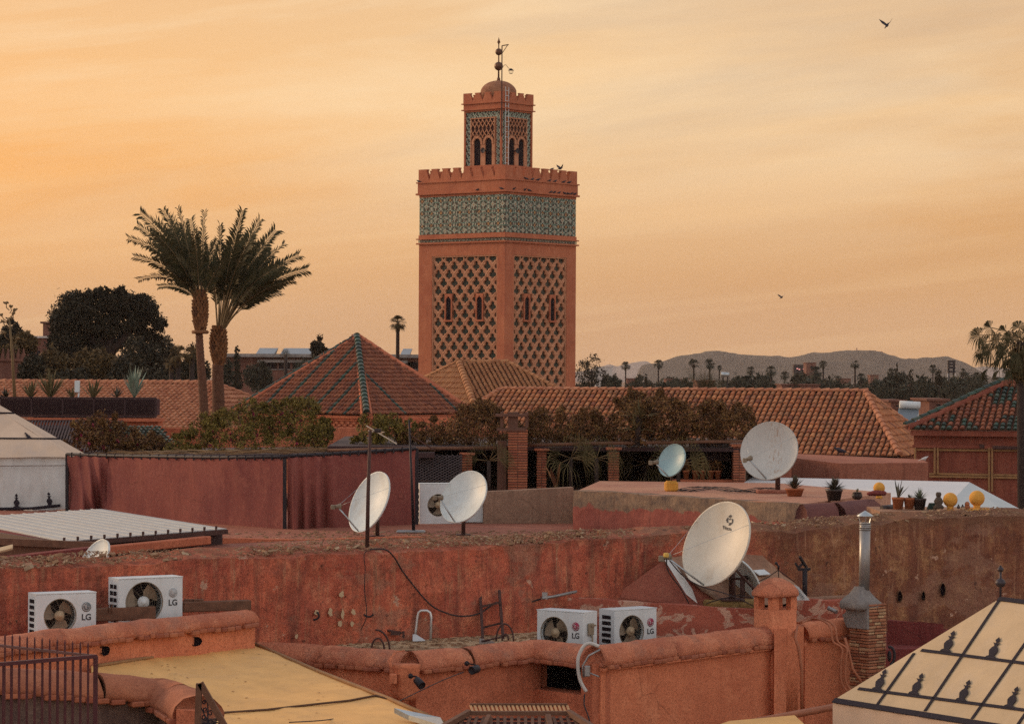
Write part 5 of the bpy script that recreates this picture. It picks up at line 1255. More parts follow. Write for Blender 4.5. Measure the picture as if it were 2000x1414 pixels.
# ================= the pair of date palms
def palm_pair():
    for idx in (0, 1):
        Yd = (79, 80)[idx]; g = random.Random(40+idx)
        if idx == 0: bx, by, cx, cy = 399, 860, 390, 585; tops = [(600, .09), (645, .085)]
        else: bx, by, cx, cy = 424, 850, 425, 640
        b = P(bx, by, Yd); base = Vector((b.x, Yd, 0)); c = P(cx, cy, Yd)
        t = thing('date_palm', ('left date palm of the pair, dense fronds swept to the left and up', 'right date palm of the pair, long bare stalks fanning out to the right')[idx], 'palm', base, group='the tall pair of date palms')
        m = MB(); pts = []; rs = []
        y0, y1 = (by, 640 if idx == 0 else 712); n = 60
        for i in range(n+1):
            f = i/n; y = y0+(y1-y0)*f; x = bx+((390 if idx == 0 else 427)-bx)*f+(1.5*math.sin(f*5)); p = P(x, y, Yd); pts.append(p)
            r = (9.7-2.6*f if idx == 0 else 13-2*f)*(1.06 if i % 2 else .95); rs.append(S(r, Yd))
        pts.insert(0, base); rs.insert(0, rs[0]*1.1)
        m.tube(pts, rs, 14); m.build('trunk', M['trunk'], t)
        # pineapple of cut leaf bases
        m = MB(); zlo, zhi = ((650, 572), (714, 642))[idx]; xm = (391, 427)[idx]; rr = (17, 18.5)[idx]
        rows = 13
        core = [P(xm, zlo+(zhi-zlo)*k/8, Yd) for k in range(9)]; m.tube(core, [S(rr*.72*math.sin(PI*(.22+.62*k/8))**.7, Yd) for k in range(9)], 12)
        for r_ in range(rows):
            f = r_/(rows-1); y = zlo+(zhi-zlo)*f; R_ = S(rr*(math.sin(PI*(.16+.62*f))**.8)*.86, Yd); nk = 13
            for k in range(nk):
                a = 2*PI*(k+.5*(r_ % 2))/nk+g.uniform(-.1, .1); d = Vector((math.cos(a), math.sin(a), 0)); s_ = Vector((-d.y, d.x, 0)); p = P(xm, y, Yd)+d*R_
                w_ = S(2.9, Yd); e = p+d*S(g.uniform(2, 4.5), Yd)+Vector((0, 0, S(g.uniform(3, 7), Yd)))
                m.add([p-s_*w_-Vector((0, 0, .03)), p+s_*w_-Vector((0, 0, .03)), e+s_*w_*.5, e-s_*w_*.5, p-d*.06+Vector((0, 0, .1))], [(0, 1, 2, 3), (1, 4, 2), (0, 3, 4), (2, 4, 3)])
        if idx == 0:
            pb = P(391, 648, Yd); m.lathe(pb-Vector((0, 0, .06)), [(.2, 0), (.27, .05), (.21, .1)], 10, jit=.15)
        m.build('leaf_bases', M['bulb'], t)
        # fronds
        F0 = MB()
        if idx == 0:
            tips = [(250, 466, .5), (262, 502, -.3), (270, 547, .6), (268, 441, -.5), (273, 416, .3), (318, 410, .1), (347, 408, -.3), (400, 414, .2), (336, 428, .6), (300, 455, -.7), (330, 450, .8), (360, 440, .2), (300, 498, .7), (325, 522, -.6), (380, 452, -.8), (425, 470, .4), (445, 505, -.3), (292, 478, .1), (350, 478, -.1), (400, 480, .9), (306, 432, .5), (372, 428, .7), (345, 535, .9), (345, 500, -.9), (415, 510, .7), (365, 465, .5), (320, 470, -.2), (310, 560, -.3)]
            o = P(391, 590, Yd)
        else:
            tips = [(430, 440, .3), (474, 411, .1), (508, 430, -.3), (539, 450, .4), (555, 478, -.1), (584, 499, .4), (600, 527, .0), (549, 573, .6), (572, 548, -.4), (490, 455, .7), (460, 455, -.6), (520, 482, .9), (540, 522, -.6), (500, 502, .1), (480, 482, -.9), (442, 480, .6), (520, 548, .3), (556, 520, .8), (452, 505, .2), (408, 478, .5), (498, 540, -.7), (530, 500, .2), (470, 520, .8), (415, 520, -.5), (545, 545, .9)]
            o = P(427, 650, Yd)
        for x, y, dy in tips:
            tip = P(x, y, Yd+dy*1.7); d = tip-o; 
            if idx == 0: d0 = (d.normalized()*.8+Vector((-.05, 0, .95))).normalized()
            else: d0 = (d.normalized()*.9+Vector((0, 0, .8))).normalized()
            frond(F0, o+Vector((d.x, d.y, 0)).normalized()*.1, tip, d0, 58, (.1+d.length*.1), g, start=.2 if idx == 0 else .38, wid=.2)
        F0.build('crown', [M['frond'], M['petiole']], t)
palm_pair()

# ================= vines and shrubs
def twigs(mb, a, b, n, r, g, spread=.4, mi=0):
    for k in range(n):
        p = Vector([g.uniform(a[i], b[i]) for i in range(3)]); d = Vector((g.uniform(-1, 1), g.uniform(-.3, .3), g.uniform(.2, 1)))*spread
        mb.tube([p, p+d*.5+Vector((0, 0, .05)), p+d], [r, r*.8, r*.4], 4, mi, False)
def vine(name, blobs, Y, n, size, mat, label, cat, seed, flowers=0, tw=40, clump=9, spread=.2):
    """blobs in pixels: (x, y, rx, ry)"""
    g = random.Random(seed); cs = []
    for b in blobs:
        x, y, rx, ry = b[:4]; Yk = Y+g.uniform(-.6, .6); c = P(x, y, Yk); cs.append((c.x, Yk, c.z, S(rx, Y), .75, S(ry, Y)))
    xs = [c[0] for c in cs]; zs = [c[2] for c in cs]
    t = thing(name, label, cat, (sum(xs)/len(xs), Y, min(zs)-.4))
    sp = []
    for c in cs:
        for k in range(9):
            a = g.uniform(0, 2*PI); e = g.uniform(1.0, 1.45); r_ = g.uniform(.05, .14); zz_ = math.sin(a)*c[5]*e
            if zz_ < -c[5]*.4: continue
            sp.append((c[0]+math.cos(a)*c[3]*e, c[1]+g.uniform(-.5, .4), c[2]+zz_, r_, r_, r_*g.uniform(.7, 1.6), .03))
    cs2 = [c+(c[3]*c[5],) for c in cs]
    leaves('foliage', cs2+sp, n, size, M[mat], t, seed, clump=clump, spread=spread)
    m = MB()
    for c in cs: twigs(m, (c[0]-c[3], c[1]-.5, c[2]-c[5]), (c[0]+c[3], c[1]+.5, c[2]+c[5]*.7), max(2, tw//len(cs)), .007, g, .32)
    m.build('stems', M['bark'], t)
    if flowers: 
        V, Fq = leaf_arr(cs, flowers, size*1.1, seed+5, clump=7, spread=.05, flat_=.9, elong=1.2); npmesh('flowers', V, Fq, M['flower'], t)
    return t
vine('bougainvillea', [(378, 868, 34, 18), (415, 850, 36, 24), (455, 836, 32, 24), (490, 822, 32, 26), (525, 830, 36, 30), (560, 826, 32, 34), (598, 832, 28, 28), (622, 858, 24, 18), (460, 868, 60, 16), (545, 868, 70, 16), (360, 882, 26, 8), (485, 803, 16, 14), (600, 800, 14, 12), (560, 800, 16, 12), (440, 822, 14, 12), (635, 840, 12, 14)], 59, 26000, .04, 'leaf_green', 'big green bougainvillea bush at the foot of the date palms', 'bush', 71, 260, 90)
vine('bougainvillea', [(180, 850, 30, 22), (215, 860, 40, 22), (250, 862, 36, 20), (165, 870, 25, 12), (290, 872, 30, 14), (205, 830, 20, 14), (235, 875, 60, 10)], 60, 13000, .045, 'leaf_dry', 'dark bougainvillea with magenta flowers right of the white tent peak', 'bush', 72, 260, 50)
vine('vine', [(735, 845, 36, 24), (775, 850, 34, 18), (720, 868, 26, 12), (760, 835, 18, 14)], 57.5, 6500, .042, 'leaf_green', 'short green vine behind the antenna mast', 'vine', 73, 0, 20)
vine('vine', [(820, 850, 34, 16), (865, 845, 36, 22), (905, 835, 34, 28), (945, 835, 34, 34), (975, 850, 30, 24), (850, 865, 50, 10), (930, 862, 60, 12), (930, 800, 18, 14)], 57, 17000, .04, 'leaf_dry', 'brownish vine left of the tall brick chimney stack', 'vine', 74, 0, 60)
vine('vine', [(1050, 845, 30, 26), (1085, 835, 36, 26), (1130, 838, 40, 26), (1175, 842, 36, 24), (1060, 862, 40, 12), (1160, 862, 60, 12)], 57, 15000, .04, 'leaf_dry', 'dense dry vine right of the tall brick chimney stack', 'vine', 75, 0, 60)
vine('vine', [(1225, 820, 36, 36), (1265, 805, 36, 34), (1310, 815, 42, 34), (1360, 820, 40, 30), (1405, 830, 40, 30), (1440, 838, 26, 22), (1250, 855, 60, 16), (1350, 858, 70, 16), (1240, 790, 20, 14), (1290, 790, 26, 16), (1430, 815, 20, 14)], 56.5, 30000, .04, 'leaf_dry', 'tall tangled vine heaped over the pergola roof', 'vine', 76, 0, 110)
def sword_leaves(mb, c, n, L, wd, g, el0=.5, el1=1.5, mi=0, curl=.15, az=None):
    for k in range(n):
        a = g.uniform(0, 2*PI) if az is None else az[k % len(az)]; el = g.uniform(el0, el1); d = Vector((math.cos(a)*math.cos(el), math.sin(a)*math.cos(el), math.sin(el)))
        l = L*g.uniform(.75, 1.1); s_ = Vector((-math.sin(a), math.cos(a), 0))*wd; up = s_.cross(d).normalized()*wd*.35
        tip = c+d*l-Vector((0, 0, curl*l*math.cos(el))); md = c+d*l*.5
        mb.add([c-s_*.6, c+s_*.6, md+s_, tip, md-s_, md-up, c-up], [(1, 2, 5, 6), (0, 6, 5, 4), (2, 3, 5), (4, 5, 3)], mi)
t = thing('yucca', 'tall spiky yucca rising above the vine heap', 'plant', P(1245, 860, 55.8)); g = random.Random(9); m = MB(); m.tube([P(1245, 870, 55.8), P(1248, 815, 55.8)], .06); m.build('stem', M['bark'], t)
m = MB(); sword_leaves(m, P(1248, 820, 55.8), 34, .6, .022, g, .3, 1.5); sword_leaves(m, P(1240, 840, 55.8), 24, .5, .02, g, .0, 1.3); m.build('leaf_rosette', M['agave_dry'], t)

# ================= pergola terrace (columns, beam, interior)
PY = 56.0
def zp(y, Y=PY): return P(1000, y, Y).z
def bricks_col(x0, x1, ytop, ybot, Y, label, dep=.42, group='brick columns of the pergola', name='brick_column', cap=True):
    a = P(x0, ytop, Y); b = P(x1, ytop, Y); zb_ = P(x0, ybot, Y).z-.25; w_ = b.x-a.x; cx = (a.x+b.x)/2
    t = thing(name, label, 'column', (cx, Y+dep/2, zb_), group=group)
    m = MB(); m.box((cx, Y+dep/2, (a.z+zb_)/2), (w_-.03, dep-.03, a.z-zb_)); m.build('core', M['mortar'], t)
    m = MB(); h = .052; n = int((a.z-zb_)/h)
    for i in range(n):
        z = zb_+(i+.5)*h; k = 2
        for j in range(k):
            xx = cx-w_/2+w_*(j+.5)/k; m.bbox((xx+rnd.uniform(-.004, .004), Y+dep/2+rnd.uniform(-.006, .006), z), (w_/k-.008, dep, h*.66), .006)
    m.build('brickwork', M['brick'], t)
    if cap: m = MB(); m.bbox((cx, Y+dep/2, a.z+.02), (w_+.1, dep+.1, .05), .01); m.build('capstone', M['coping'], t)
    return t
bricks_col(902, 923, 888, 962, PY, 'short brick column beside the dark lattice screen')
ch = bricks_col(992, 1031, 835, 958, PY-.5, 'tall brick chimney stack with a flat topped smoke vent above the pergola', group=None, name='brick_chimney', cap=False)
ch['category'] = 'chimney'
m = MB(); cc = P(1007, 806, PY-.5); 
for x, w_ in ((980, .06), (1002, .2), (1029, .06)): a = P(x, 833, PY-.5); m.box((a.x, PY-.3, a.z+.13), (w_, .36, .3))
m.box((P(1003, 0, PY-.5).x, PY-.3, P(0, 806, PY-.5).z), (S(62, PY), .5, .05)); m.box((P(1003, 0, PY-.5).x, PY-.3, P(0, 834, PY-.5).z), (S(56, PY), .44, .05)); m.build('chimney_cap', M['mortar'], ch)
m = MB(); m.box((P(985, 0, PY-.3).x, PY-.1, zp(900)-.35), (S(18, PY), .3, 1.5)); m.build('lower_shaft', M['mortar'], ch)
bricks_col(1048, 1068, 880, 955, PY, 'brick column just right of the chimney stack'); bricks_col(1188, 1210, 878, 950, PY, 'brick column in the middle of the pergola'); bricks_col(1432, 1456, 872, 940, PY, 'brick column half hidden behind the large round dish')
t = thing('pergola', 'dark pergola with a pole beam and reed roof over the shaded terrace', 'pergola', (P(1150, 900, PY).x, PY+3, zp(960)))
m = MB(); 
for (x0, y0, x1, y1) in ((640, 880, 995, 874), (1030, 870, 1300, 864), (1290, 865, 1480, 862)): m.tube([P(x0, y0, PY-.15), P((x0+x1)/2, (y0+y1)/2-1, PY-.15), P(x1, y1, PY-.15)], .035, 7)
m.build('beam', M['wood'], t)
m = MB(); a = P(640, 884, PY); b = P(1480, 872, PY); zr = zp(870)
m.hexa([Vector((a.x, PY, zr-.1)), Vector((b.x, PY, zr-.1)), Vector((b.x+.5, PY+6, zr-.05)), Vector((a.x, PY+6, zr-.05)), Vector((a.x, PY, zr-.03)), Vector((b.x, PY, zr-.03)), Vector((b.x+.5, PY+6, zr+.03)), Vector((a.x, PY+6, zr+.03))]); m.build('roof', M['wood_dark'], t)
m = MB(); m.box(((a.x+b.x)/2, PY+5.9, zr-1), (b.x-a.x, .1, 2)); m.box((b.x+.3, PY+3, zr-1), (.1, 6, 2)); m.build('added_back_wall', M['wood_dark'], t)  # roof slab, back and side wall added so the interior falls dark
m = MB(); m.box(((a.x+b.x)/2, PY+3, zp(962)), (b.x-a.x, 6, .1)); m.build('terrace_floor', M['mortar'], t)
def lattice(mb, x0, x1, y0, y1, Y, n, w_, slope=1.0):
    a = P(x0, y0, Y); b = P(x1, y1, Y); W_, H_ = b.x-a.x, a.z-b.z; st = (W_+H_*slope)/n
    for sg in (0, 1):
        for i in range(n+1):
            # line x = s + z*slope ; clip to the rectangle
            s0 = -H_*slope+i*st; pts = []
            x_0, x_1 = s0, s0+H_*slope; t0 = max(0, -x_0/(H_*slope)); t1 = min(1, (W_-x_0)/(H_*slope))
            if t1-t0 < .03: continue
            xa, xb = x_0+(x_1-x_0)*t0, x_0+(x_1-x_0)*t1; za, zb_ = b.z+H_*t0, b.z+H_*t1
            if sg: xa, xb = W_-xa, W_-xb
            mb.bar((a.x+xa, Y+.02*sg, za), (a.x+xb, Y+.02*sg, zb_), w_, .015, up=Vector((0, 1, 0)))
t = thing('lattice_screen', 'grey wooden lattice screen behind the rooftop air conditioner', 'screen', P(858, 1000, PY-.3)); m = MB(); lattice(m, 815, 902, 888, 1000, PY-.3, 30, .016, 1.9); m.build('lattice', M['grey_wood'], t) if 'grey_wood' in M else m.build('lattice', M['wood_dark'], t)
m = MB(); 
for x in (815, 900): m.bar(P(x, 886, PY-.27), P(x, 1010, PY-.27), .04)
m.build('frame', M['wood_dark'], t)
t = thing('lattice_screen', 'fine dark lattice panel under the pergola left of the big round dish', 'screen', P(1395, 900, PY+.6)); m = MB(); lattice(m, 1345, 1425, 867, 896, PY+.6, 34, .014, 1.0); m.build('lattice', M['wood_dark'], t)
m = MB(); m.bar(P(1345, 898, PY+.6), P(1425, 898, PY+.6), .04); m.bar(P(1345, 866, PY+.6), P(1425, 866, PY+.6), .04); m.build('frame', M['wood_dark'], t)
# potted fan palms in the pergola
def terrace_palm(x, y, Y, L, label, seed, n=9, dirs=None):
    g = random.Random(seed); c = P(x, y, Y); t = thing('fan_palm', label, 'palm', P(x, 965, Y), group='fan palms under the pergola'); m = MB(); m.tube([P(x, 965, Y), c], .04, 6); m.build('trunk', M['bark'], t)
    m = MB()
    for k in range(n):
        a = g.uniform(0, 2*PI) if not dirs else dirs[k % len(dirs)]; d = Vector((math.cos(a), g.uniform(-.7, .2), math.sin(a)*.6+.25)).normalized(); h = c+d*L*.36; m.tube([c, h], .008, 4, 1); s_ = d.cross(Vector((0, -1, .2))).normalized()
        for j in range(9):
            b = (j-4)*.27; q = d*math.cos(b)+s_*math.sin(b); w_ = s_*L*.009; tp = h+q*L*.6-Vector((0, 0, L*.45*g.uniform(.7, 1.3))); md = h+q*L*.4; m.add([h-w_*.3, h+w_*.3, md+w_, tp, md-w_], [(0, 1, 2, 4), (2, 3, 4)])
    m.build('crown', [M['palm_shade'], M['petiole']], t)
terrace_palm(955, 900, PY-.6, .62, 'fan palm drooping over the wall behind the grey air conditioner dish', 1, 8, [.2, -.3, 1.2, 2.2, 3.4, .7])
terrace_palm(1115, 895, PY-.2, .7, 'dark fan palm between the two right brick columns, left one', 2, 10); terrace_palm(1165, 895, PY-.4, .6, 'fan palm leaning against the middle brick column', 3, 8, [.1, -.4, 2.6, 1.3, -.9])
terrace_palm(1325, 905, PY-.5, .75, 'fan palm spreading behind the small blue grey dish', 4, 9, [-.2, -.6, .3, 2.8, 1.2]); terrace_palm(1260, 905, PY+1, .7, 'dark fan palm in the shade left of the small blue grey dish', 5, 9)
t = thing('banana_plant', 'banana plant with a pale folded leaf behind the terrace wall', 'plant', P(1085, 960, PY-.7)); m = MB(); g = random.Random(2); sword_leaves(m, P(1086, 955, PY-.7), 6, .55, .05, g, .9, 1.5); m.build('leaf', M['bulb'], t); m = MB(); m.tube([P(1086, 962, PY-.7), P(1086, 945, PY-.7)], .03); m.build('stem', M['petiole'], t)
for i, x in enumerate((1340, 1358, 1372, 1388, 1402)):
    t = thing('potted_plant', ('first small potted plant in the row under the lattice panel, beside the dish', 'second potted plant in the dark row under the lattice panel', 'third potted plant in the dark row under the lattice panel', 'fourth potted plant in the dark row under the lattice panel', 'last potted plant at the right end of the row under the lattice panel')[i], 'potted plant', P(x, 935, PY+.5), group='row of pots under the lattice panel')
    b = P(x, 935, PY+.5); m = MB(); m.lathe(b, [(.045, 0), (.07, .14), (.075, .14), (.075, .17), (.06, .17)], 12); m.build('pot', M['pot'], t); leaves('leaves', [(b.x, b.y, b.z+.27, .09, .09, .1)], 130, .06, M['leaf_dry'], t, 90+i)
m = MB(); m.box((P(1385, 0, PY).x, PY+.6, zp(936)-.12), (S(130, PY), .5, .24)); single(m, 'planter_ledge', M['ochre_dark'], 'low ledge carrying the row of dark pots under the pergola', 'ledge')
# bulkhead pink wall behind the vines (below the pyramid)
m = MB(); m.box((P(740, 0, 64).x, 64, P(0, 866, 64).z-.2), (S(560, 64), .4, 1.2)); m.box((P(850, 0, 66).x, 66, P(0, 840, 66).z), (S(120, 66), .3, .7))
wl = single(m, 'garden_wall', M['ochre_dark'], 'pinkish wall between the pyramid roofed pavilion and the vines', 'wall')
t = thing('reed_roof', 'tattered reed and pole roof edge over the red curtain', 'roof', P(480, 890, 57)); m = MB(); g = random.Random(6)
for k in range(420):
    x = g.uniform(215, 835); Yk = 56+g.uniform(0, 3); y = 886-(x-215)*.013+g.uniform(-4, 4); a = P(x, y, Yk); m.bar(a, a+Vector((g.uniform(.15, .6)*g.choice((-1, 1)), g.uniform(-.2, .2), g.uniform(-.03, .05))), .012)
m.build('reeds', M['reed'], t) if 'reed' in M else m.build('reeds', M['wood_tan'], t)
m = MB(); a, b = P(150, 890, 58), P(850, 882, 56); m.hexa([a+Vector((0, -.6, -.1)), b+Vector((0, -.6, -.1)), b+Vector((0, 5, -.1)), a+Vector((0, 5, -.1)), a+Vector((0, -.6, 0)), b+Vector((0, -.6, 0)), b+Vector((0, 5, 0)), a+Vector((0, 5, 0))]); m.build('roof_deck', M['wood_dark'], t)

# ================= red curtain on its rail
FZ = P(737, 1050, 47).z      # terrace floor level behind the big wall
CP = [(131, 889, 1001, 55.2), (215, 892, 1008, 54.0), (330, 894, 1024, 52.2), (440, 895, 1036, 50.7), (553, 894, 1044, 49.5), (560, 893, 1043, 49.5), (640, 889, 1040, 50.0), (720, 884, 1036, 50.5), (812, 878, 1029, 51.1)]
def curtain():
    def cpt(x):
        x = min(max(x, CP[0][0]), CP[-1][0])
        for i in range(len(CP)-1):
            if CP[i][0] <= x <= CP[i+1][0]: f = (x-CP[i][0])/(CP[i+1][0]-CP[i][0]); return [CP[i][k]+(CP[i+1][k]-CP[i][k])*f for k in range(4)]
    for pi, (x0, x1, folds, lb) in enumerate(((131, 211, [(150, 1), (170, 1.3), (190, 1)], 'narrow slack red cloth at the left end of the terrace rail, with diagonal folds'), (209, 552, [(300, .25), (380, .2), (470, .25), (240, .35)], 'long taut dusty red cloth screen on the terrace rail'), (562, 813, [(572, 1.2), (590, 1.2), (612, .9), (650, .5), (700, .4), (760, .3)], 'red cloth screen with hanging folds right of the dark gap'))):
        def fn(u, v):
            x = x0+(x1-x0)*u; _, yt, yb, Yd = cpt(x); y = yt+(yb-yt)*(1-v)
            off = 0
            for fx, a in folds:
                sk = (1-v)*(14 if pi == 0 else 4); off += -a*.2*math.exp(-((x-fx-sk)/(7 if pi != 1 else 16))**2)*(.35+.65*math.sin(min(1, (1-v)*1.3+.15)*PI/2))
            off += .02*noise.noise(Vector((x*.05, v*1.5, pi)))+.09*noise.noise(Vector((x*.014, v*.8, pi+4)))+.03*noise.noise(Vector((x*.04+v*1.5, v*1.2, pi+9)))
            if pi == 0: off += .3*math.sin((x-x0)*.08+(1-v)*2.6)*(1-v)
            if pi == 2 and x < 640: off += .14*math.sin(x*.28)*(1-v)**.4
            p = P(x, y, Yd+off)
            p.z += (-.02*abs(math.sin((x-x0)/18*PI))*(1 if v > .97 else 0))+(.03*noise.noise(Vector((x*.08, 0, 2))) if v < .03 else 0)
            return p
        vs, fs = fence_grid(fn, 110 if pi == 1 else 60, 24); m = MB(); m.add(vs, fs, 0, True); m.add([Vector(v)+Vector((0, .012, 0)) for v in vs], [f[::-1] for f in fs], 0, True)
        t = m.build('cloth_screen', M['curtain']); recentre(t); setp(t, lb, 'curtain', 'red cloth screens')
    t = thing('screen_rail', 'dark rail with ties along the top of the red cloth screens', 'rail', P(480, 1040, 50.5)); m = MB()
    m.tube([P(x, yt-2, Yd+.0) for x, yt, yb, Yd in CP], .03, 6); m.build('rail', M['black'], t)
    for x in range(140, 812, 17):
        c = cpt(x); p = P(x, c[1]-1, c[3]-.03); m = MB(); m.box(p, (.025, .03, .1)); m.build('tie', M['black'], t)
    for x in (131, 556, 814):
        c = cpt(min(x, 811)); m = MB(); m.bar(P(x, c[1]-3, c[3]+.03), P(x, c[2]+4, c[3]+.03), .06); m.build('post', M['black'], t)
curtain()
m = MB()   # dark backing added behind the curtain so the gap reads dark
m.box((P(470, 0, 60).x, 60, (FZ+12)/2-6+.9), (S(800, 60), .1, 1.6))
single(m, 'dark_backing', M['wood_dark'], 'dark backing added inside the terrace behind the red cloth screens', 'wall')

# ================= terrace building (floor at FZ) and parapets
TC = []
def flat_block(name, pts, ztop, zb, mat, label, cat='terrace', mi=0, amp=.01):
    pts = [Vector((p[0], p[1], 0)) for p in pts]; n = len(pts); m = MB()
    vs = [Vector((p.x, p.y, zb)) for p in pts]+[Vector((p.x, p.y, ztop)) for p in pts]
    m.add(vs, [tuple(range(n))[::-1], tuple(range(n, 2*n))]+[(i, (i+1) % n, (i+1) % n+n, i+n) for i in range(n)]); return single(m, name, mat, label, cat)
flat_block('roof_terrace', [P(380, 0, 36.5)[:2], P(1180, 0, 40)[:2], P(1150, 0, 53)[:2], P(1500, 0, 57)[:2], P(1500, 0, 64)[:2], P(-100, 0, 64)[:2], P(-100, 0, 56)[:2], P(380, 0, 47)[:2]], FZ, 0, M['pink'], 'pinkish roof terrace with the red screens, two dishes and the pergola')
m = MB(); wall_mesh(m, [P(410, 1046, 47.6), P(560, 1049, 47.9), P(815, 1034, 50.0)], FZ-.3, .25, amp=.008, top_amp=.006); single(m, 'kerb_wall', M['ochre_dark'], 'low plaster kerb under the red cloth screens', 'wall')
m = MB(); wall_mesh(m, [P(945, 961, 51.6), P(1120, 951, 51.8)], FZ, .3, amp=.01, top_amp=.01); single(m, 'parapet_wall', M['grey_plaster'], 'streaked grey parapet wall right of the air conditioner', 'wall')
m = MB(); wall_mesh(m, [P(815, 1012, 52.4), P(950, 1010, 52.4)], FZ, .3); single(m, 'plinth', M['maroon'], 'dark plinth behind the rooftop air conditioner', 'wall')
# maroon block with dishes and plants
BZ = P(1125, 956, 50).z
bk = [P(1118, 0, 50.0), P(1290, 0, 48.3), PZ(1572, 986, BZ-EYE), PZ(1640, 990, BZ-EYE)]
fl = PZ(1120, 957, BZ-EYE); fm = PZ(1290, 968, BZ-EYE); fr = PZ(1570, 984, BZ-EYE); br = PZ(1740, 962, BZ-EYE); bl2 = PZ(1160, 951, BZ-EYE); bm2 = PZ(1480, 953, BZ-EYE)
m = MB(); wall_mesh(m, [fl, fm, fr], 8, .35, amp=.03, top_amp=.015, seed=4, vseg=[0, .08, .2, .3, .42, .6, .9, 1.5]); BLK = single(m, 'terrace_wall', M['wall_block'] if 'wall_block' in M else M['maroon'], 'maroon wall with a flaking cement band below the dishes and plants', 'wall')
flat_block('flat_roof', [(fl.x+.1, fl.y+.1), (fm.x, fm.y+.1), (fr.x, fr.y+.1), (br.x, br.y), (bm2.x+.6, bm2.y+2.5), (bl2.x+.2, bl2.y+3)], BZ-.004, 8, M['roof_pinkish'] if 'roof_pinkish' in M else M['pink'], 'flat plaster roof carrying the blue grey dish, the big dish and the plants')
# rounded maroon coping at the right end
t = thing('rounded_coping', 'smooth purple brown rounded coping under the potted plants', 'coping', (fr.x, fr.y, 8)); 
m = MB(); a = PZ(1578, 985, BZ-EYE+.03); b = P(1712, 965, 47.5); b.z = a.z+.0
rough_bar(m, Vector((a.x-.1, a.y, a.z)), Vector((a.x+.42, a.y+.25, a.z+.02)), .5, .75, .1, .006); m.build('end_coping', M['coping_maroon'], t) if 'coping_maroon' in M else m.build('end_coping', M['maroon'], t)
m = MB(); rough_bar(m, Vector((a.x+.44, a.y+.25, a.z+.02)), Vector((P(1705, 0, 46.6).x, 46.6, a.z-.02)), .55, .8, .1, .008); m.build('coping', M['coping_maroon'] if 'coping_maroon' in M else M['maroon'], t)

# ================= dishes
def make_dish(px, py, Y, a, b, phi, label, base, mat='dish', depth=.14, feed=(-1.05, .2), name='satellite_dish', rim=True, group='satellite dishes', stand=True, polew=.035, pole_top=None, side=-1):
    """ellipse seen at (px,py) with half axes a,b pixels leaning phi degrees; base = point the pole stands on"""
    R = S(a, Y); c = P(px, py, Y); cn = min(.97, b/a); sn = math.sqrt(1-cn*cn); ph = math.radians(phi)
    n = Vector((side*sn*math.cos(ph), -cn, sn*math.sin(ph))).normalized(); Mx = n.to_track_quat('Z', 'Y').to_matrix()
    t = thing(name, label, 'satellite dish', base, group=group)
    dp = R*depth*2
    prof = [(.001, -dp)]+[(R*k/10, -dp*(1-(k/10)**2)) for k in range(1, 11)]+[(R*1.025, .012), (R*1.03, -.02), (R*.99, -.025)]+[(R*k/10, -dp*(1-(k/10)**2)-.018) for k in range(9, 0, -1)]+[(.001, -dp-.018)]
    m = MB(); m.lathe(c, prof, 56, M=Mx); refl = m.build('reflector', M[mat], t)
    bk_ = c-n*(dp+.02)
    m = MB(); m.lathe(c, [(R*.5, -dp*.75-.05), (R*.5, -dp*.75-.01), (R*.44, -dp*.75-.01), (R*.44, -dp*.75-.05)], 24, M=Mx)
    hub = bk_-n*.14; m.bar(bk_+n*.02, hub, .09); m.bar(bk_+Mx @ Vector((0, R*.45, 0)), hub, .03); m.bar(bk_+Mx @ Vector((0, -R*.45, 0)), hub, .03); m.build('mount', M['rust'], t)
    m = MB(); bs = Vector(base)
    pt = Vector((bs.x, bs.y, max(hub.z, bs.z+.05))); m.tube([bs-Vector((0, 0, .03)), pt], polew, 10); m.bar(pt, hub, polew*1.6); m.box(bs+Vector((0, 0, .01)), (polew*7, polew*7, .02)); m.build('pole', M['rust'], t)
    m = MB(); low = c+Mx @ Vector((0, 0, -dp*.5)); f = c+n*R*.95+Vector((0, 0, -R*.1))
    if feed == 'none': return t, c, n, Mx, R
    if isinstance(feed, tuple): f = P(feed[0], feed[1], c.y-R*.35)
    for q in ((R*.99, -PI/2), (R*.99, -PI/2+2.1), (R*.99, -PI/2-2.1)):
        e = c+Mx @ Vector((math.cos(q[1])*q[0], math.sin(q[1])*q[0], 0)); m.tube([e, (e+f)/2, f], .0025 if abs(q[1]+PI/2) > .1 else .014, 5)
    arm = m.build('feed_arm', M['steel'], t)
    m = MB(); d = (c-f).normalized(); m.lathe(f-d*.04, [(.03, 0), (.035, .05), (.045, .08), (.045, .1)], 12, M=d.to_track_quat('Z', 'Y').to_matrix()); m.bbox(f-d*.08, (.07, .06, .08), .01); m.build('feed_horn', M['feedhead'], t)
    return t, c, n, Mx, R
b_ = P(737, 1052, 47.3); b_.z = FZ
make_dish(721, 980, 46.9, 62, 32, 27, 'tall narrow white dish standing before the red cloth screen', b_, feed=(659, 989))
b_ = P(905, 1040, 47.8); b_.z = FZ
make_dish(905, 970, 47.4, 54.6, 36.7, 38, 'round white dish with a brown scratch in front of the grey air conditioner', b_, feed=(858, 972))
b_ = P(1311, 950, 49.6); b_.z = BZ
make_dish(1312, 899, 49.4, 32.7, 21.5, 26, 'small blue grey dish with a yellow foot on the flat roof', b_, mat='dish_teal', feed=(1279, 903), polew=.02)
m = MB(); m.bbox(b_+Vector((0, 0, .08)), (.24, .22, .2), .04); single(m, 'yellow_block', M['yellow'], 'yellow block holding the foot of the small blue grey dish', 'block')
b_ = P(1519, 955, 49.0); b_.z = BZ
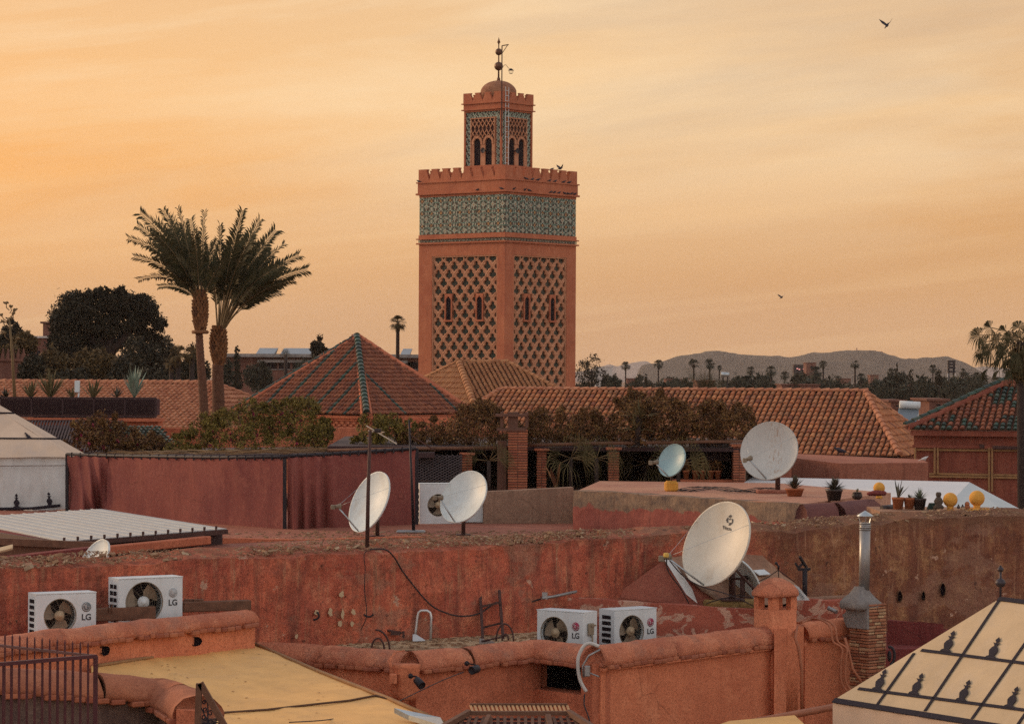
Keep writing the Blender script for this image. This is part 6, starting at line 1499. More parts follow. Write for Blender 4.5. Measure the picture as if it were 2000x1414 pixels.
_, c_, n_, Mx_, R_ = make_dish(1502, 880, 48.6, 57.3, 50, 35, 'largest round grey white dish with rust streaks, before the tiled roof', b_, mat='dish_rusty' if 'dish_rusty' in M else 'dish', feed=(1462, 896), polew=.045)
m = MB(); m.bbox(b_+Vector((-.06, -.0, .02)), (.62, .4, .07), .02); single(m, 'stone_slab', M['pink'], 'flat slab under the pole of the largest round dish', 'slab')

# ================= white sloping canopy behind the pots, pink roof block, plants and balls
def canopy():
    Y0 = 54; A = P(1470, 933, 57); B = P(1893, 943, 54.5); C = P(1995, 1003, 51.5); D = P(1843, 1012, 50); E = P(1440, 960, 53)
    t = thing('white_canopy', 'long white fabric canopy roof behind the potted plants', 'canopy', P(1750, 1010, 52))
    def slab(p, nm, m_, th=.015):
        n = (p[1]-p[0]).cross(p[2]-p[0]).normalized(); mb = MB(); mb.prism(p, n*th); mb.build(nm, m_, t)
    L2 = P(1380, 990, 50.5)
    slab([A, L2, P(1800, 1040, 48.5), B], 'roof_cloth', M['pvc_white'])
    slab([B, P(1800, 1040, 48.5), P(2010, 1040, 48.8), P(2015, 1008, 51.5)], 'gable_cloth', M['canvas_bluish'])
    mb = MB(); mb.tube([A, B], .02, 6); mb.tube([B, P(2015, 1008, 51.5)], .018, 6); mb.tube([B+Vector((0, -.02, .0)), P(1800, 1040, 48.5)], .016, 6); mb.build('frame', M['pvc_white'], t)
canopy()
z_ = P(1560, 892, 63).z
m = MB()
pts = [P(1548, 888, 62), P(1812, 902, 60)]
wall_mesh(m, [P(1546, 893, 60), P(1640, 905, 58.5), P(1812, 903, 58.2)], 8, .3, amp=.01, top_amp=.012); m2 = single(m, 'pink_parapet', M['pink'], 'plain pinkish parapet between the largest dish and the framed house wall', 'wall')
m = MB(); q = [P(1546, 888, 64), P(1810, 902, 62)]; z0 = P(1640, 905, 58.5).z
m.add([P(1546, 893, 60.1), P(1640, 905, 58.6), P(1812, 903, 58.3), P(1800, 897, 62.5), P(1555, 886, 64)], [(0, 1, 2, 3, 4)]); m.add([P(1546, 893, 60.1)-Vector((0, 0, .1)), P(1640, 905, 58.6)-Vector((0, 0, .1)), P(1812, 903, 58.3)-Vector((0, 0, .1)), P(1800, 897, 62.5)-Vector((0, 0, .1)), P(1555, 886, 64)-Vector((0, 0, .1))], [(4, 3, 2, 1, 0)])
single(m, 'flat_roof', M['pink'], 'flat roof behind the plain pinkish parapet', 'roof')
bird(1640, 885, 63.5, .3, 3.0, 'dark pigeon sitting at the eave of the long tiled roof')
bird(1868//1, 898, 59, .26, .2, 'x') if False else bird(1806, 899, 59.5, .19, .4, 'black and white pigeon at the corner of the pinkish parapet', mat='bird_pale')
def pot_plant(px, py, Y, w_, h_, label, potmat, L, n, wd, lmat, seed, el=(.3, 1.5), bowl=False, z=None, plantrun=None, group='potted plants on the roof edge'):
    b = P(px, py, Y); 
    if z is not None: b.z = z
    t = thing('potted_plant', label, 'potted plant', b, group=group); w_ = S(w_, Y); h_ = S(h_, Y); m = MB()
    if bowl: m.lathe(b, [(w_*.25, 0), (w_*.46, h_*.25), (w_*.5, h_*.6), (w_*.38, h_*.95), (w_*.42, h_), (w_*.34, h_)], 20)
    else: m.lathe(b, [(w_*.36, 0), (w_*.47, h_*.82), (w_*.5, h_*.82), (w_*.5, h_), (w_*.44, h_), (w_*.42, h_*.9)], 20)
    m.build('pot', M[potmat], t); g = random.Random(seed); m = MB(); sword_leaves(m, b+Vector((0, 0, h_*.9)), n, S(L, Y), S(wd, Y), g, *el, curl=.1); m.build('leaf_rosette', M[lmat], t); return t
pot_plant(1552, 961, 47.8, 38, 15, 'wide brown pot of upright succulents beside the largest dish pole', 'pot', 30, 60, 1.6, 'succ', 1, (.5, 1.5), z=BZ)
pot_plant(1629, 974, 46.2, 34, 22, 'bushy dark aloe in a dark tapered pot', 'pot_dark', 29, 90, 1.7, 'succ', 2, (.1, 1.5), z=BZ)
pot_plant(1674, 972, 46.6, 21, 15, 'small round bowl with a tiny shoot', 'pot_dark', 10, 6, 1.5, 'agave_dry', 3, (.7, 1.4), bowl=True, z=BZ)
WZ = P(1750, 997, 43.5).z
def edge_y(px): return 43.3
pot_plant(1754, 994, 43.6, 25, 23, 'tall sparse agave in a terracotta pot with splayed blades', 'pot', 42, 9, 2.0, 'succ', 4, (.75, 1.5))
pot_plant(1776, 994, 43.6, 23, 22, 'small rosette in a terracotta pot between two larger plants', 'pot', 11, 12, 1.6, 'succ', 5, (.3, 1.4))
pot_plant(1796, 995, 43.6, 27, 22, 'round spiky grey green agave in a black pot', 'pot_dark', 24, 60, 1.1, 'agave_s' if 'agave_s' in M else 'agave_dry', 6, (.2, 1.5))
def ball_finial(px, py, Y, r, label, foot=True, base=None):
    c = P(px, py, Y); R = S(r, Y); t = thing('ball_finial', label, 'ball finial', c-Vector((0, 0, R*1.8)), group='yellow ball finials'); m = MB(); m.ball(c, R, 24); m.build('ball', M['yellow'], t)
    m = MB(); m.lathe(c-Vector((0, 0, R*1.75)), [(R*.62, 0), (R*.5, R*.3), (R*.42, R*.6), (R*.5, R*.95), (R*.3, R*1.1)], 20); m.build('neck', M['yellow'], t); return t
ball_finial(1717, 953, 46.8, 11.5, 'smallest yellow ball finial, beside the bowl planter'); ball_finial(1856, 976, 43.4, 14.3, 'yellow ball finial next to the small statue'); ball_finial(1908, 973, 43.4, 15.3, 'largest yellow ball finial, at the right end of the ledge')
m = MB(); m.bbox(P(1908, 996, 43.4), (.36, .3, .06), .02); single(m, 'finial_base', M['yellow'], 'worn yellow pad under the right ball finial', 'pad')
m = MB(); c = P(1713, 963, 46.2); m.ball(c, .1, 14, sc_=(1.3, .9, .5)); m.ball(c+Vector((-.1, 0, -.01)), .06, 10, sc_=(1.2, 1, .6)); m.ball(c+Vector((.1, 0, .0)), .06, 10, sc_=(1, 1, .7)); single(m, 'stone', M['maroon'], 'lumpy red stone leaning on the smallest ball finial', 'stone')
m = MB(); b = P(1833, 994, 43.3); m.lathe(b, [(.07, 0), (.09, .03), (.05, .07), (.075, .12), (.045, .17), (.03, .19), (.04, .2), (.045, .235), (.03, .26)], 14); m.bbox(b+Vector((.0, -.02, .1)), (.13, .06, .05), .02); single(m, 'statuette', M['statue'] if 'statue' in M else M['pot_dark'], 'small dark seated statuette left of the yellow balls', 'statuette')
m = MB(); b = P(1820, 995, 43.5); m.prism([b+Vector((-.07, 0, 0)), b+Vector((.08, 0, 0)), b+Vector((.08, 0, .1)), b+Vector((-.03, 0, .1))], (0, .1, 0)); single(m, 'green_box', M['z_green'], 'dark green tilted box behind the statuette', 'box')
for i, (x, lb) in enumerate(((1872, 'left one of the two tiny dark bottles between the balls'), (1880, 'right one of the two tiny dark bottles between the balls'))):
    m = MB(); m.lathe(P(x, 993, 43.3), [(.022, 0), (.024, .03), (.01, .05), (.012, .065)], 10); single(m, 'bottle', M['pot_dark'], lb, 'bottle', 'tiny bottles on the ledge')
m = MB(); c = P(1889, 990, 43.3); m.bbox(c, (.08, .07, .06), .015); m.ball(c+Vector((.0, 0, .045)), .04, 12); single(m, 'red_jar', M['pot'], 'small reddish jar on a block between the two yellow balls', 'jar')
m = MB(); m.tube([P(1722, 993, 43.8), P(1745, 991, 43.9)], .05, 10); single(m, 'dark_gutter', M['pot_dark'], 'short dark pipe end left of the terracotta pots', 'pipe')
m = MB(); a, b = P(1712, 1000, 43.4), P(1960, 1003, 43.2); m.hexa([Vector((a.x, 43.0, 8)), Vector((b.x, 43.0, 8)), Vector((b.x, 44.6, 8)), Vector((a.x, 44.6, 8)), Vector((a.x, 43.0, a.z+.03)), Vector((b.x, 43.0, a.z+.03)), Vector((b.x, 44.6, a.z+.03)), Vector((a.x, 44.6, a.z+.03))]); single(m, 'ledge_wall', M['mud'], 'ledge behind the long wall carrying terracotta pots and yellow balls', 'ledge')
# cable on the flat roof
m = MB(); g = random.Random(8)
for k in range(4):
    pts = []
    for i in range(40):
        x = 1320+i*5+k*3; y = 952+4*math.sin(i*.25+k)+g.uniform(-.6, .6)+i*.08; p = PZ(x, y+2, BZ-EYE+.012+.006*k); pts.append(p)
    m.tube(pts, .008, 4)
single(m, 'cable_tangle', M['cable'], 'loose black cables trailing over the flat roof between the dishes', 'cable')

# ================= left: planter with agaves, lattice, small roof, pavilion canopy
PLY = 66
t = thing('planter', 'long dark planter box with a perforated rail at the left', 'planter', P(160, 830, PLY)); a, b = P(-60, 776, PLY), P(305, 776, PLY); zt = a.z; zb2 = P(0, 812, PLY).z
m = MB(); m.box(((a.x+b.x)/2, PLY+.6, (zt+zb2)/2), (b.x-a.x-.1, 1.0, zt-zb2-.05)); m.build('box', M['mesh_dark'], t)
m = MB(); g = random.Random(5)
m.bar(Vector((a.x, PLY, zt)), Vector((b.x, PLY, zt)), .04); m.bar(Vector((a.x, PLY, zb2)), Vector((b.x, PLY, zb2)), .05)
for i in range(7): x = a.x+(b.x-a.x)*i/6; m.bar(Vector((x, PLY, zb2)), Vector((x, PLY, zt)), .04)
lattice(m, -60, 305, 778, 811, PLY-.01, 90, .012, 1.0); m.build('rail', M['wood_dark'], t)
m = MB(); a2, b2 = P(60, 812, PLY), P(308, 812, PLY)
m.box(((a2.x+b2.x)/2, PLY+.4, zb2-.08), (b2.x-a2.x+.1, 1, .08)); m.box(((a2.x+b2.x)/2, PLY+.5, zb2-.2), (b2.x-a2.x-.0, .9, .16)); m.box(((a2.x+b2.x)/2, PLY+.55, zb2-3), (b2.x-a2.x-.1, .8, 5.5)); m.build('support_wall', M['ochre_dark'], t)
def agave(px, py, n, L, wd, mat, label, seed, el=(.5, 1.45), az=None, grp='agaves in the dark planter'):
    c = P(px, py, PLY+.5); g = random.Random(seed); m = MB(); sword_leaves(m, c, n, S(L*1.25, PLY), S(wd*1.2, PLY), g, *el, curl=.05); return single(m, 'agave', M[mat], label, 'agave', grp)
agave(262, 777, 26, 50, 3.2, 'agave', 'large pale blue agave in the planter', 1, (.85, 1.5)); m = MB(); g = random.Random(11)
agave(98, 778, 60, 48, 1.5, 'agave_dry', 'big fine leaved yellow green yucca in the planter', 2, (.7, 1.5)); agave(60, 779, 18, 34, 2.2, 'agave_dry', 'small brownish agave left of the big yucca', 3, (.6, 1.4)); agave(182, 779, 16, 36, 2.6, 'agave_dry', 'brownish agave with reddish centre left of the pale agave', 4, (.7, 1.5)); agave(228, 776, 14, 20, 1.6, 'succ', 'low dark rosette beside the pale agave', 5, (.3, 1.3)); agave(12, 778, 16, 20, 2, 'succ', 'low dark succulent at the left end of the planter', 6, (.2, 1.3)); agave(140, 778, 18, 22, 1.4, 'agave_dry', 'thin grassy tuft left of the white lamp post', 7, (.6, 1.5))
m = MB(); m.bbox(P(151, 755, PLY+.4), (S(10, PLY), .1, S(23, PLY)), .01); m.bar(P(154, 767, PLY+.4), P(153, 777, PLY+.4), .035); single(m, 'white_sign', M['white_metal'], 'small upright white panel on a stem among the agaves', 'panel')
# dark lattice pergola below the planter
t = thing('dark_pergola', 'dark slatted pergola roof below the planter', 'pergola', P(130, 860, 62)); m = MB()
for k in range(34): x = 40+k*6; m.bar(P(x, 822, 65), P(x-25+4, 885, 61), .035)
for y, Yk in ((822, 65), (838, 64), (856, 63), (872, 62)): m.bar(P(30, y, Yk), P(208, y, Yk), .05)
m.build('slats', M['wood_dark'], t); m = MB(); m.hexa([P(20, 895, 62), P(345, 895, 62), P(345, 895, 65), P(20, 895, 65), P(20, 870, 63.5), P(212, 870, 63.5), P(212, 830, 65.6), P(20, 830, 65.6)]); m.build('shade_box', M['wood_dark'], t)
# small tiled canopy
t = thing('tiled_canopy', 'small canopy with dark green tiles between the planter and the bougainvillea', 'canopy', P(290, 870, 63)); m = MB(); A0, A1, A2, A3 = P(215, 868, 61.5), P(342, 868, 61.5), P(312, 834, 63.5), P(215, 834, 63.5); tile_face(m, [A0, A1, A2, A3], .1, .3, 0, rr=.04); m.build('roof', [M['tile_green'], M['under']], t); m = MB(); m.hexa([A0-Vector((0, 0, .2)), A1-Vector((0, 0, .2)), A2-Vector((0, 0, .3)), A3-Vector((0, 0, .3)), A0-Vector((0, 0, .05)), A1-Vector((0, 0, .05)), A2-Vector((0, 0, .06)), A3-Vector((0, 0, .06))]); m.build('eave_board', M['wood_dark'], t)
m = MB(); a, b = P(205, 835, 67), P(460, 838, 67); m.box(((a.x+b.x)/2, 67.2, a.z-.9), (b.x-a.x, .4, 1.8)); single(m, 'garden_wall', M['ochre_dark'], 'pinkish wall below the left tiled roof, behind the bougainvillea', 'wall')
# ================= the long old wall
BW = [P(-60, 1118, 32.0), P(240, 1100, 33.2), P(500, 1090, 34.5), P(760, 1078, 35.7), P(1000, 1066, 36.9), P(1200, 1052, 38.2), P(1330, 1046, 39.0), P(1570, 1034, 40.3), P(1800, 1014, 41.6), P(2080, 1006, 42.8)]
m = MB(); wall_mesh(m, BW, 6, .55, seg=.16, amp=.05, top_amp=.035, seed=2, rise=.085, vseg=[0, .05, .1, .18, .28, .4, .55, .7, .9, 1.1, 1.4, 1.8, 2.3])
single(m, 'old_wall', M['bigwall'], 'long crumbling earth rendered wall crossing the whole scene, red at left and ochre at right', 'wall')
def bw_at(px):       # front top point of the wall at a pixel column
    for i in range(len(BW)-1):
        a, b = BW[i], BW[i+1]; xa, xb = 1000+a.x/a.y*F, 1000+b.x/b.y*F
        if xa <= px <= xb: f = (px-xa)/(xb-xa); f = f*a.y/(f*a.y+(1-f)*b.y) if False else f; q = a.lerp(b, f); return q
    return BW[-1]
m = MB(); g = random.Random(21)
for k in range(6000):
    px = g.uniform(-40, 2050); q = bw_at(px); d = g.random()**.8*.6; s_ = g.choice((.006, .008, .01, .013, .018)) if g.random() < .975 else .045
    if 1150 > px > 880 or px < 120: s_ *= 1.25
    c = q+Vector((-.25*d, d, .012+d/.55*.085+noise.noise(q*1.7)*.035)); e = Euler((g.uniform(-.5, .5), g.uniform(-.5, .5), g.uniform(0, 6))).to_matrix()
    m.box(c, (s_*g.uniform(.8, 2.2), s_*g.uniform(.7, 1.4), s_*g.uniform(.3, .8)), M=e)
o = m.build('rubble', M['rubble']); o['kind'] = 'stuff'
m = MB()
for k in range(150):
    px = 1010+g.uniform(-20, 190) if k < 100 else g.uniform(0, 2000); q = bw_at(px); c = q+Vector((0, g.uniform(.05, .5), .02)); d = Vector((g.uniform(-.06, .06), 0, g.uniform(.05, .16)))
    m.add([c, c+Vector((.008, 0, 0)), c+d], [(0, 1, 2)])
o = m.build('dry_grass', M['reed']); o['kind'] = 'stuff'
# pale chips of bare plaster on the wall face
for i, (x, y, w_, h_, lb) in enumerate([(667, 1160, 10, 14, 'topmost white chip of bare plaster on the red wall'), (645, 1197, 9, 20, 'white chip left of the tall pair on the red wall'), (669, 1200, 7, 24, 'long thin white chip in the middle of the group on the red wall'), (690, 1195, 10, 13, 'white chip at the right of the group on the red wall'), (664, 1218, 9, 16, 'white chip below the long thin one'), (688, 1218, 7, 12, 'small white chip at the lower right of the group'), (618, 1196, 10, 10, 'white chip beside the bent hook'), (579, 1243, 7, 11, 'lone white chip low on the red wall')]):
    q = bw_at(x); c = P(x, y, q.y-.075); m = MB(); n = 12; pts = []
    for k in range(n): a = 2*PI*k/n; r = rnd.uniform(.55, 1.1); pts.append(c+Vector((math.cos(a)*S(w_/2, q.y)*r, 0, math.sin(a)*S(h_/2, q.y)*r)))
    m.prism(pts, (.0, .06, 0)); single(m, 'plaster_chip', M['canvas'], lb, 'plaster patch', 'bare plaster chips on the red wall')
for i, (x, y, w_, h_, lb) in enumerate([(1758, 1165, 10, 22, 'left oval hole in the ochre wall'), (1804, 1164, 8, 18, 'middle oval hole in the ochre wall'), (1842, 1152, 11, 28, 'largest dark hole in the ochre wall, at the right')]):
    q = bw_at(x); c = P(x, y, q.y-.07); m = MB(); n = 14; R_ = [(math.cos(2*PI*k/n)*S(w_/2, q.y)*rnd.uniform(.8, 1.1), math.sin(2*PI*k/n)*S(h_/2, q.y)*rnd.uniform(.9, 1.1)) for k in range(n)]
    m.add([c+Vector((a*1.25, .03, b*1.15)) for a, b in R_]+[c+Vector((a, 0, b)) for a, b in R_]+[c+Vector((a*.9, .05, b*.9)) for a, b in R_], [(k, (k+1) % n, n+(k+1) % n, n+k) for k in range(n)]+[(n+k, n+(k+1) % n, 2*n+(k+1) % n, 2*n+k) for k in range(n)]+[tuple(2*n+k for k in range(n))], 0)
    m.m[-1] = 1; single(m, 'wall_hole', [M['earth'], M['dark_void']], lb, 'hole', 'holes in the ochre wall')

# ================= roof floors in front of the wall
flat_block('lower_roof', [P(-80, 0, 30.2)[:2], P(300, 0, 31.6)[:2], P(495, 0, 33.6)[:2], P(1000, 0, 35.6)[:2], P(1180, 0, 36.6)[:2], P(1510, 0, 37.3)[:2], P(1660, 0, 38.4)[:2], P(2100, 0, 39)[:2], P(2100, 0, 42.9)[:2], P(1330, 0, 39.3)[:2], P(700, 0, 35.8)[:2], P(-80, 0, 32.4)[:2]], EYE-3.75, 0, M['maroon'], 'dusty red flat roofs between the long wall and the front parapets', 'roof')
flat_block('lower_roof', [P(-80, 0, 33)[:2], P(370, 0, 36)[:2], P(370, 0, 47)[:2], P(-80, 0, 60)[:2]], EYE-2.95, 0, M['maroon'], 'low roof under the white corrugated sheets', 'roof')

# ================= AC units
def make_ac(label, loc, rz, w, h, d, fx, fr, vent='left', logo='red', valve=False, blades=3, group='air conditioner units', hubc='hub_tan', bigvent=False, text=True):
    t = thing('air_conditioner', label, 'air conditioner', loc, rz, group); y0 = -d/2
    def B(mb, name, mat, par=None): return mb.build(name, M[mat] if isinstance(mat, str) else mat, par or t, world=False)
    # casing: front ring around the fan hole, sides, top, back
    m = MB(); cx, cz = fx, h*.5; n = 40; e = .012
    rect = [];
    for k in range(n):
        a = 2*PI*k/n; ca, sa = math.cos(a), math.sin(a); tx = ((w/2-e-cx) if ca > 0 else (w/2-e+cx))/max(abs(ca), 1e-6); tz = (h/2-e)/max(abs(sa), 1e-6); r = min(tx, tz); rect.append((cx+ca*r, cz+sa*r))
    # snap the nearest samples onto the corners
    for sx in (-1, 1):
        for sz in (0, 1):
            co = (sx*(w/2-e), e+sz*(h-2*e)); j = min(range(n), key=lambda q: (rect[q][0]-co[0])**2+(rect[q][1]-co[1])**2); rect[j] = co
    cir = [(cx+math.cos(2*PI*k/n)*fr, cz+math.sin(2*PI*k/n)*fr) for k in range(n)]
    vs = [(x, y0, z) for x, z in rect]+[(x, y0, z) for x, z in cir]+[(x, y0+.05, z) for x, z in cir]
    m.add(vs, [(k, (k+1) % n, n+(k+1) % n, n+k) for k in range(n)]+[(n+k, n+(k+1) % n, 2*n+(k+1) % n, 2*n+k) for k in range(n)])
    x1, x2, z1, z2 = -w/2, w/2, 0, h
    f = [(x1+e, z1+e), (x2-e, z1+e), (x2-e, z2-e), (x1+e, z2-e)]; o_ = [(x1, z1), (x2, z1), (x2, z2), (x1, z2)]
    vs = [(x, y0, z) for x, z in f]+[(x, y0+e, z) for x, z in o_]+[(x, d/2, z) for x, z in o_]
    m.add(vs, [(k, (k+1) % 4, 4+(k+1) % 4, 4+k) for k in range(4)]+[(8, 9, 10, 11)]+[(4+k, 4+(k+1) % 4, 8+(k+1) % 4, 8+k) for k in range(4)])
    m.box((0, 0, h+.002), (w+.002, d+.004, .01)); B(m, 'casing', 'white_metal')
    # fan
    m = MB(); m.lathe((cx, y0+.14, cz), [(fr*.98, 0), (fr*.98, .005)], 28, M=Matrix.Rotation(PI/2, 3, 'X')); B(m, 'fan_housing', 'dark_void')
    m = MB()
    for k in range(blades):
        a0 = 2*PI*k/blades+.5; vs = []; nn = 7
        for i in range(nn+1):
            f_ = i/nn
            for j, r in enumerate((fr*.2, fr*.55, fr*.9)):
                a = a0+f_*(1.25 if j else .9)-(.25*j); vs.append((cx+math.cos(a)*r, y0+.1-f_*.05+.0*j, cz+math.sin(a)*r))
        m.add(vs, [(i*3+j, i*3+j+1, (i+1)*3+j+1, (i+1)*3+j) for i in range(nn) for j in range(2)], 0, True)
    fo = B(m, 'fan', 'fan_blade')
    m = MB(); m.lathe((cx, y0+.055, cz), [(fr*.3, .04), (fr*.3, .015), (fr*.26, 0)][::-1], 24, M=Matrix.Rotation(PI/2, 3, 'X')); m.lathe((cx, y0+.03, cz), [(fr*.13, 0), (fr*.13, .03)], 16, M=Matrix.Rotation(PI/2, 3, 'X')); B(m, 'hub', hubc, fo)
    m = MB()
    for r in [fr*q for q in (.3, .42, .54, .66, .78, .9, 1.0)]:
        pts = [(cx+math.cos(2*PI*k/36)*r, y0-.012*(1-(r/fr)**2), cz+math.sin(2*PI*k/36)*r) for k in range(37)]; m.tube(pts, .0007 if r < fr else .006, 4, cap=False)
    for k in range(12):
        a = 2*PI*k/12; m.bar((cx+math.cos(a)*fr*.28, y0-.01, cz+math.sin(a)*fr*.28), (cx+math.cos(a+.25)*fr, y0, cz+math.sin(a+.25)*fr), .0018)
    B(m, 'grille', 'grey_plastic')
    # side vents, wrapping the left side
    if vent:
        sx = -w/2-.001; m = MB(); rows = 6; cols = 2 if bigvent else 1
        for r in range(rows):
            for c in range(cols):
                hh = h*.82/rows; ww = d*.6/cols
                m.box((sx, (c-(cols-1)/2)*ww*1.15+d*.02, h*.08+hh*(r+.5)), (.006, ww*.92, hh*.62))
        B(m, 'side_vent', 'dark_void')
    if valve:
        m = MB(); m.bbox((w/2+.02, -.02, h*.62), (.04, .11, .15), .01); m.tube([(w/2+.03, 0, h*.56), (w/2+.03, 0, h*.1)], .012, 8); m.box((w/2+.03, .0, h*.7), (.05, .1, .02)); B(m, 'valve_cover', 'grey_plastic')
    m = MB(); lx = (w/2+cx+fr)/2; lz = h*.68; R = Matrix.Rotation(PI/2, 4, 'X')
    if text:
        k_ = min(.055, (w/2-cx-fr)*.36)
        dk = MB(); dk.lathe((lx, y0-.001, lz), [(k_, 0), (k_, .004)], 26, M=Matrix.Rotation(PI/2, 3, 'X'))
        lo = B(dk, 'logo', {'red': 'logo_red', 'grey': 'logo_grey', 'pale': 'logo_pale'}[logo])
        mk = MB(); yy = y0-.0065
        arc = [(lx+math.cos(a)*k_*.78, yy, lz+math.sin(a)*k_*.78) for a in [PI*.5+i*(PI*1.5)/18 for i in range(19)]]; mk.tube(arc+[(lx+k_*.3, yy, lz)], k_*.07, 4)
        mk.bar((lx-k_*.12, yy, lz+k_*.45), (lx-k_*.12, yy, lz-k_*.32), k_*.16, .003); mk.bar((lx-k_*.12, yy, lz-k_*.32), (lx+k_*.22, yy, lz-k_*.32), k_*.14, .003); mk.lathe((lx-k_*.42, yy+.002, lz+k_*.35), [(k_*.13, 0), (k_*.13, .003)], 10, M=Matrix.Rotation(PI/2, 3, 'X')); B(mk, 'logo_mark', 'logo_mark', lo)
        tm = MB(); text_mb(tm, 'LG', Matrix.Translation((lx, y0-.002, lz-k_*2.15)) @ R, k_*1.75, .0015); B(tm, 'lettering', 'ink')
    m = MB()
    for sx in (-1, 1): m.box((sx*w*.36, 0, -.03), (.06, d*1.05, .06))
    B(m, 'feet', 'rust')
    return t
def acloc(px, ytop, Y, h): p = P(px, ytop, Y); return (p.x, p.y, p.z-h)
R_ = math.radians
make_ac('smaller white air conditioner at far left with a grey round logo', acloc(122, 1157, 31.9, .50), R_(30), .72, .50, .26, -.075, .19, logo='grey', group='outdoor units behind the left parapet')
make_ac('larger white air conditioner with a wide grid side vent and white fan hub', acloc(285, 1127, 32.8, .56), R_(33), .82, .56, .28, -.085, .235, logo='pale', hubc='white_metal', bigvent=True, group='outdoor units behind the left parapet')
make_ac('white air conditioner turned left, valve cover on its right side, red logo', acloc(1107, 1192, 35.7, .56), R_(-35), .72, .56, .30, -.09, .205, vent=None, logo='red', valve=True, group='outdoor units behind the right parapet')
make_ac('white air conditioner turned right with slotted side vents and a red logo', acloc(1227, 1188, 36.5, .56), R_(38), .72, .56, .31, -.07, .205, logo='red', group='outdoor units behind the right parapet')
make_ac('grey white air conditioner behind the round dish, square fan guard', acloc(858, 944, 51.6, .78), R_(15), .8, .78, .3, -.05, .2, logo='pale', bigvent=True, text=False, group='outdoor units on the terrace')
make_ac('plain white air conditioner box peeping out right of the round dish', acloc(923, 958, 51.9, .58), R_(3), .5, .58, .3, -.05, .14, vent=None, text=False, group='outdoor units on the terrace')

# ================= left parapet with coping
LZ = EYE-2.8
def coping(name, label, pts, w_, h_, mat='coping', amp=.018, teeth=True, cat='parapet', wallmat='ochre', zb=5, seed=0, inset=.06, wall=True):
    """pts: top centre line; a wall, a rounded coping and a course of brick ends under it"""
    t = thing(name, label, cat, (pts[0].x, pts[0].y, zb)); m = MB()
    for i in range(len(pts)-1): rough_bar(m, pts[i], pts[i+1], w_, h_, .11, amp, seed+i)
    co = m.build('coping', M[mat], t)
    if teeth:
        m = MB()
        for i in range(len(pts)-1):
            d = (pts[i+1]-pts[i]); L = d.length; d.normalize(); out = Vector((d.y, -d.x, 0)).normalized(); x = .05
            while x < L-.05:
                if rnd.random() < .9:
                    l = rnd.uniform(.08, .16); c = pts[i]+d*(x+l/2)+out*(w_*.5-.015)-Vector((0, 0, h_+.004+rnd.uniform(-.01, .01)))
                    m.bbox(c, (l*.95, .1+rnd.uniform(-.03, .03), .05), .01, rz=math.atan2(d.y, d.x)+rnd.uniform(-.06, .06))
                    x += l
                else: x += .06
        m.build('brick_course', M['brick'], t)
    if wall:
        m = MB(); fr_ = []
        for i, p in enumerate(pts):
            d = pts[min(i+1, len(pts)-1)]-pts[max(0, i-1)]; d.z = 0; d.normalize(); fr_.append(p+Vector((d.y, -d.x, 0))*(w_*.5-inset)-Vector((0, 0, h_-.02)))
        wall_mesh(m, fr_, zb, w_-2*inset, amp=.006, top_amp=0, seg=.3); m.build('wall', M[wallmat], t)
    return t
lc = [PZ(-40, 1245, -2.8), PZ(240, 1215, -2.8), PZ(484, 1190, -2.8)]
lp = coping('parapet', 'left parapet with a plaster coping over brick ends, two drain holes below', lc, .34, .17, seed=3)
for x, y in ((205, 1270), (383, 1252)):
    m = MB(); dw = (lc[2]-lc[0]).normalized(); ow = Vector((dw.y, -dw.x, 0)); c = PP(x, y, (lc[0] if x < 240 else lc[2])+ow*.136, ow); q = c; n = 14
    R1 = [(math.cos(2*PI*k/n)*S(11, q.y)*rnd.uniform(.85, 1.15), math.sin(2*PI*k/n)*S(10, q.y)*rnd.uniform(.85, 1.15)) for k in range(n)]
    m.add([c+Vector((a, .0, b)) for a, b in R1]+[c+Vector((a*.85, .03, b*.85)) for a, b in R1], [(k, (k+1) % n, n+(k+1) % n, n+k) for k in range(n)]+[tuple(n+k for k in range(n))])
    m.build('drain_hole', M['dark_void'], lp)
for (x0, y0, x1, y1, Yk, h_, lb) in [(-20, 1222, 52, 1218, 32.3, .1, 'dark wooden beam end at the left edge beside the smaller air conditioner'), (183, 1203, 301, 1193, 32.35, .15, 'old wooden beam between the two left air conditioners'), (356, 1188, 488, 1178, 33.2, .12, 'old wooden beam right of the larger left air conditioner')]:
    m = MB(); a, b = P(x0, y0, Yk), P(x1, y1, Yk+.35); m.bbox((a+b)/2, ((b-a).length, .12, h_), .01, rz=math.atan2(b.y-a.y, b.x-a.x), M=None)
    if x0 > 300: 
        for x in (368, 388): c = P(x, y0-14, Yk+.1); m.box(c, (.11, .1, .05))
    if x0 == 183:
        for x in (190, 197, 212, 218): c = P(x, 1188, Yk+.02); m.tube([c-Vector((0, 0, .05)), c+Vector((0, 0, .04)), c+Vector((.02, 0, .05))], .006, 5)
    if x0 < 0:
        for x in (10, 32, 52): c = P(x, 1212, Yk+.02); m.ball(c, .012, 8); m.bar(c, c-Vector((0, 0, .04)), .008)
    single(m, 'wooden_beam', M['wood'], lb, 'beam', 'old beams behind the left parapet')

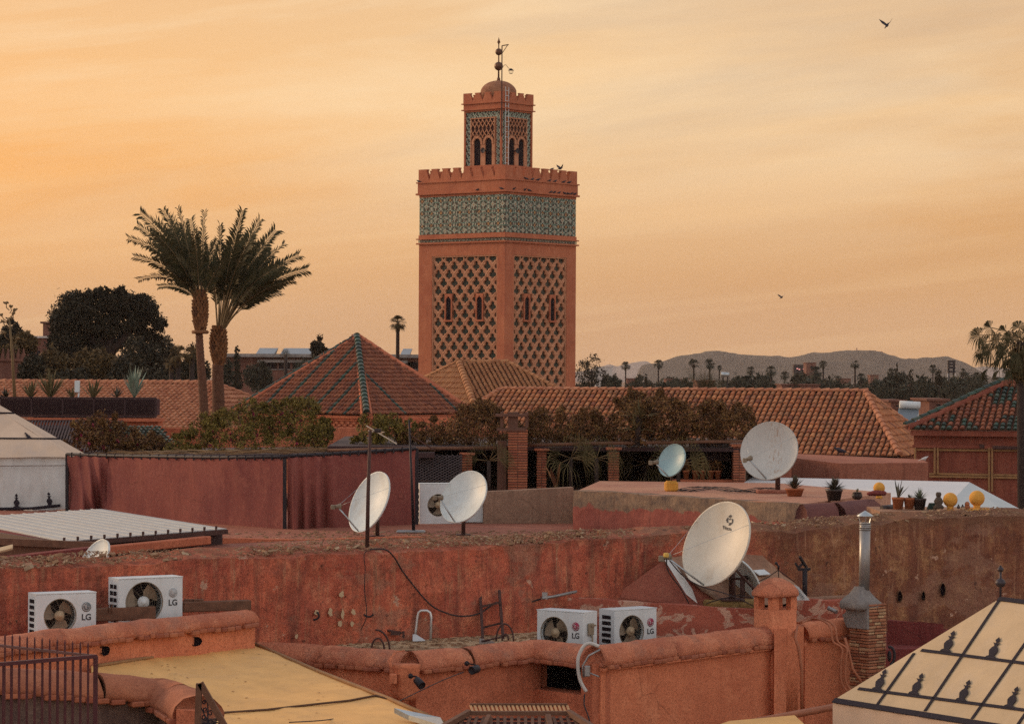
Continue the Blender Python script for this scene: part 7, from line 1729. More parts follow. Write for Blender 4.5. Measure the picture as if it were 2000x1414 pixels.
# ================= ochre tarpaulin roof
def tarp():
    A = P(178, 1300, 30.7); B = P(492, 1254, 33.55); C = P(868, 1413, 27.8); D = P(190, 1520, 25.2)
    def fn(u, v):
        p = (A.lerp(B, u)).lerp(D.lerp(C, u), v); p.z += -.03*math.sin(u*PI)*math.sin(v*PI)+.03*noise.noise(Vector((u*4, v*5, 1)))+.012*noise.noise(Vector((u*12, v*14, 1)))+.01*math.exp(-((u-.7+.05*v)/.015)**2)
        p.z += .015*math.exp(-((u-.38-.1*v)/.02)**2); return p
    vs, fs = fence_grid(fn, 50, 50); m = MB(); m.add(vs, fs, 0, True); m.add([Vector(v)-Vector((0, 0, .02)) for v in vs], [f[::-1] for f in fs], 0, True)
    t = thing('tarpaulin_roof', 'large ochre tarpaulin stretched over a sloping roof in the lower left', 'tarpaulin', (A+C)/2); m.build('sheet', M['tarp'], t)
    def on(px, py):
        r = ray(px, py); tx, tz = r.x/r.y, r.z/r.y; bst = None
        for i in range(81):
            for j in range(81):
                p = fn(i/80, j/80); e = (p.x/p.y-tx)**2+((p.z-EYE)/p.y-tz)**2
                if bst is None or e < bst[0]: bst = (e, p)
        return bst[1]+Vector((0, 0, .012))
    m = MB(); pts = [(395, 1400), (430, 1393), (520, 1386), (610, 1377), (680, 1371), (735, 1361), (775, 1353)]; m.tube([on(x, y) for x, y in pts], .012, 5); m.build('seam', M['seam'], t)
    m = MB(); m.tube([on(x, y) for x, y in [(190, 1301), (300, 1283), (488, 1256)]], .02, 6); m.tube([on(x, y)+Vector((0, 0, .0)) for x, y in [(492, 1257), (620, 1311), (760, 1368), (868, 1411)]], .022, 6); m.build('hem', M['seam2'], t)
    g = random.Random(5); m = MB()
    for k in range(70):
        u, v = g.random(), g.random()*.9; c = fn(u, v)+Vector((0, 0, .006)); r_ = g.uniform(.006, .02); n = 7; m.add([c+Vector((math.cos(2*PI*i/n)*r_*g.uniform(.6, 1.2), math.sin(2*PI*i/n)*r_*g.uniform(.6, 1.6), .002)) for i in range(n)], [tuple(range(n))])
    m.build('dirt_spots', M['seam2'], t)
    m = MB(); m.prism([P(770, 1382, 28.0), P(798, 1396, 27.9), P(870, 1418, 27.3), P(860, 1400, 28)], (0, 0, -.05)); m.build('flashing', M['steel'], t)
tarp()

# ================= grey wall with wide coping, railing, carved wooden screen at lower left
lw = [P(-30, 1300, 26.4), P(185, 1313, 26.9), P(310, 1324, 27.3), P(350, 1336, 27.0), P(388, 1357, 26.1)]
coping('low_wall', 'grey plaster wall with a wide rounded terracotta coping beside the tarpaulin', lw, .46, .24, 'coping_brown', .02, wallmat='grey_lichen', seed=20)
m = MB(); a = P(345, 1385, 26.0); m.hexa([Vector((a.x, 25.98, 5)), Vector((a.x+.2, 25.9, 5)), Vector((a.x+.22, 26.8, 5)), Vector((a.x, 26.8, 5)), Vector((a.x, 25.98, a.z)), Vector((a.x+.2, 25.9, a.z)), Vector((a.x+.22, 26.8, a.z)), Vector((a.x, 26.8, a.z))]); single(m, 'wall_end', M['ochre_dark'], 'terracotta end pier of the grey wall next to the carved wooden screen', 'wall')
def railing():
    K_ = P(187, 1281, 23.0); Lf = P(-40, 1300, 22.2); Lb = P(-40, 1256, 23.9)
    t = thing('railing', 'dark red iron railing with spiked bars in the lower left corner', 'railing', K_-Vector((0, 0, 1.2)))
    m = MB(); m.bar(K_, Lf, .035, .03); m.bar(K_, Lb, .035, .02)
    m.bar(K_+Vector((0, 0, .0)), K_-Vector((0, 0, 1.3)), .035); m.build('frame', M['rust_red'], t)
    for k in range(1, 15):
        p = K_.lerp(Lf, k/15*(1.0)); b_ = MB(); b_.bar(p, p-Vector((0, 0, 1.3)), .017); b_.build('bar', M['rust_red'], t)
    for k in range(1, 16):
        p = K_.lerp(Lb, k/15.5); b_ = MB(); b_.bar(p+Vector((0, 0, .085)), p-Vector((0, 0, 1.3)), .013); b_.add([p+Vector((-.008, -.008, .08)), p+Vector((.008, -.008, .08)), p+Vector((.008, .008, .08)), p+Vector((-.008, .008, .08)), p+Vector((0, 0, .11))], [(0, 1, 4), (1, 2, 4), (2, 3, 4), (3, 0, 4)]); b_.build('bar', M['rust_red'], t)
railing()
def screen():
    Yk = 24; t = thing('carved_screen', 'dark wooden triangular screen with curled ironwork at the lower left', 'screen', P(400, 1430, Yk)); m = MB()
    m.bar(P(389, 1334, Yk), P(385, 1445, Yk), .05, .06, up=Vector((0, 1, 0))); m.bar(P(391, 1333, Yk), P(452, 1440, Yk), .05, .06, up=Vector((0, 1, 0))); m.build('frame', M['wood'], t)
    m = MB()
    for (x, y, r, s_) in ((399, 1371, 4.5, 1), (401, 1385, 5.5, -1), (411, 1392, 6, 1), (399, 1400, 6, -1), (412, 1408, 6, -1), (399, 1416, 6, 1), (422, 1416, 7, 1), (424, 1404, 4, 1)):
        c = P(x, y, Yk); pts = []
        for k in range(20): a = k*.42*s_; rr = S(r, Yk)*(1-k/24); pts.append(c+Vector((math.cos(a)*rr, 0, math.sin(a)*rr)))
        m.tube(pts, .006, 5)
    m.bar(P(406, 1362, Yk), P(406, 1430, Yk), .012); m.bar(P(391, 1378, Yk), P(417, 1430, Yk), .01); m.build('scrollwork', M['black'], t)
screen()

# ================= middle and right front building
MZ = -3.3
mp = [PZ(503, 1253, MZ), PZ(640, 1260, MZ), PZ(800, 1272, MZ)]
coping('parapet', 'middle parapet running from the long wall to the outer corner above the tarpaulin', mp, .36, .22, seed=31)
mp2 = [PZ(800, 1272, MZ), PZ(905, 1264, MZ), PZ(1042, 1249, MZ)]
coping('parapet', 'middle parapet right of the outer corner, above the black spotlights', mp2, .36, .22, seed=35, wallmat='ochre_dark')  # darker plaster puts the shade of this turned side into the wall colour
A_, B_ = PZ(1042, 1249, MZ), PZ(1158, 1262, MZ)
t = coping('parapet', 'short recessed parapet above the dark rectangular opening', [A_, B_], .36, .22, seed=38, wall=False)
m = MB(); d = (B_-A_).normalized(); out = Vector((d.y, -d.x, 0)); L_ = (B_-A_).length
def slabm(mb, s0, s1, z0, z1, dep=.3, o0=.1):
    p = [A_+d*s0+out*o0, A_+d*s1+out*o0, A_+d*s1+out*(o0-dep), A_+d*s0+out*(o0-dep)]; mb.hexa([Vector((q.x, q.y, z0)) for q in p]+[Vector((q.x, q.y, z1)) for q in p])
zT, zo1, zo0 = A_.z-.2, P(1090, 1299, 34.2).z, P(1090, 1354, 34.2).z
slabm(m, -.05, L_+.1, zo1, zT); slabm(m, -.05, L_+.1, 5, zo0); slabm(m, -.05, .03, zo0, zo1); slabm(m, L_-.1, L_+.1, zo0, zo1); m.build('wall', M['ochre_dark'], t)
m = MB(); slabm(m, -.1, L_-.32, zo0-.05, zo1+.05, .05, -.75); m.build('opening', M['dark_void'], t); m = MB(); slabm(m, -.02, L_-.3, zo1+.0, zo1+.04, .6, -.2); slabm(m, -.02, L_-.3, zo0-.04, zo0, .6, -.2); slabm(m, -.06, -.02, zo0, zo1, .6, -.2); slabm(m, L_-.34, L_-.3, zo0, zo1, .6, -.2); m.build('opening_lining', M['dark_void'], t)  # back and lining coloured near-black for the shade of the opening
rp = [PZ(1158, 1262, MZ), PZ(1300, 1245, MZ), PZ(1515, 1221, MZ)]
coping('parapet', 'long right parapet with a bright orange wall from the white hose to the chimney pot', rp, .36, .24, seed=41)
m = MB(); q = [rp[0]+Vector((.0, -.02, -.27)), rp[2]+Vector((0, -.02, -.27))]; dd = (q[1]-q[0]).normalized(); oo = Vector((dd.y, -dd.x, 0))*.13; m.bar(q[0]+oo, q[1]+oo+dd*.5, .06, .035); 
single(m, 'cornice_strip', M['ochre'], 'thin plaster string course under the right parapet coping', 'moulding')
rp2 = [PZ(1557, 1215, MZ), PZ(1655, 1207, MZ)]
coping('parapet', 'short parapet between the chimney pot and the brick chimney', rp2, .4, .22, seed=45, mat='ochre', wallmat='ochre')
m = MB(); a, b = P(1515, 1260, 36.6), P(1562, 1252, 37.2); m.hexa([Vector((a.x-.02, a.y-.02, 5)), Vector((b.x+.05, b.y-.02, 5)), Vector((b.x+.05, b.y+.35, 5)), Vector((a.x-.02, a.y+.4, 5)), Vector((a.x-.02, a.y-.02, a.z+.2)), Vector((b.x+.05, b.y-.02, a.z+.2)), Vector((b.x+.05, b.y+.35, a.z+.2)), Vector((a.x-.02, a.y+.4, a.z+.2))]); single(m, 'pier', M['ochre'], 'plain orange wall below the domed chimney pot', 'wall')
# bottom ledge pipe and awning strip
m = MB(); m.tube([P(1400, 1424, 33), P(1500, 1404, 33.6), P(1635, 1379, 34.6)], .045, 8); single(m, 'ledge_pipe', M['hose_dirty'] if 'hose_dirty' in M else M['cable_red'], 'dusty pipe along the foot of the orange wall', 'pipe')
m = MB(); m.prism([P(1330, 1440, 31.5), P(1425, 1407, 32.6), P(1552, 1396, 33.2), P(1600, 1440, 31.5)], (0, 0, -.03)); single(m, 'awning', M['tarp'], 'strip of ochre awning at the bottom edge under the orange wall', 'awning')

# domed chimney pot
def rsq(a, r, n=6):
    pts = []
    for k, (sx, sy) in enumerate(((1, 1), (-1, 1), (-1, -1), (1, -1))):
        for i in range(n+1):
            t = PI/2*k+PI/2*i/n; pts.append((sx*(a-r)+math.cos(t)*r, sy*(a-r)+math.sin(t)*r))
    return pts
def rounded(mb, c, prof, rot, jit=.0, rr=.35):
    Rm = Matrix.Rotation(rot, 3, 'Z'); vs = []; n = 28
    for a, z in prof:
        for x, y in rsq(a, a*rr): q = c+Rm @ Vector((x, y, z)); q += noise.noise_vector(q*7)*jit; vs.append(q)
    fs = [(i*n+k, i*n+(k+1) % n, (i+1)*n+(k+1) % n, (i+1)*n+k) for i in range(len(prof)-1) for k in range(n)]+[tuple(range(n))[::-1], tuple((len(prof)-1)*n+k for k in range(n))]
    mb.add(vs, fs, 0, True)
def chimney_pot():
    Yk = 37.0; c = P(1514, 1250, Yk); t = thing('chimney_pot', 'orange plaster chimney pot with a domed cap and small square vents', 'chimney', (c.x, Yk, 6)); z0, z1, z2, z3 = [P(1514, y, Yk).z for y in (1300, 1189, 1165, 1130)]
    h = .205; rot = R_(33); m = MB(); rounded(m, Vector((c.x, Yk, 0)), [(h*1.08, z0-.6), (h*1.06, z0), (h, z0+.25), (h, z1)], rot, .008, .12)
    Rm = Matrix.Rotation(rot, 3, 'Z')
    for sx in (-1, 1):
        for sy in (-1, 1): m.box(Vector((c.x, Yk, (z1+z2)/2))+Rm @ Vector((sx*(h-.055), sy*(h-.055), 0)), (.1, .1, z2-z1+.02), rz=rot)
    m.build('shaft', M['ochre'], t)
    m = MB(); rounded(m, Vector((c.x, Yk, 0)), [(h*.95, z2-.005), (h*1.26, z2+.01), (h*1.3, z2+.045), (h*1.22, z2+.09), (h*1.02, z2+.15), (h*.74, z2+.2), (h*.4, z2+.235), (h*.1, z2+.245)], rot, .016, .55); m.build('cap', M['coping'], t)
chimney_pot()
def brick_chimney():
    Yk = 37.6; c = P(1695, 1240, Yk); t = thing('brick_chimney', 'old brick chimney with a grey cement hood and a tall metal flue', 'chimney', (c.x, Yk, 6)); rot = R_(40); Rm = Matrix.Rotation(rot, 3, 'Z'); h = .175
    zt = P(1695, 1180, Yk).z; zb = P(1695, 1335, Yk).z; m = MB(); m.box((c.x, Yk, (zt+6)/2), (h*2-.03, h*2-.03, zt-6), rz=rot); m.build('core', M['mortar'], t)
    m = MB(); z = zb-.2; k = 0
    while z < zt:
        hh = rnd.choice((.036, .042, .05))
        for s_ in range(4):
            Rs = Matrix.Rotation(rot+s_*PI/2, 3, 'Z'); x = -h
            while x < h-.02:
                l = min(rnd.uniform(.1, .22), h-x); q = Rs @ Vector((x+l/2, -h+.03+rnd.uniform(-.006, .01), 0)); m.bbox((c.x+q.x, Yk+q.y, z+hh/2), (l-.008, .07, hh-.01), .007, rz=rot+s_*PI/2); x += l
        z += hh; k += 1
    m.build('brickwork', M['brick_pale'], t)
    m = MB(); q = Rm @ Vector((-h-.02, 0, 0)); zc = P(1670, 1225, Yk).z
    m.hexa([Vector((c.x, Yk, 0))+Rm @ Vector(v)+Vector((0, 0, z)) for v, z in (((-h-.03, -h+.0, 0), zc), ((-h+.01, -h, 0), zc), ((-h+.01, h+.02, 0), zc), ((-h-.03, h+.02, 0), zc), ((-h-.03, -h, 0), zt), ((-h+.01, -h, 0), zt), ((-h+.01, h+.02, 0), zt), ((-h-.05, h+.02, 0), zt))])
    a = P(1648, 1232, Yk+.05); m.add([P(1645, 1200, Yk+.1), P(1672, 1180, Yk), P(1690, 1232, Yk-.1), P(1652, 1222, Yk+.1), P(1645, 1200, Yk+.4), P(1672, 1180, Yk+.4), P(1690, 1232, Yk+.4), P(1652, 1222, Yk+.4)], [(0, 1, 2, 3), (7, 6, 5, 4), (0, 4, 5, 1), (1, 5, 6, 2), (2, 6, 7, 3), (3, 7, 4, 0)])
    m.build('cement_patch', M['cement'], t)
    m = MB(); cc = Vector((P(1686, 0, Yk).x, Yk, 0)); rounded(m, cc, [(h*1.2, zt-.06), (h*1.34, zt-.03), (h*1.34, zt+.03), (h*1.1, zt+.08), (h*.75, zt+.15), (h*.5, zt+.21), (h*.42, zt+.24)], rot, .02, .5); hood = m.build('cement_hood', M['cement'], t)
    xf = P(1694.5, 0, Yk).x; zf0 = zt+.2; zf1 = P(1695, 1022, Yk).z; m = MB(); r = S(10.6, Yk); m.tube([(xf-.01, Yk, zf0-.1), (xf, Yk, zf1)], r, 24); m.tube([(xf, Yk, zf1-.09), (xf, Yk, zf1)], r*1.02, 24)
    for k in range(4): m.tube([(xf, Yk, zf1-.085+k*.027), (xf, Yk, zf1-.072+k*.027)], r*1.1, 24)
    fl_ = m.build('flue', M['steel_dull'], t)
    m = MB(); zc = P(1695, 1008, Yk).z; m.lathe((xf, Yk, zc), [(S(16.5, Yk), 0), (S(16.8, Yk), .008), (.003, S(11, Yk))], 28); 
    for a in (.5, 2.6, 4.7): m.bar((xf+math.cos(a)*r*.95, Yk+math.sin(a)*r*.95, zf1), (xf+math.cos(a)*r*1.35, Yk+math.sin(a)*r*1.3, zc), .012, .003)
    m.build('rain_cap', M['steel'], fl_)
for t_ in ('low_wall',):
    for ch_ in bpy.data.objects[t_].children: pass
brick_chimney()
# ================= things behind the right parapet
m = MB(); pw = [P(1108, 1168, 37.6), P(1260, 1177, 37.4), P(1478, 1190, 37.25)]; wall_mesh(m, pw, 8, .16, amp=.02, top_amp=.012, seg=.12, seed=9); single(m, 'peeling_wall', M['peel'], 'low red wall with peeling pale plaster behind the right air conditioners', 'wall')
# stair hatch with sloping top
def hatch():
    t = thing('stair_hatch', 'sloping plaster roof of a stair hatch behind the tilted dish, red triangular side', 'stair hatch', P(1350, 1200, 38.6))
    a, b, c = P(1196, 1165, 38.3), P(1297, 1093, 38.5), P(1425, 1190, 37.9); b2, c2 = P(1478, 1080, 39.9), P(1592, 1180, 39.3)
    dn = lambda q: Vector((q.x, q.y, 8.2))
    m = MB(); m.add([dn(a), a, b, c, dn(c)], [(0, 1, 2, 3, 4)]); m.add([dn(a), a, b, b2, dn(b2)], [(0, 1, 2, 3, 4)]); m.add([dn(c), c, c2, dn(c2)], [(0, 1, 2, 3)]); m.add([dn(b2), b2, c2, dn(c2)], [(0, 1, 2, 3)]); m.build('side_wall', M['maroon_side'], t)
    up = Vector((0, 0, .03)); m = MB()
    def fn(u, v): p = b.lerp(b2, u).lerp(c.lerp(c2, u), v); return p+up+noise.noise_vector(p*4)*.03
    vs, fs = fence_grid(fn, 16, 16); m.add(vs, fs, 0, True); m.build('sloping_top', M['mud'], t)
    m = MB(); rough_bar(m, b+Vector((.02, -.03, .05)), c+Vector((0, -.03, .05)), .09, .07, .1, .02); m.build('pale_edge', M['grey_plaster'], t)
    m = MB(); q = b.lerp(b2, .75).lerp(c.lerp(c2, .75), .42); n = (b2-b).cross(c-b).normalized(); n = n if n.z > 0 else -n; u = (b2-b).normalized(); v = (c-b).normalized()
    e = q+n*.06; m.prism([e-u*.12-v*.05, e+u*.12-v*.05, e+u*.12+v*.07, e-u*.12+v*.07], n*.012); m.build('glass_pane', M['white_metal'], t)
hatch()
m = MB(); m.prism([P(1296, 1090, 38.2), P(1312, 1092, 38.2), P(1352, 1150, 37.8), P(1362, 1178, 37.7), P(1340, 1160, 37.8)], (0, .05, 0)); single(m, 'torn_sheet', M['canvas_white'], 'torn white plastic strip along the edge of the stair hatch', 'sheet')
b_ = P(1430, 1172, 37.9); bz = b_.z
m = MB(); c = P(1428, 1180, 37.95); m.bbox(c, (.75, .4, .12), .03); single(m, 'mossy_block', M['moss'], 'yellowish mossy block under the tilted dish pole', 'block')
M_ = make_dish(1398.5, 1062, 37.5, 86, 50, 28, 'large tilted cream dish in front, dark emblem and name near its upper rim', b_, mat='dish_warm', feed=(1302, 1088), polew=.045)
td, dc, dn_, dM, dR = M_
# emblem and name on the reflector, following its curve
def on_dish(px, py):
    o = Vector((0, 0, EYE)); r = ray(px, py); q = PP(px, py, dc, dn_); dp = dR*.28
    for _ in range(8):
        rr = (q-dc); rr -= dn_*rr.dot(dn_); z = -dp*(1-min(1, (rr.length/dR))**2); q = PP(px, py, dc+dn_*(z+.006), dn_)
    return q
def decal(pxpts, name='emblem'):
    pass
m = MB()
def poly_px(pts): q = [on_dish(x, y) for x, y in pts]; m.prism(q, dn_*.002)
# four arrow shapes of the emblem round an open square
poly_px([(1422.5, 1008), (1427.5, 1004.8), (1429.5, 1008.5), (1425, 1010.5)]); poly_px([(1418, 1015), (1422, 1009.5), (1422.4, 1013), (1421.2, 1016.5), (1422.6, 1021), (1419.5, 1020)])
poly_px([(1429, 1012), (1431.8, 1014.8), (1431, 1020), (1428.8, 1022.5), (1429.6, 1018)]); poly_px([(1422.5, 1026), (1424.5, 1020.8), (1430.5, 1020.2), (1427, 1024.8)]); poly_px([(1424.2, 1013), (1427.4, 1011.6), (1426.8, 1014), (1424.6, 1015.4)])
m.build('emblem', M['ink'], td)
cu = bpy.data.curves.new('t', 'FONT'); cu.body = 'Fitco'; cu.size = 1; cu.align_x = 'CENTER'; cu.align_y = 'CENTER'; cu.offset = .028
o = bpy.data.objects.new('t', cu); me = bpy.data.meshes.new_from_object(o)
m = MB(); vs = [on_dish(1420+v.co.x*8.0-v.co.y*2.2, 1031.5-v.co.y*10.5+v.co.x*1.3) for v in me.vertices]
fs = [tuple(p.vertices) for p in me.polygons]; m.add([v+dn_*.001 for v in vs], fs); m.build('lettering', M['ink'], td); bpy.data.objects.remove(o); bpy.data.curves.remove(cu); bpy.data.meshes.remove(me)
m = MB()
for a, b in (((1430, 1105, 37.8), (1471, 1148, 37.6)), ((1428, 1128, 37.85), (1450, 1131, 37.7))): m.tube([P(*a), P(*b)], .018, 7)
m.ball(P(1472, 1148, 37.6), .03, 8); m.build('brace', M['rust'], td)
m = MB(); m.bbox(P(1301, 1084, 37.0), (.07, .07, .06), .012); m.build('feed_cap', M['yellow_pl'], td)
b2_ = P(1450, 1180, 38.3); make_dish(1440, 1142, 38.5, 60, 36, -28, 'pale dish lying low behind the tilted cream dish', b2_, mat='dish', feed='none', side=-1)
m = MB(); q = [P(1551, 1142, 38.4), P(1560, 1146, 38.4), P(1582, 1172, 38.4), P(1556, 1172, 38.4)]; m.prism(q, (0, .03, 0)); sg = thing('printed_board', 'small white board edge with dark print right of the domed chimney pot', 'board', q[3]); m.build('board', M['white_metal'], sg)
m = MB()
for k in range(7): a = P(1556+k*2.2, 1149+k*3, 38.37); m.box(a, (.028, .006, .008)); m.box(a+Vector((-.01, 0, -.014)), (.02, .006, .006))
m.build('print', M['ink'], sg)
# wall and dark gap behind the chimney pot
m = MB(); wall_mesh(m, [P(1560, 1172, 39.2), P(1700, 1160, 39.4)], 8, .3, amp=.03, top_amp=.03); single(m, 'low_wall', M['mud'], 'rough low wall behind the orange chimney pot and the brick chimney', 'wall')
m = MB(); wall_mesh(m, [P(1554, 1176, 38.6), P(1650, 1168, 38.7)], 8, .2, amp=.03, top_amp=.05, seg=.1, seed=3); single(m, 'broken_wall', M['peel'], 'broken red wall stump between the two chimneys', 'wall')
m = MB(); m.tube([P(1618, 1187, 38.3), P(1634, 1195, 38.2)], .03, 8); single(m, 'pipe_end', M['steel_dull'], 'short grey pipe end left of the brick chimney', 'pipe')
m = MB(); a, b = P(1733, 1211, 39.3), P(1843, 1219, 39.0); wall_mesh(m, [a, b], 8, .14, amp=.004, top_amp=.004); single(m, 'maroon_panel', M['maroon'], 'plain dark red low wall right of the brick chimney', 'wall')
# Y shaped dish mount
t = thing('dish_mount', 'empty rusty dish mount with a forked top on a post', 'mount', P(1571, 1178, 38.8)); m = MB(); Yk = 38.8; m.tube([P(1572, 1178, Yk), P(1572, 1110, Yk)], .035, 8); m.build('post', M['black'], t)
m = MB(); m.bar(P(1562, 1087, Yk-.1), P(1578, 1113, Yk+.1), .03); m.bar(P(1553, 1099, Yk), P(1562, 1113, Yk), .03); m.bar(P(1558, 1112, Yk), P(1583, 1111, Yk), .035); m.bar(P(1560, 1108, Yk), P(1570, 1098, Yk), .03); m.build('fork', M['black'], t)
m = MB(); c = P(1518, 1105, 38); m.tube([P(1516, 1100, 38), P(1521, 1106, 38), P(1520, 1112, 38)], .014, 6); m.ball(P(1516, 1100, 38), .022, 8); m.tube([P(1520, 1113, 38), P(1500, 1127, 38), P(1482, 1135, 37.9)], .006, 4); m.tube([P(1520, 1113, 38), P(1521, 1128, 38)], .006, 4); m.tube([P(1520, 1113, 38), P(1552, 1136, 38)], .005, 4); single(m, 'wire_holder', M['black'], 'small black insulator holding thin wires above the chimney pot', 'insulator')

# ================= mat roof, tubes, ladder, loops between parapet and long wall
m = MB(); q = [PZ(640, 1264, -3.42), PZ(1000, 1266, -3.42), PZ(1065, 1234, -3.42), PZ(900, 1236, -3.42), PZ(730, 1244, -3.42)]
def mat_fn(pts): return pts
m.prism(q, (0, 0, -.03)); t = thing('mat_roof', 'pale reed mat roof behind the middle parapet', 'roof', q[0]); m.build('mat', M['sheet_roof'], t)
m = MB()
for k in range(16): a = q[0].lerp(q[4], k/15); b = q[1].lerp(q[2], k/15); m.bar(a+Vector((.03, 0, .006)), b+Vector((-.03, 0, .006)), .012, .006)
m.build('mat_ribs', M['sheet_roof'], t)
m = MB(); m.prism([P(632, 1260, 35.4), P(661, 1250, 35.6), P(661, 1257, 35.5), P(640, 1264, 35.3)], (0, .03, 0)); m.prism([P(664, 1247, 35.6), P(727, 1229, 36.1), P(728, 1243, 36.0), P(664, 1257, 35.5)], (0, .03, 0)); single(m, 'printed_cloth', M['print'], 'pale flowery oilcloth strip lying by the mat roof', 'cloth')
m = MB(); y_ = 35.9; m.tube([P(809, 1253, y_), P(812, 1230, y_), P(815, 1205, y_), P(817, 1196, y_), P(822, 1192, y_), P(834, 1192, y_), P(840, 1196, y_), P(842, 1204, y_), P(841, 1253, y_)], .017, 8); single(m, 'tube_frame', M['alu'], 'bent silver metal tube frame standing against the red wall', 'frame')
m = MB(); a = P(808, 1250, 35.8); m.prism([P(806, 1240, 35.8), P(812, 1240, 35.8), P(830, 1251, 35.6), P(806, 1252, 35.6)], (0, .03, .01)); single(m, 'white_rag', M['white_metal'], 'white rag at the foot of the silver tube frame', 'rag')
t = thing('ladder', 'short dark metal ladder leaning on the red wall', 'ladder', P(960, 1250, 36.2)); m = MB(); m.bar(P(943, 1252, 36.1), P(938, 1161, 36.6), .035); m.bar(P(983, 1250, 36.2), P(975, 1153, 36.7), .035); m.build('rail', M['rust'], t)
for ya, yb in ((1184, 1176), (1226, 1216)): m = MB(); m.bar(P(940, ya, 36.45), P(980, yb, 36.5), .025); m.build('rung', M['rust'], t)
m = MB(); m.tube([P(x, y, 35.7) for x, y in [(704, 1222), (740, 1227), (785, 1236)]], .016, 6); m.box(P(773, 1236, 35.7), (.12, .05, .05)); m.box(P(788, 1239, 35.7), (.03, .03, .09)); single(m, 'aerial_arm', M['rust'], 'rusty aerial arm lying over the mat roof', 'pipe')
def loop(pts, Yk, r, name, label, cat, mat='rust', group=None):
    m = MB(); 
    for p in pts: m.tube([P(x, y, Yk) for x, y in p], r, 6)
    return single(m, name, M[mat], label, cat, group)
def arcpx(cx, cy, rx, ry, a0, a1, n=14): return [(cx+rx*math.cos(R_(a0+(a1-a0)*k/n)), cy-ry*math.sin(R_(a0+(a1-a0)*k/n))) for k in range(n+1)]
loop([arcpx(738, 1272, 13, 26, 0, 180)[:], [(738, 1268), (741, 1266)]], 34.4, .011, 'wire_hoop', 'small dark wire hoop on the middle parapet', 'hoop'); loop([arcpx(735, 1268, 26, 38, -5, 95)], 34.7, .012, 'wire_hoop', 'larger dark wire hoop arching right of the small one', 'hoop')
loop([arcpx(986, 1252, 17, 34, 0, 180), arcpx(987, 1250, 6, 12, 0, 180), [(940, 1252), (970, 1246), (988, 1241)]], 34.9, .011, 'wire_hoop', 'dark wire hoops at the foot of the ladder', 'hoop')
m = MB(); m.prism([P(936, 1246, 34.95), P(966, 1253, 34.9), P(966, 1256, 34.9), P(936, 1257, 34.95)], (0, .03, 0)); single(m, 'grey_plate', M['steel_dull'], 'small grey plate beside the wire hoops', 'plate')
for i, (cx, cy, a0, a1, lb) in enumerate(((613, 1202, -100, 60, 'bent black hook on the red wall among the plaster chips'), (720, 1196, 200, 340, 'curved black hook on the red wall left of the tube frame'))):
    q = bw_at(cx); loop([arcpx(cx, cy, 10, 8, a0, a1)], q.y-.12, .012, 'wall_hook', lb, 'hook', 'black', 'hooks on the red wall')
# cables
def cable(pts, Y0, Y1, r, label, mat='cable'):
    n = len(pts); out = spl([P(x, y, Y0+(Y1-Y0)*i/(n-1)) for i, (x, y) in enumerate(pts)]); m = MB(); m.tube(out, r, 5); return single(m, 'cable', M[mat], label, 'cable', 'loose cables')
cable([(722, 1073), (752, 1073), (770, 1088), (790, 1120), (838, 1178), (875, 1198), (905, 1203), (935, 1198), (960, 1182), (972, 1176), (985, 1184), (1010, 1183), (1060, 1168)], 35.35, 37.2, .011, 'black cable sagging across the red wall from the antenna mast to the ladder')
cable([(716, 1075), (711, 1085), (713, 1110), (712, 1150), (716, 1200), (705, 1230)], 35.3, 35.4, .006, 'thin cable dropping straight down the red wall under the antenna mast')
m = MB(); m.tube([P(1058, 1168, 37.0), P(1080, 1165, 37.1), P(1126, 1155, 37.3)], .02, 7); m.box(P(1064, 1163, 37.05), (.07, .06, .09)); single(m, 'wall_pipe', M['steel_dull'], 'short pipe sloping along the red wall above the air conditioner', 'pipe')
cable([(1302, 1090), (1305, 1115), (1330, 1150), (1345, 1178)], 37.0, 37.3, .009, 'black cable hanging from the feed of the tilted dish')
cable([(1308, 1095), (1335, 1125), (1370, 1145), (1420, 1160), (1465, 1180), (1490, 1195)], 36.9, 37.1, .008, 'black cable running from the dish feed to the chimney pot')
cable([(1380, 1178), (1400, 1172), (1428, 1165), (1445, 1163), (1470, 1168)], 37.6, 37.3, .008, 'cable coiled at the foot of the tilted dish')
cable([(1142, 1355), (1141, 1375), (1148, 1395), (1155, 1420)], 33.6, 33.4, .009, 'cable hanging down beside the dark opening')
cable([(565, 1410), (640, 1405), (700, 1392), (772, 1372), (785, 1366), (860, 1330), (905, 1312)], 27, 33, .006, 'thin wire strung from the tarpaulin to the right spotlight')
m = MB(); pts = [(1170, 1262), (1152, 1256), (1140, 1262), (1130, 1282), (1129, 1305), (1134, 1330), (1145, 1350)]; m.tube(spl([P(x, y, 33.75) for x, y in pts]), .022, 9); single(m, 'white_hose', M['hose'], 'thick white hose looping over the parapet corner', 'hose')
m = MB(); m.tube([P(x, y, 33.7) for x, y in [(1172, 1268), (1150, 1280), (1138, 1300), (1140, 1322)]], .012, 6); m.bbox(P(1147, 1310, 33.7), (.07, .06, .13), .01); m.tube([P(1152, 1314, 33.6), P(1170, 1321, 33.5)], .01, 6); single(m, 'junction_box', M['steel_dull'], 'small grey blue junction box with cables beside the white hose', 'box')
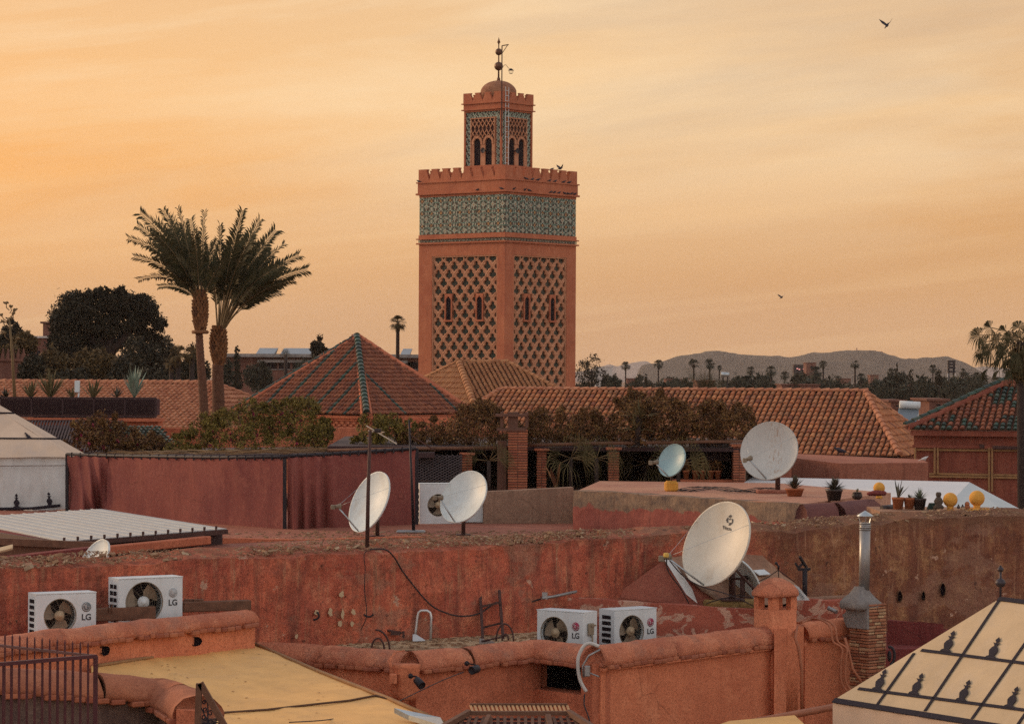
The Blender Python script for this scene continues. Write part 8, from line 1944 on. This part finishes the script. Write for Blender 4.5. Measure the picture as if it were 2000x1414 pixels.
def spot(px, py, Yk, yaw, label, pit=-.5):
    c = P(px, py, Yk); t = thing('spotlight', label, 'spotlight', c, group='black spotlights'); d = Vector((math.cos(yaw)*math.cos(pit), math.sin(yaw)*math.cos(pit), math.sin(pit))); Mx = d.to_track_quat('Z', 'Y').to_matrix(); m = MB(); m.lathe(c, [(.035, -.06), (.045, -.05), (.05, .07), (.047, .075), (.04, .06)], 16, M=Mx); m.build('lamp_head', M['black'], t)
    m = MB(); m.tube([c, c-d*.05+Vector((0, .08, .03)), c+Vector((-.1, .14, .06))], .01, 6); m.lathe(c+Vector((-.1, .13, .06)), [(.03, 0), (.03, .03)], 12, M=Matrix.Rotation(PI/2, 3, 'X')); m.build('bracket', M['black'], t)
spot(818, 1332, 32.6, -.9, 'black cylindrical spotlight under the outer parapet corner'); spot(928, 1307, 33.2, -2.2, 'black spotlight under the coping right of the corner', -.1)
m = MB(); c = P(768, 1325, 32.85); m.bbox(c, (.09, .1, .12), .01); m.tube([P(765, 1302, 32.8), P(762, 1290, 32.9), P(770, 1272, 33.0)], .008, 5); m.tube([P(762, 1300, 32.8), P(758, 1290, 32.9), P(775, 1272, 33.0), P(790, 1270, 33.2)], .008, 5); single(m, 'cable_box', M['ochre'], 'orange painted cable box hanging under the parapet corner', 'box')
m = MB(); c = P(790, 1320, 33.0); rounded(m, Vector((c.x, c.y, 0)), [(.09, c.z-.28), (.13, c.z-.22), (.15, c.z+.1), (.16, c.z+.14)], .6, .006, .5); single(m, 'corbel', M['ochre'], 'rounded plaster corbel below the parapet corner', 'corbel')
# pipes over the short parapet
for i, (dx, lb) in enumerate(((0, 'left one of two rusty pipes bent over the short parapet'), (9, 'right one of two rusty pipes bent over the short parapet'))):
    m = MB(); m.tube(spl([P(x+dx, y, Yk) for x, y, Yk in [(1556, 1216, 37.1), (1580, 1208, 37.4), (1605, 1211, 37.1), (1622, 1225, 36.9), (1627, 1252, 36.85), (1645, 1266, 36.8), (1643, 1290, 36.8), (1643, 1330, 36.8), (1655, 1350, 36.8)]], 4), .014, 6); single(m, 'bent_pipe', M['cable_red'], lb, 'pipe', 'pipes over the short parapet')
m = MB(); m.tube([P(x, y, 36.85) for x, y in [(1650, 1245), (1658, 1275), (1665, 1305), (1682, 1332)]], .018, 6); single(m, 'bent_pipe', M['cable_red'], 'brown pipe slanting down before the brick chimney', 'pipe')
m = MB(); m.tube([P(x, y, Yk) for x, y, Yk in [(1556, 1225, 37), (1553, 1245, 36.75), (1560, 1265, 36.75), (1566, 1310, 36.75), (1566, 1392, 36.75)]], .022, 7); single(m, 'down_pipe', M['cable_red'], 'plaster coloured pipe running down the orange wall below the chimney pot', 'pipe')
m = MB(); m.tube([P(x, y, 37.4) for x, y in arcpx(1738, 1280, 9, 17, 110, -90)], .02, 7); m.ball(P(1737, 1281, 37.5), .05, 10, sc_=(.6, 1, 1.5)); single(m, 'round_lamp', M['black'], 'dark round lamp on the right side of the brick chimney', 'lamp')

# ================= antenna masts
def mast():
    q = bw_at(717); t = thing('antenna_mast', 'tall rusty mast on the long wall carrying a television aerial', 'antenna', q+Vector((0, .25, 0)), group=None); Yk = q.y+.25
    m = MB(); m.tube([P(717, 1069, Yk), P(719, 960, Yk), P(723, 840, Yk)], [.028, .024, .02], 9); m.build('mast', M['rust'], t)
    m = MB(); m.bar(P(715, 831, Yk), P(775, 867, Yk), .022, .012); m.build('boom', M['aerial'], t)
    for (x, y, dx, dy) in ((720, 841, 18, 3), (728, 843, 18, 3), (736, 842, 14, 2)): m = MB(); m.bar(P(x, y, Yk-.02), P(x+dx, y+dy, Yk+.3), .012); m.build('element', M['aerial'], t)
    m = MB(); m.bbox(P(738, 841, Yk), (.09, .06, .05), .01); m.build('balun', M['cable'], t)
    m = MB(); rough_bar(m, P(690, 1077, Yk+.02), P(745, 1075, Yk+.1), .28, .05, .08, .015, 2); m.build('mortar_pad', M['mud'], t)
    t = thing('antenna_mast', 'thin dark pole with sagging stay standing before the red cloth screen', 'antenna', Vector((P(808, 1044, 48.5).x, 48.5, FZ))); m = MB(); m.tube([Vector((P(808, 1044, 48.5).x, 48.5, FZ)), P(804, 940, 48.5), P(799, 820, 48.5)], [.03, .022, .016], 8); m.build('mast', M['black'], t)
    m = MB(); m.bar(P(802, 850, 48.5), P(850, 880, 48.8), .02); m.build('stay', M['rust'], t); m = MB(); m.tube([P(x, y, 48.3) for x, y in [(783, 1058), (795, 1046), (808, 1043), (822, 1046), (838, 1055)]], .012, 5); m.bbox(Vector((P(808, 0, 48.5).x, 48.5, FZ+.02)), (.5, .3, .05), .02); m.build('foot', M['steel_dull'], t)

# grit and fallen plaster on the flat roofs
m = MB(); g = random.Random(77)
for k in range(2600):
    t_ = k % 4
    if t_ == 0: px, y = g.uniform(600, 1110), g.uniform(1036, 1062); c = PZ(px, y, FZ-EYE+.008)
    elif t_ == 1: px, y = g.uniform(1150, 1680), g.uniform(953, 984); c = PZ(px, y, BZ-EYE+.006)
    elif t_ == 2: px, y = g.uniform(640, 1060), g.uniform(1238, 1264); c = PZ(px, y, -3.41)
    else: px, y = g.uniform(420, 1110), g.uniform(1038, 1060); c = PZ(px, y, FZ-EYE+.008)
    if t_ == 1 and not (fl.y-2 < c.y < 52.5 and c.x > -10 and y > 957+(px-1120)*.065 and px < 1560): continue
    s_ = g.choice((.008, .012, .02, .03)); m.box(c, (s_*g.uniform(1, 2.5), s_*g.uniform(1, 2), s_*.5), rz=g.uniform(0, 3))
o = m.build('rubble', M['rubble']); o['kind'] = 'stuff'
mast()
# ================= left: corrugated roof, timber edge, wall bits, small dish
def corrugated():
    z = -2.5; F1, F2, B2, B1 = PZ(123, 1057, z), PZ(443, 1032, z), PZ(198, 993.5, z), PZ(-130, 1018, z)
    t = thing('corrugated_roof', 'white corrugated sheet roof in front of the red cloth screens', 'roof', (F1+B2)/2); ns = 13; m = MB()
    U = (F2-F1); V = (B2-F2); hat = []
    for k in range(ns):
        for f, h in ((0, 0), (.04, .014), (.1, .014), (.14, 0), (.5, 0), (.52, .004), (.56, .004), (.58, 0)): hat.append(((k+f)/ns, h))
    hat.append((1, 0)); vs = []; n = len(hat)
    for s_ in (0, 1):
        for j in range(2):
            for a, h in hat: vs.append(F1+U*a+V*j*1.0+Vector((0, 0, h-.012*s_+.0*j)))
    fs = [(i, i+1, n+i+1, n+i) for i in range(n-1)]+[(2*n+i, 3*n+i, 3*n+i+1, 2*n+i+1) for i in range(n-1)]+[(i, 2*n+i, 2*n+i+1, i+1) for i in range(n-1)]
    m.add(vs, fs); m.build('sheets', M['corr'], t)
    m = MB(); dn = Vector((0, 0, -.05)); m.bar(F1+dn-V.normalized()*-.05, F2+dn, .05, .07); m.bar(F1+dn, B1+dn, .05, .07)
    for k in range(ns): q = F1+U*((k+.1)/ns)+Vector((0, -.015, .03)); m.box(q, (.035, .03, .05))
    m.build('edge_trim', M['rust'], t)
    m = MB(); d2 = Vector((0, 0, -.1)); a, b = F1+V*.03+d2, F2+V*.03+d2; m.hexa([Vector((p.x, p.y, p.z-.35)) for p in (a, b, b+V*.2, a+V*.2)]+[a, b, b+V*.2, a+V*.2]); m.build('underside', M['wood_dark'], t)
corrugated()
m = MB(); a, b = P(205, 1068, 41.5), P(405, 1061, 44.2); m.bbox((a+b)/2, ((b-a).length, .15, .13), .015, rz=math.atan2(b.y-a.y, b.x-a.x)); single(m, 'timber', M['ochre_dark'], 'reddish timber beam under the front edge of the corrugated roof', 'beam')
m = MB(); wall_mesh(m, [P(405, 1050, 45.0), P(600, 1054, 46.2), P(830, 1048, 47.0)], 8, .3, amp=.01, top_amp=.012); wall_mesh(m, [P(392, 1058, 44.6), P(412, 1052, 44.9)], 8, .3); single(m, 'kerb_wall', M['ochre_dark'], 'low terracotta wall in front of the dishes on the terrace', 'wall')
m = MB(); wall_mesh(m, [P(-40, 1094, 37.5), P(192, 1068, 39.5)], 8, .2, amp=.01, top_amp=.01); single(m, 'low_wall', M['maroon'], 'dark red low wall behind the left end of the long wall', 'wall')
m = MB(); a, b = P(-20, 1056, 41.2), P(205, 1066, 41.0); m.bar(a, b, .1, .1); m.bar(a+Vector((0, .2, -.12)), b+Vector((0, .2, -.1)), .3, .16); single(m, 'timber', M['wood'], 'brown timber edge under the left end of the corrugated roof', 'beam')
for i, (x, y, w_, a, lb) in enumerate(((12, 1071, 26, .25, 'pale broken board leaning at the left edge'), (14, 1102, 22, -.3, 'broken tile on the long wall at the left edge, upper one'), (50, 1106, 24, .15, 'broken tile on the long wall, right of the others'), (8, 1112, 24, .1, 'broken tile on the long wall at the left edge, lowest'))):
    m = MB(); c = P(x, y, 38.5 if i == 0 else 32.6); Mm = Matrix.Rotation(-a, 3, 'Y') @ Matrix.Rotation(.4, 3, 'X'); m.box(c, (S(w_, c.y), .12, .025), M=Mm); single(m, 'board' if i == 0 else 'broken_tile', M['mud'] if i else M['canvas'], lb, 'board' if i == 0 else 'tile', None if i == 0 else 'broken tiles on the wall')
b_ = P(195, 1130, 37.5); make_dish(181, 1099, 37.3, 50, 25, 33, 'small white dish half hidden behind the left part of the long wall', b_, feed='none')

# ================= tents
def motif(mb, o, U, W, s, n, mi=0, lean=0):
    """black vase and bud applique in the plane (U across, W up)"""
    pts = [(-.30, 0), (.30, 0), (.26, .1), (.14, .16), (.2, .3), (.24, .42), (.18, .56), (.08, .66), (.07, .72), (.2, .84), (.05, .82), (.04, .86), (.13, .97), (0, 1.15), (-.13, .97), (-.04, .86), (-.05, .82), (-.2, .84), (-.07, .72), (-.08, .66), (-.18, .56), (-.24, .42), (-.2, .3), (-.14, .16), (-.26, .1)]
    mb.prism([o+U*(x*s)+W*(z*s)+n*.006 for x, z in pts], n*.004, mi)
def right_tent():
    YB = 33.0; B = P(1629, 1366, YB); z = B.z; E = PZ(2060, 1437, z-EYE); d = (E-B).normalized(); perp = Vector((-d.y, d.x, 0))
    if perp.x < 0: perp = -perp
    A = P(1951, 1171, 1); 
    # apex: over B + k*d + s*perp so that it projects onto (1951,1171)
    best = None
    for i in range(20, 200):
        s_ = i*.01; 
        for kk in (.8, .9, 1.0, 1.1, 1.2):
            q = B+perp*s_+d*(s_*kk); px = 1000+q.x/q.y*F
            e = abs(px-1951)
            if best is None or e < best[0]: best = (e, s_, kk, q)
    _, s_, kk, q = best; ap = P(1951, 1171, q.y); ap.x = q.x
    slope = (ap-(B+d*(s_*kk))).normalized(); n = d.cross(slope).normalized()
    if n.z < 0: n = -n
    ridge_d = d; R2 = ap+ridge_d*4; E2 = B+d*6
    t = thing('canvas_tent', 'cream canvas tent roof with black stripes and bud shapes in the lower right corner', 'tent', B+perp*s_-Vector((0, 0, 2)))
    top = ap
    B3 = B+perp*(2*s_)
    m = MB(); nu = 40
    def fn(u, v):
        a = B.lerp(E2, u); b = ap.lerp(R2, u); p = a.lerp(b, v)+n*(.002*noise.noise(Vector((u*14, v*4, 0)))); return p
    vs, fs = fence_grid(fn, 60, 10); m.add(vs, fs, 0, True); m.add([Vector(v)-n*.012 for v in vs], [f[::-1] for f in fs], 0, True)
    m.add([B, B3, ap], [(0, 1, 2)]); m.add([B3, ap, R2, B3+d*6], [(0, 1, 2, 3)]); m.build('roof_cloth', M['canvas'], t)
    p0 = B; on = lambda x, y: PP(x, y, p0, n)+n*.006
    def tape(a, b, w_, hh=.006):
        a, b = on(*a), on(*b); k = (b-a).normalized(); sd_ = n.cross(k).normalized()*w_/2; tp.prism([a-sd_, b-sd_, b+sd_, a+sd_], n*hh)
    tp = MB(); W3 = .042
    for a, b in (((1951, 1174), (1807, 1389)), ((1786, 1276), (1714, 1376)), ((2070, 1161), (1899, 1404)), ((2110, 1240), (1985, 1420)), ((1800, 1270), (2060, 1303)), ((1677, 1345), (2080, 1397))): tape(a, b, W3)
    tape((1629, 1368), (2080, 1440), .075, .01); tape((1951, 1170), (2060, 1184), .06, .012)
    tp.build('black_tape', M['black_tape'], t)
    mo = MB()
    ang = None
    # motifs stand upright along the seams' direction
    for x, y in ((1847, 1274), (1935, 1287), (1713, 1349), (1785, 1357), (1877, 1370), (1971, 1383)):
        o = on(x, y); S_ = (on(x+16, y-37)-o); s__ = S_.length*.98; U_ = d; mo = MB(); motif(mo, o, U_, S_.normalized(), s__, n); mo.build('bud_motif', M['black_tape'], t)
    m = MB(); 
    def fv(u, v): p = B.lerp(E2, u)+Vector((0, 0, -.03-1.5*v)); return p+Vector((-d.y, d.x, 0))*(.02*noise.noise(Vector((u*22, v*1.2, 5)))-.02)
    vs, fs = fence_grid(fv, 80, 6); m.add(vs, fs, 0, True); m.add([Vector(v)+Vector((-d.y, d.x, 0))*.01 for v in vs], [f[::-1] for f in fs], 0, True)
    m.add([B+Vector((0, 0, -.03)), B3+Vector((0, 0, -.03)), B3+Vector((0, 0, -1.5)), B+Vector((0, 0, -1.5))], [(0, 1, 2, 3)]); m.build('side_cloth', M['canvas_dirty'], t)
    tf = thing('tent_finial', 'dark finial of two balls on the peak of the striped tent', 'finial', ap); m = MB(); zf = lambda y: P(1951, y, ap.y).z
    cx = P(1954, 1150, ap.y).x
    m.tube([(cx, ap.y, zf(1172)), (cx, ap.y, zf(1104))], .014, 8); m.lathe((cx, ap.y, zf(1174)), [(.05, 0), (.04, .02), (.015, .04)], 14)
    m.lathe((cx, ap.y, zf(1147)), [(.01, 0), (.045, .015), (.062, .05), (.062, .058), (.045, .09), (.01, .108)], 18); m.lathe((cx, ap.y, zf(1117)), [(.01, 0), (.03, .01), (.038, .03), (.03, .052), (.01, .062)], 16); m.build('balls', M['brass_dark'], tf)
right_tent()
def left_tent():
    Yk = 55.6; C = P(130, 893, Yk); A = P(-130, 715, Yk+2.4); L = P(-400, 897, Yk); 
    t = thing('canvas_tent', 'weathered white canvas tent with black bud shapes at the left edge', 'tent', P(0, 1000, Yk)); CR = P(163, 886, Yk+.4)
    ap = P(-150, 706, Yk+2.6); n = (P(130, 893, Yk)-P(-400, 893, Yk)).cross(ap-P(130, 893, Yk)).normalized()
    if n.y > 0: n = -n
    E1 = P(140, 893, Yk); E0 = P(-420, 893, Yk)
    m = MB()
    def fn(u, v): p = E0.lerp(E1, u).lerp(ap, v); return p+n*(.03*noise.noise(Vector((u*6, v*5, 0)))-.05*math.sin(v*PI)*0)
    vs, fs = fence_grid(fn, 40, 24); m.add(vs, fs, 0, True)
    CR = P(166, 886, Yk+2.4); BR_ = CR
    m.add([E1, CR, ap], [(0, 1, 2)], 0); m.build('roof_cloth', M['canvas_dirty'], t)
    on = lambda x, y: PP(x, y, E1, n)+n*.015
    m = MB()
    for y, x1 in ((808, 28), (858, 118)):
        a, b = on(-60, y-1), on(x1, y); m.bar(a, b, .02, .03, up=n)
    m.build('seam_tape', M['black_tape'], t)
    m = MB(); 
    def fw(u, v):
        x = -60+(190)*u; y = 893+(107+(4 if x < 60 else -6*(x-60)/70)-0)*v; p = P(x, y, Yk+.08); return p+Vector((0, .05*noise.noise(Vector((u*7, v*1.5, 3)))+.025*noise.noise(Vector((u*24, v*3, 3))), 0))
    vs, fs = fence_grid(fw, 60, 16); m.add(vs, fs, 0, True); e = [P(130, 893, Yk+.08), P(152, 893, Yk+1.6), P(152, 990, Yk+1.6), P(130, 1000, Yk+.08)]; m.add(e, [(0, 1, 2, 3)]); m.build('side_cloth', M['canvas_white'], t)
    m = MB()
    m.bar(P(-40, 910, Yk-.02), P(128, 909, Yk-.02), .012); m.build('hem_line', M['seam'], t)
    m = MB(); m.tube([P(-40, 994, Yk-.06), P(60, 993, Yk-.06), P(118, 987, Yk-.06)], .03, 6); m.build('bottom_rail', M['black_tape'], t)
    m = MB(); U_ = Vector((1, 0, 0)); nn = Vector((0, -1, 0))
    for x, y in ((33, 992), (98, 989)): o = P(x, y, Yk-.06); motif(m, o, U_, (P(x-1 if x < 50 else x-3, y-27, Yk-.06)-o).normalized(), S(25, Yk), nn)
    o = on(58, 857); motif(m, o, (on(68, 857)-o).normalized(), (on(44, 840)-o).normalized(), S(19, Yk), n)
    m.build('bud_motif', M['black_tape'], t)
    m = MB(); 
    def ff(u, v): x = -60+190*u; return P(x, 997+6*v+2*math.sin(u*17), Yk-.1-.35*v)+Vector((0, 0, .03*noise.noise(Vector((u*20, v, 1)))))
    vs, fs = fence_grid(ff, 50, 3); m.add(vs, fs, 0, True); m.build('loose_hem', M['canvas_dirty'], t)
left_tent()
# ================= slatted pergola top at the bottom edge
t = thing('slatted_pergola', 'small wooden slatted pergola roof at the bottom edge', 'pergola', P(1020, 1440, 27)); m = MB(); Yk = 27
for k in range(24): x = 920+k*8.2; m.bar(P(x-1, 1377, Yk+.4), P(x+4, 1391, Yk), .022, .012)
m.build('tan_slats', M['wood_slat'], t); m = MB()
m.bar(P(916, 1392, Yk), P(1112, 1392, Yk), .05, .04); m.bar(P(918, 1376, Yk+.4), P(1108, 1376, Yk+.4), .03); m.bar(P(916, 1390, Yk), P(855, 1425, Yk-.6), .05); m.bar(P(1110, 1390, Yk), P(1165, 1425, Yk-.6), .05); m.bar(P(955, 1398, Yk-.1), P(940, 1430, Yk-.5), .04); m.bar(P(1070, 1398, Yk-.1), P(1078, 1430, Yk-.5), .05)
for k in range(18): x = 905+k*13.5; m.bar(P(x, 1400, Yk-.05), P(x-(14 if k < 4 else 0)+(14 if k > 12 else 0), 1440, Yk-.6), .03, .02)
m.build('frame', M['wood'], t)
m = MB()
for k in range(6): m.bar(P(890-k*4, 1404+k*7, Yk-.1-k*.1), P(1130+k*4, 1404+k*7, Yk-.1-k*.1), .025, .02)
m.build('cross_slats', M['wood_dark'], t)
M_dummy = 0
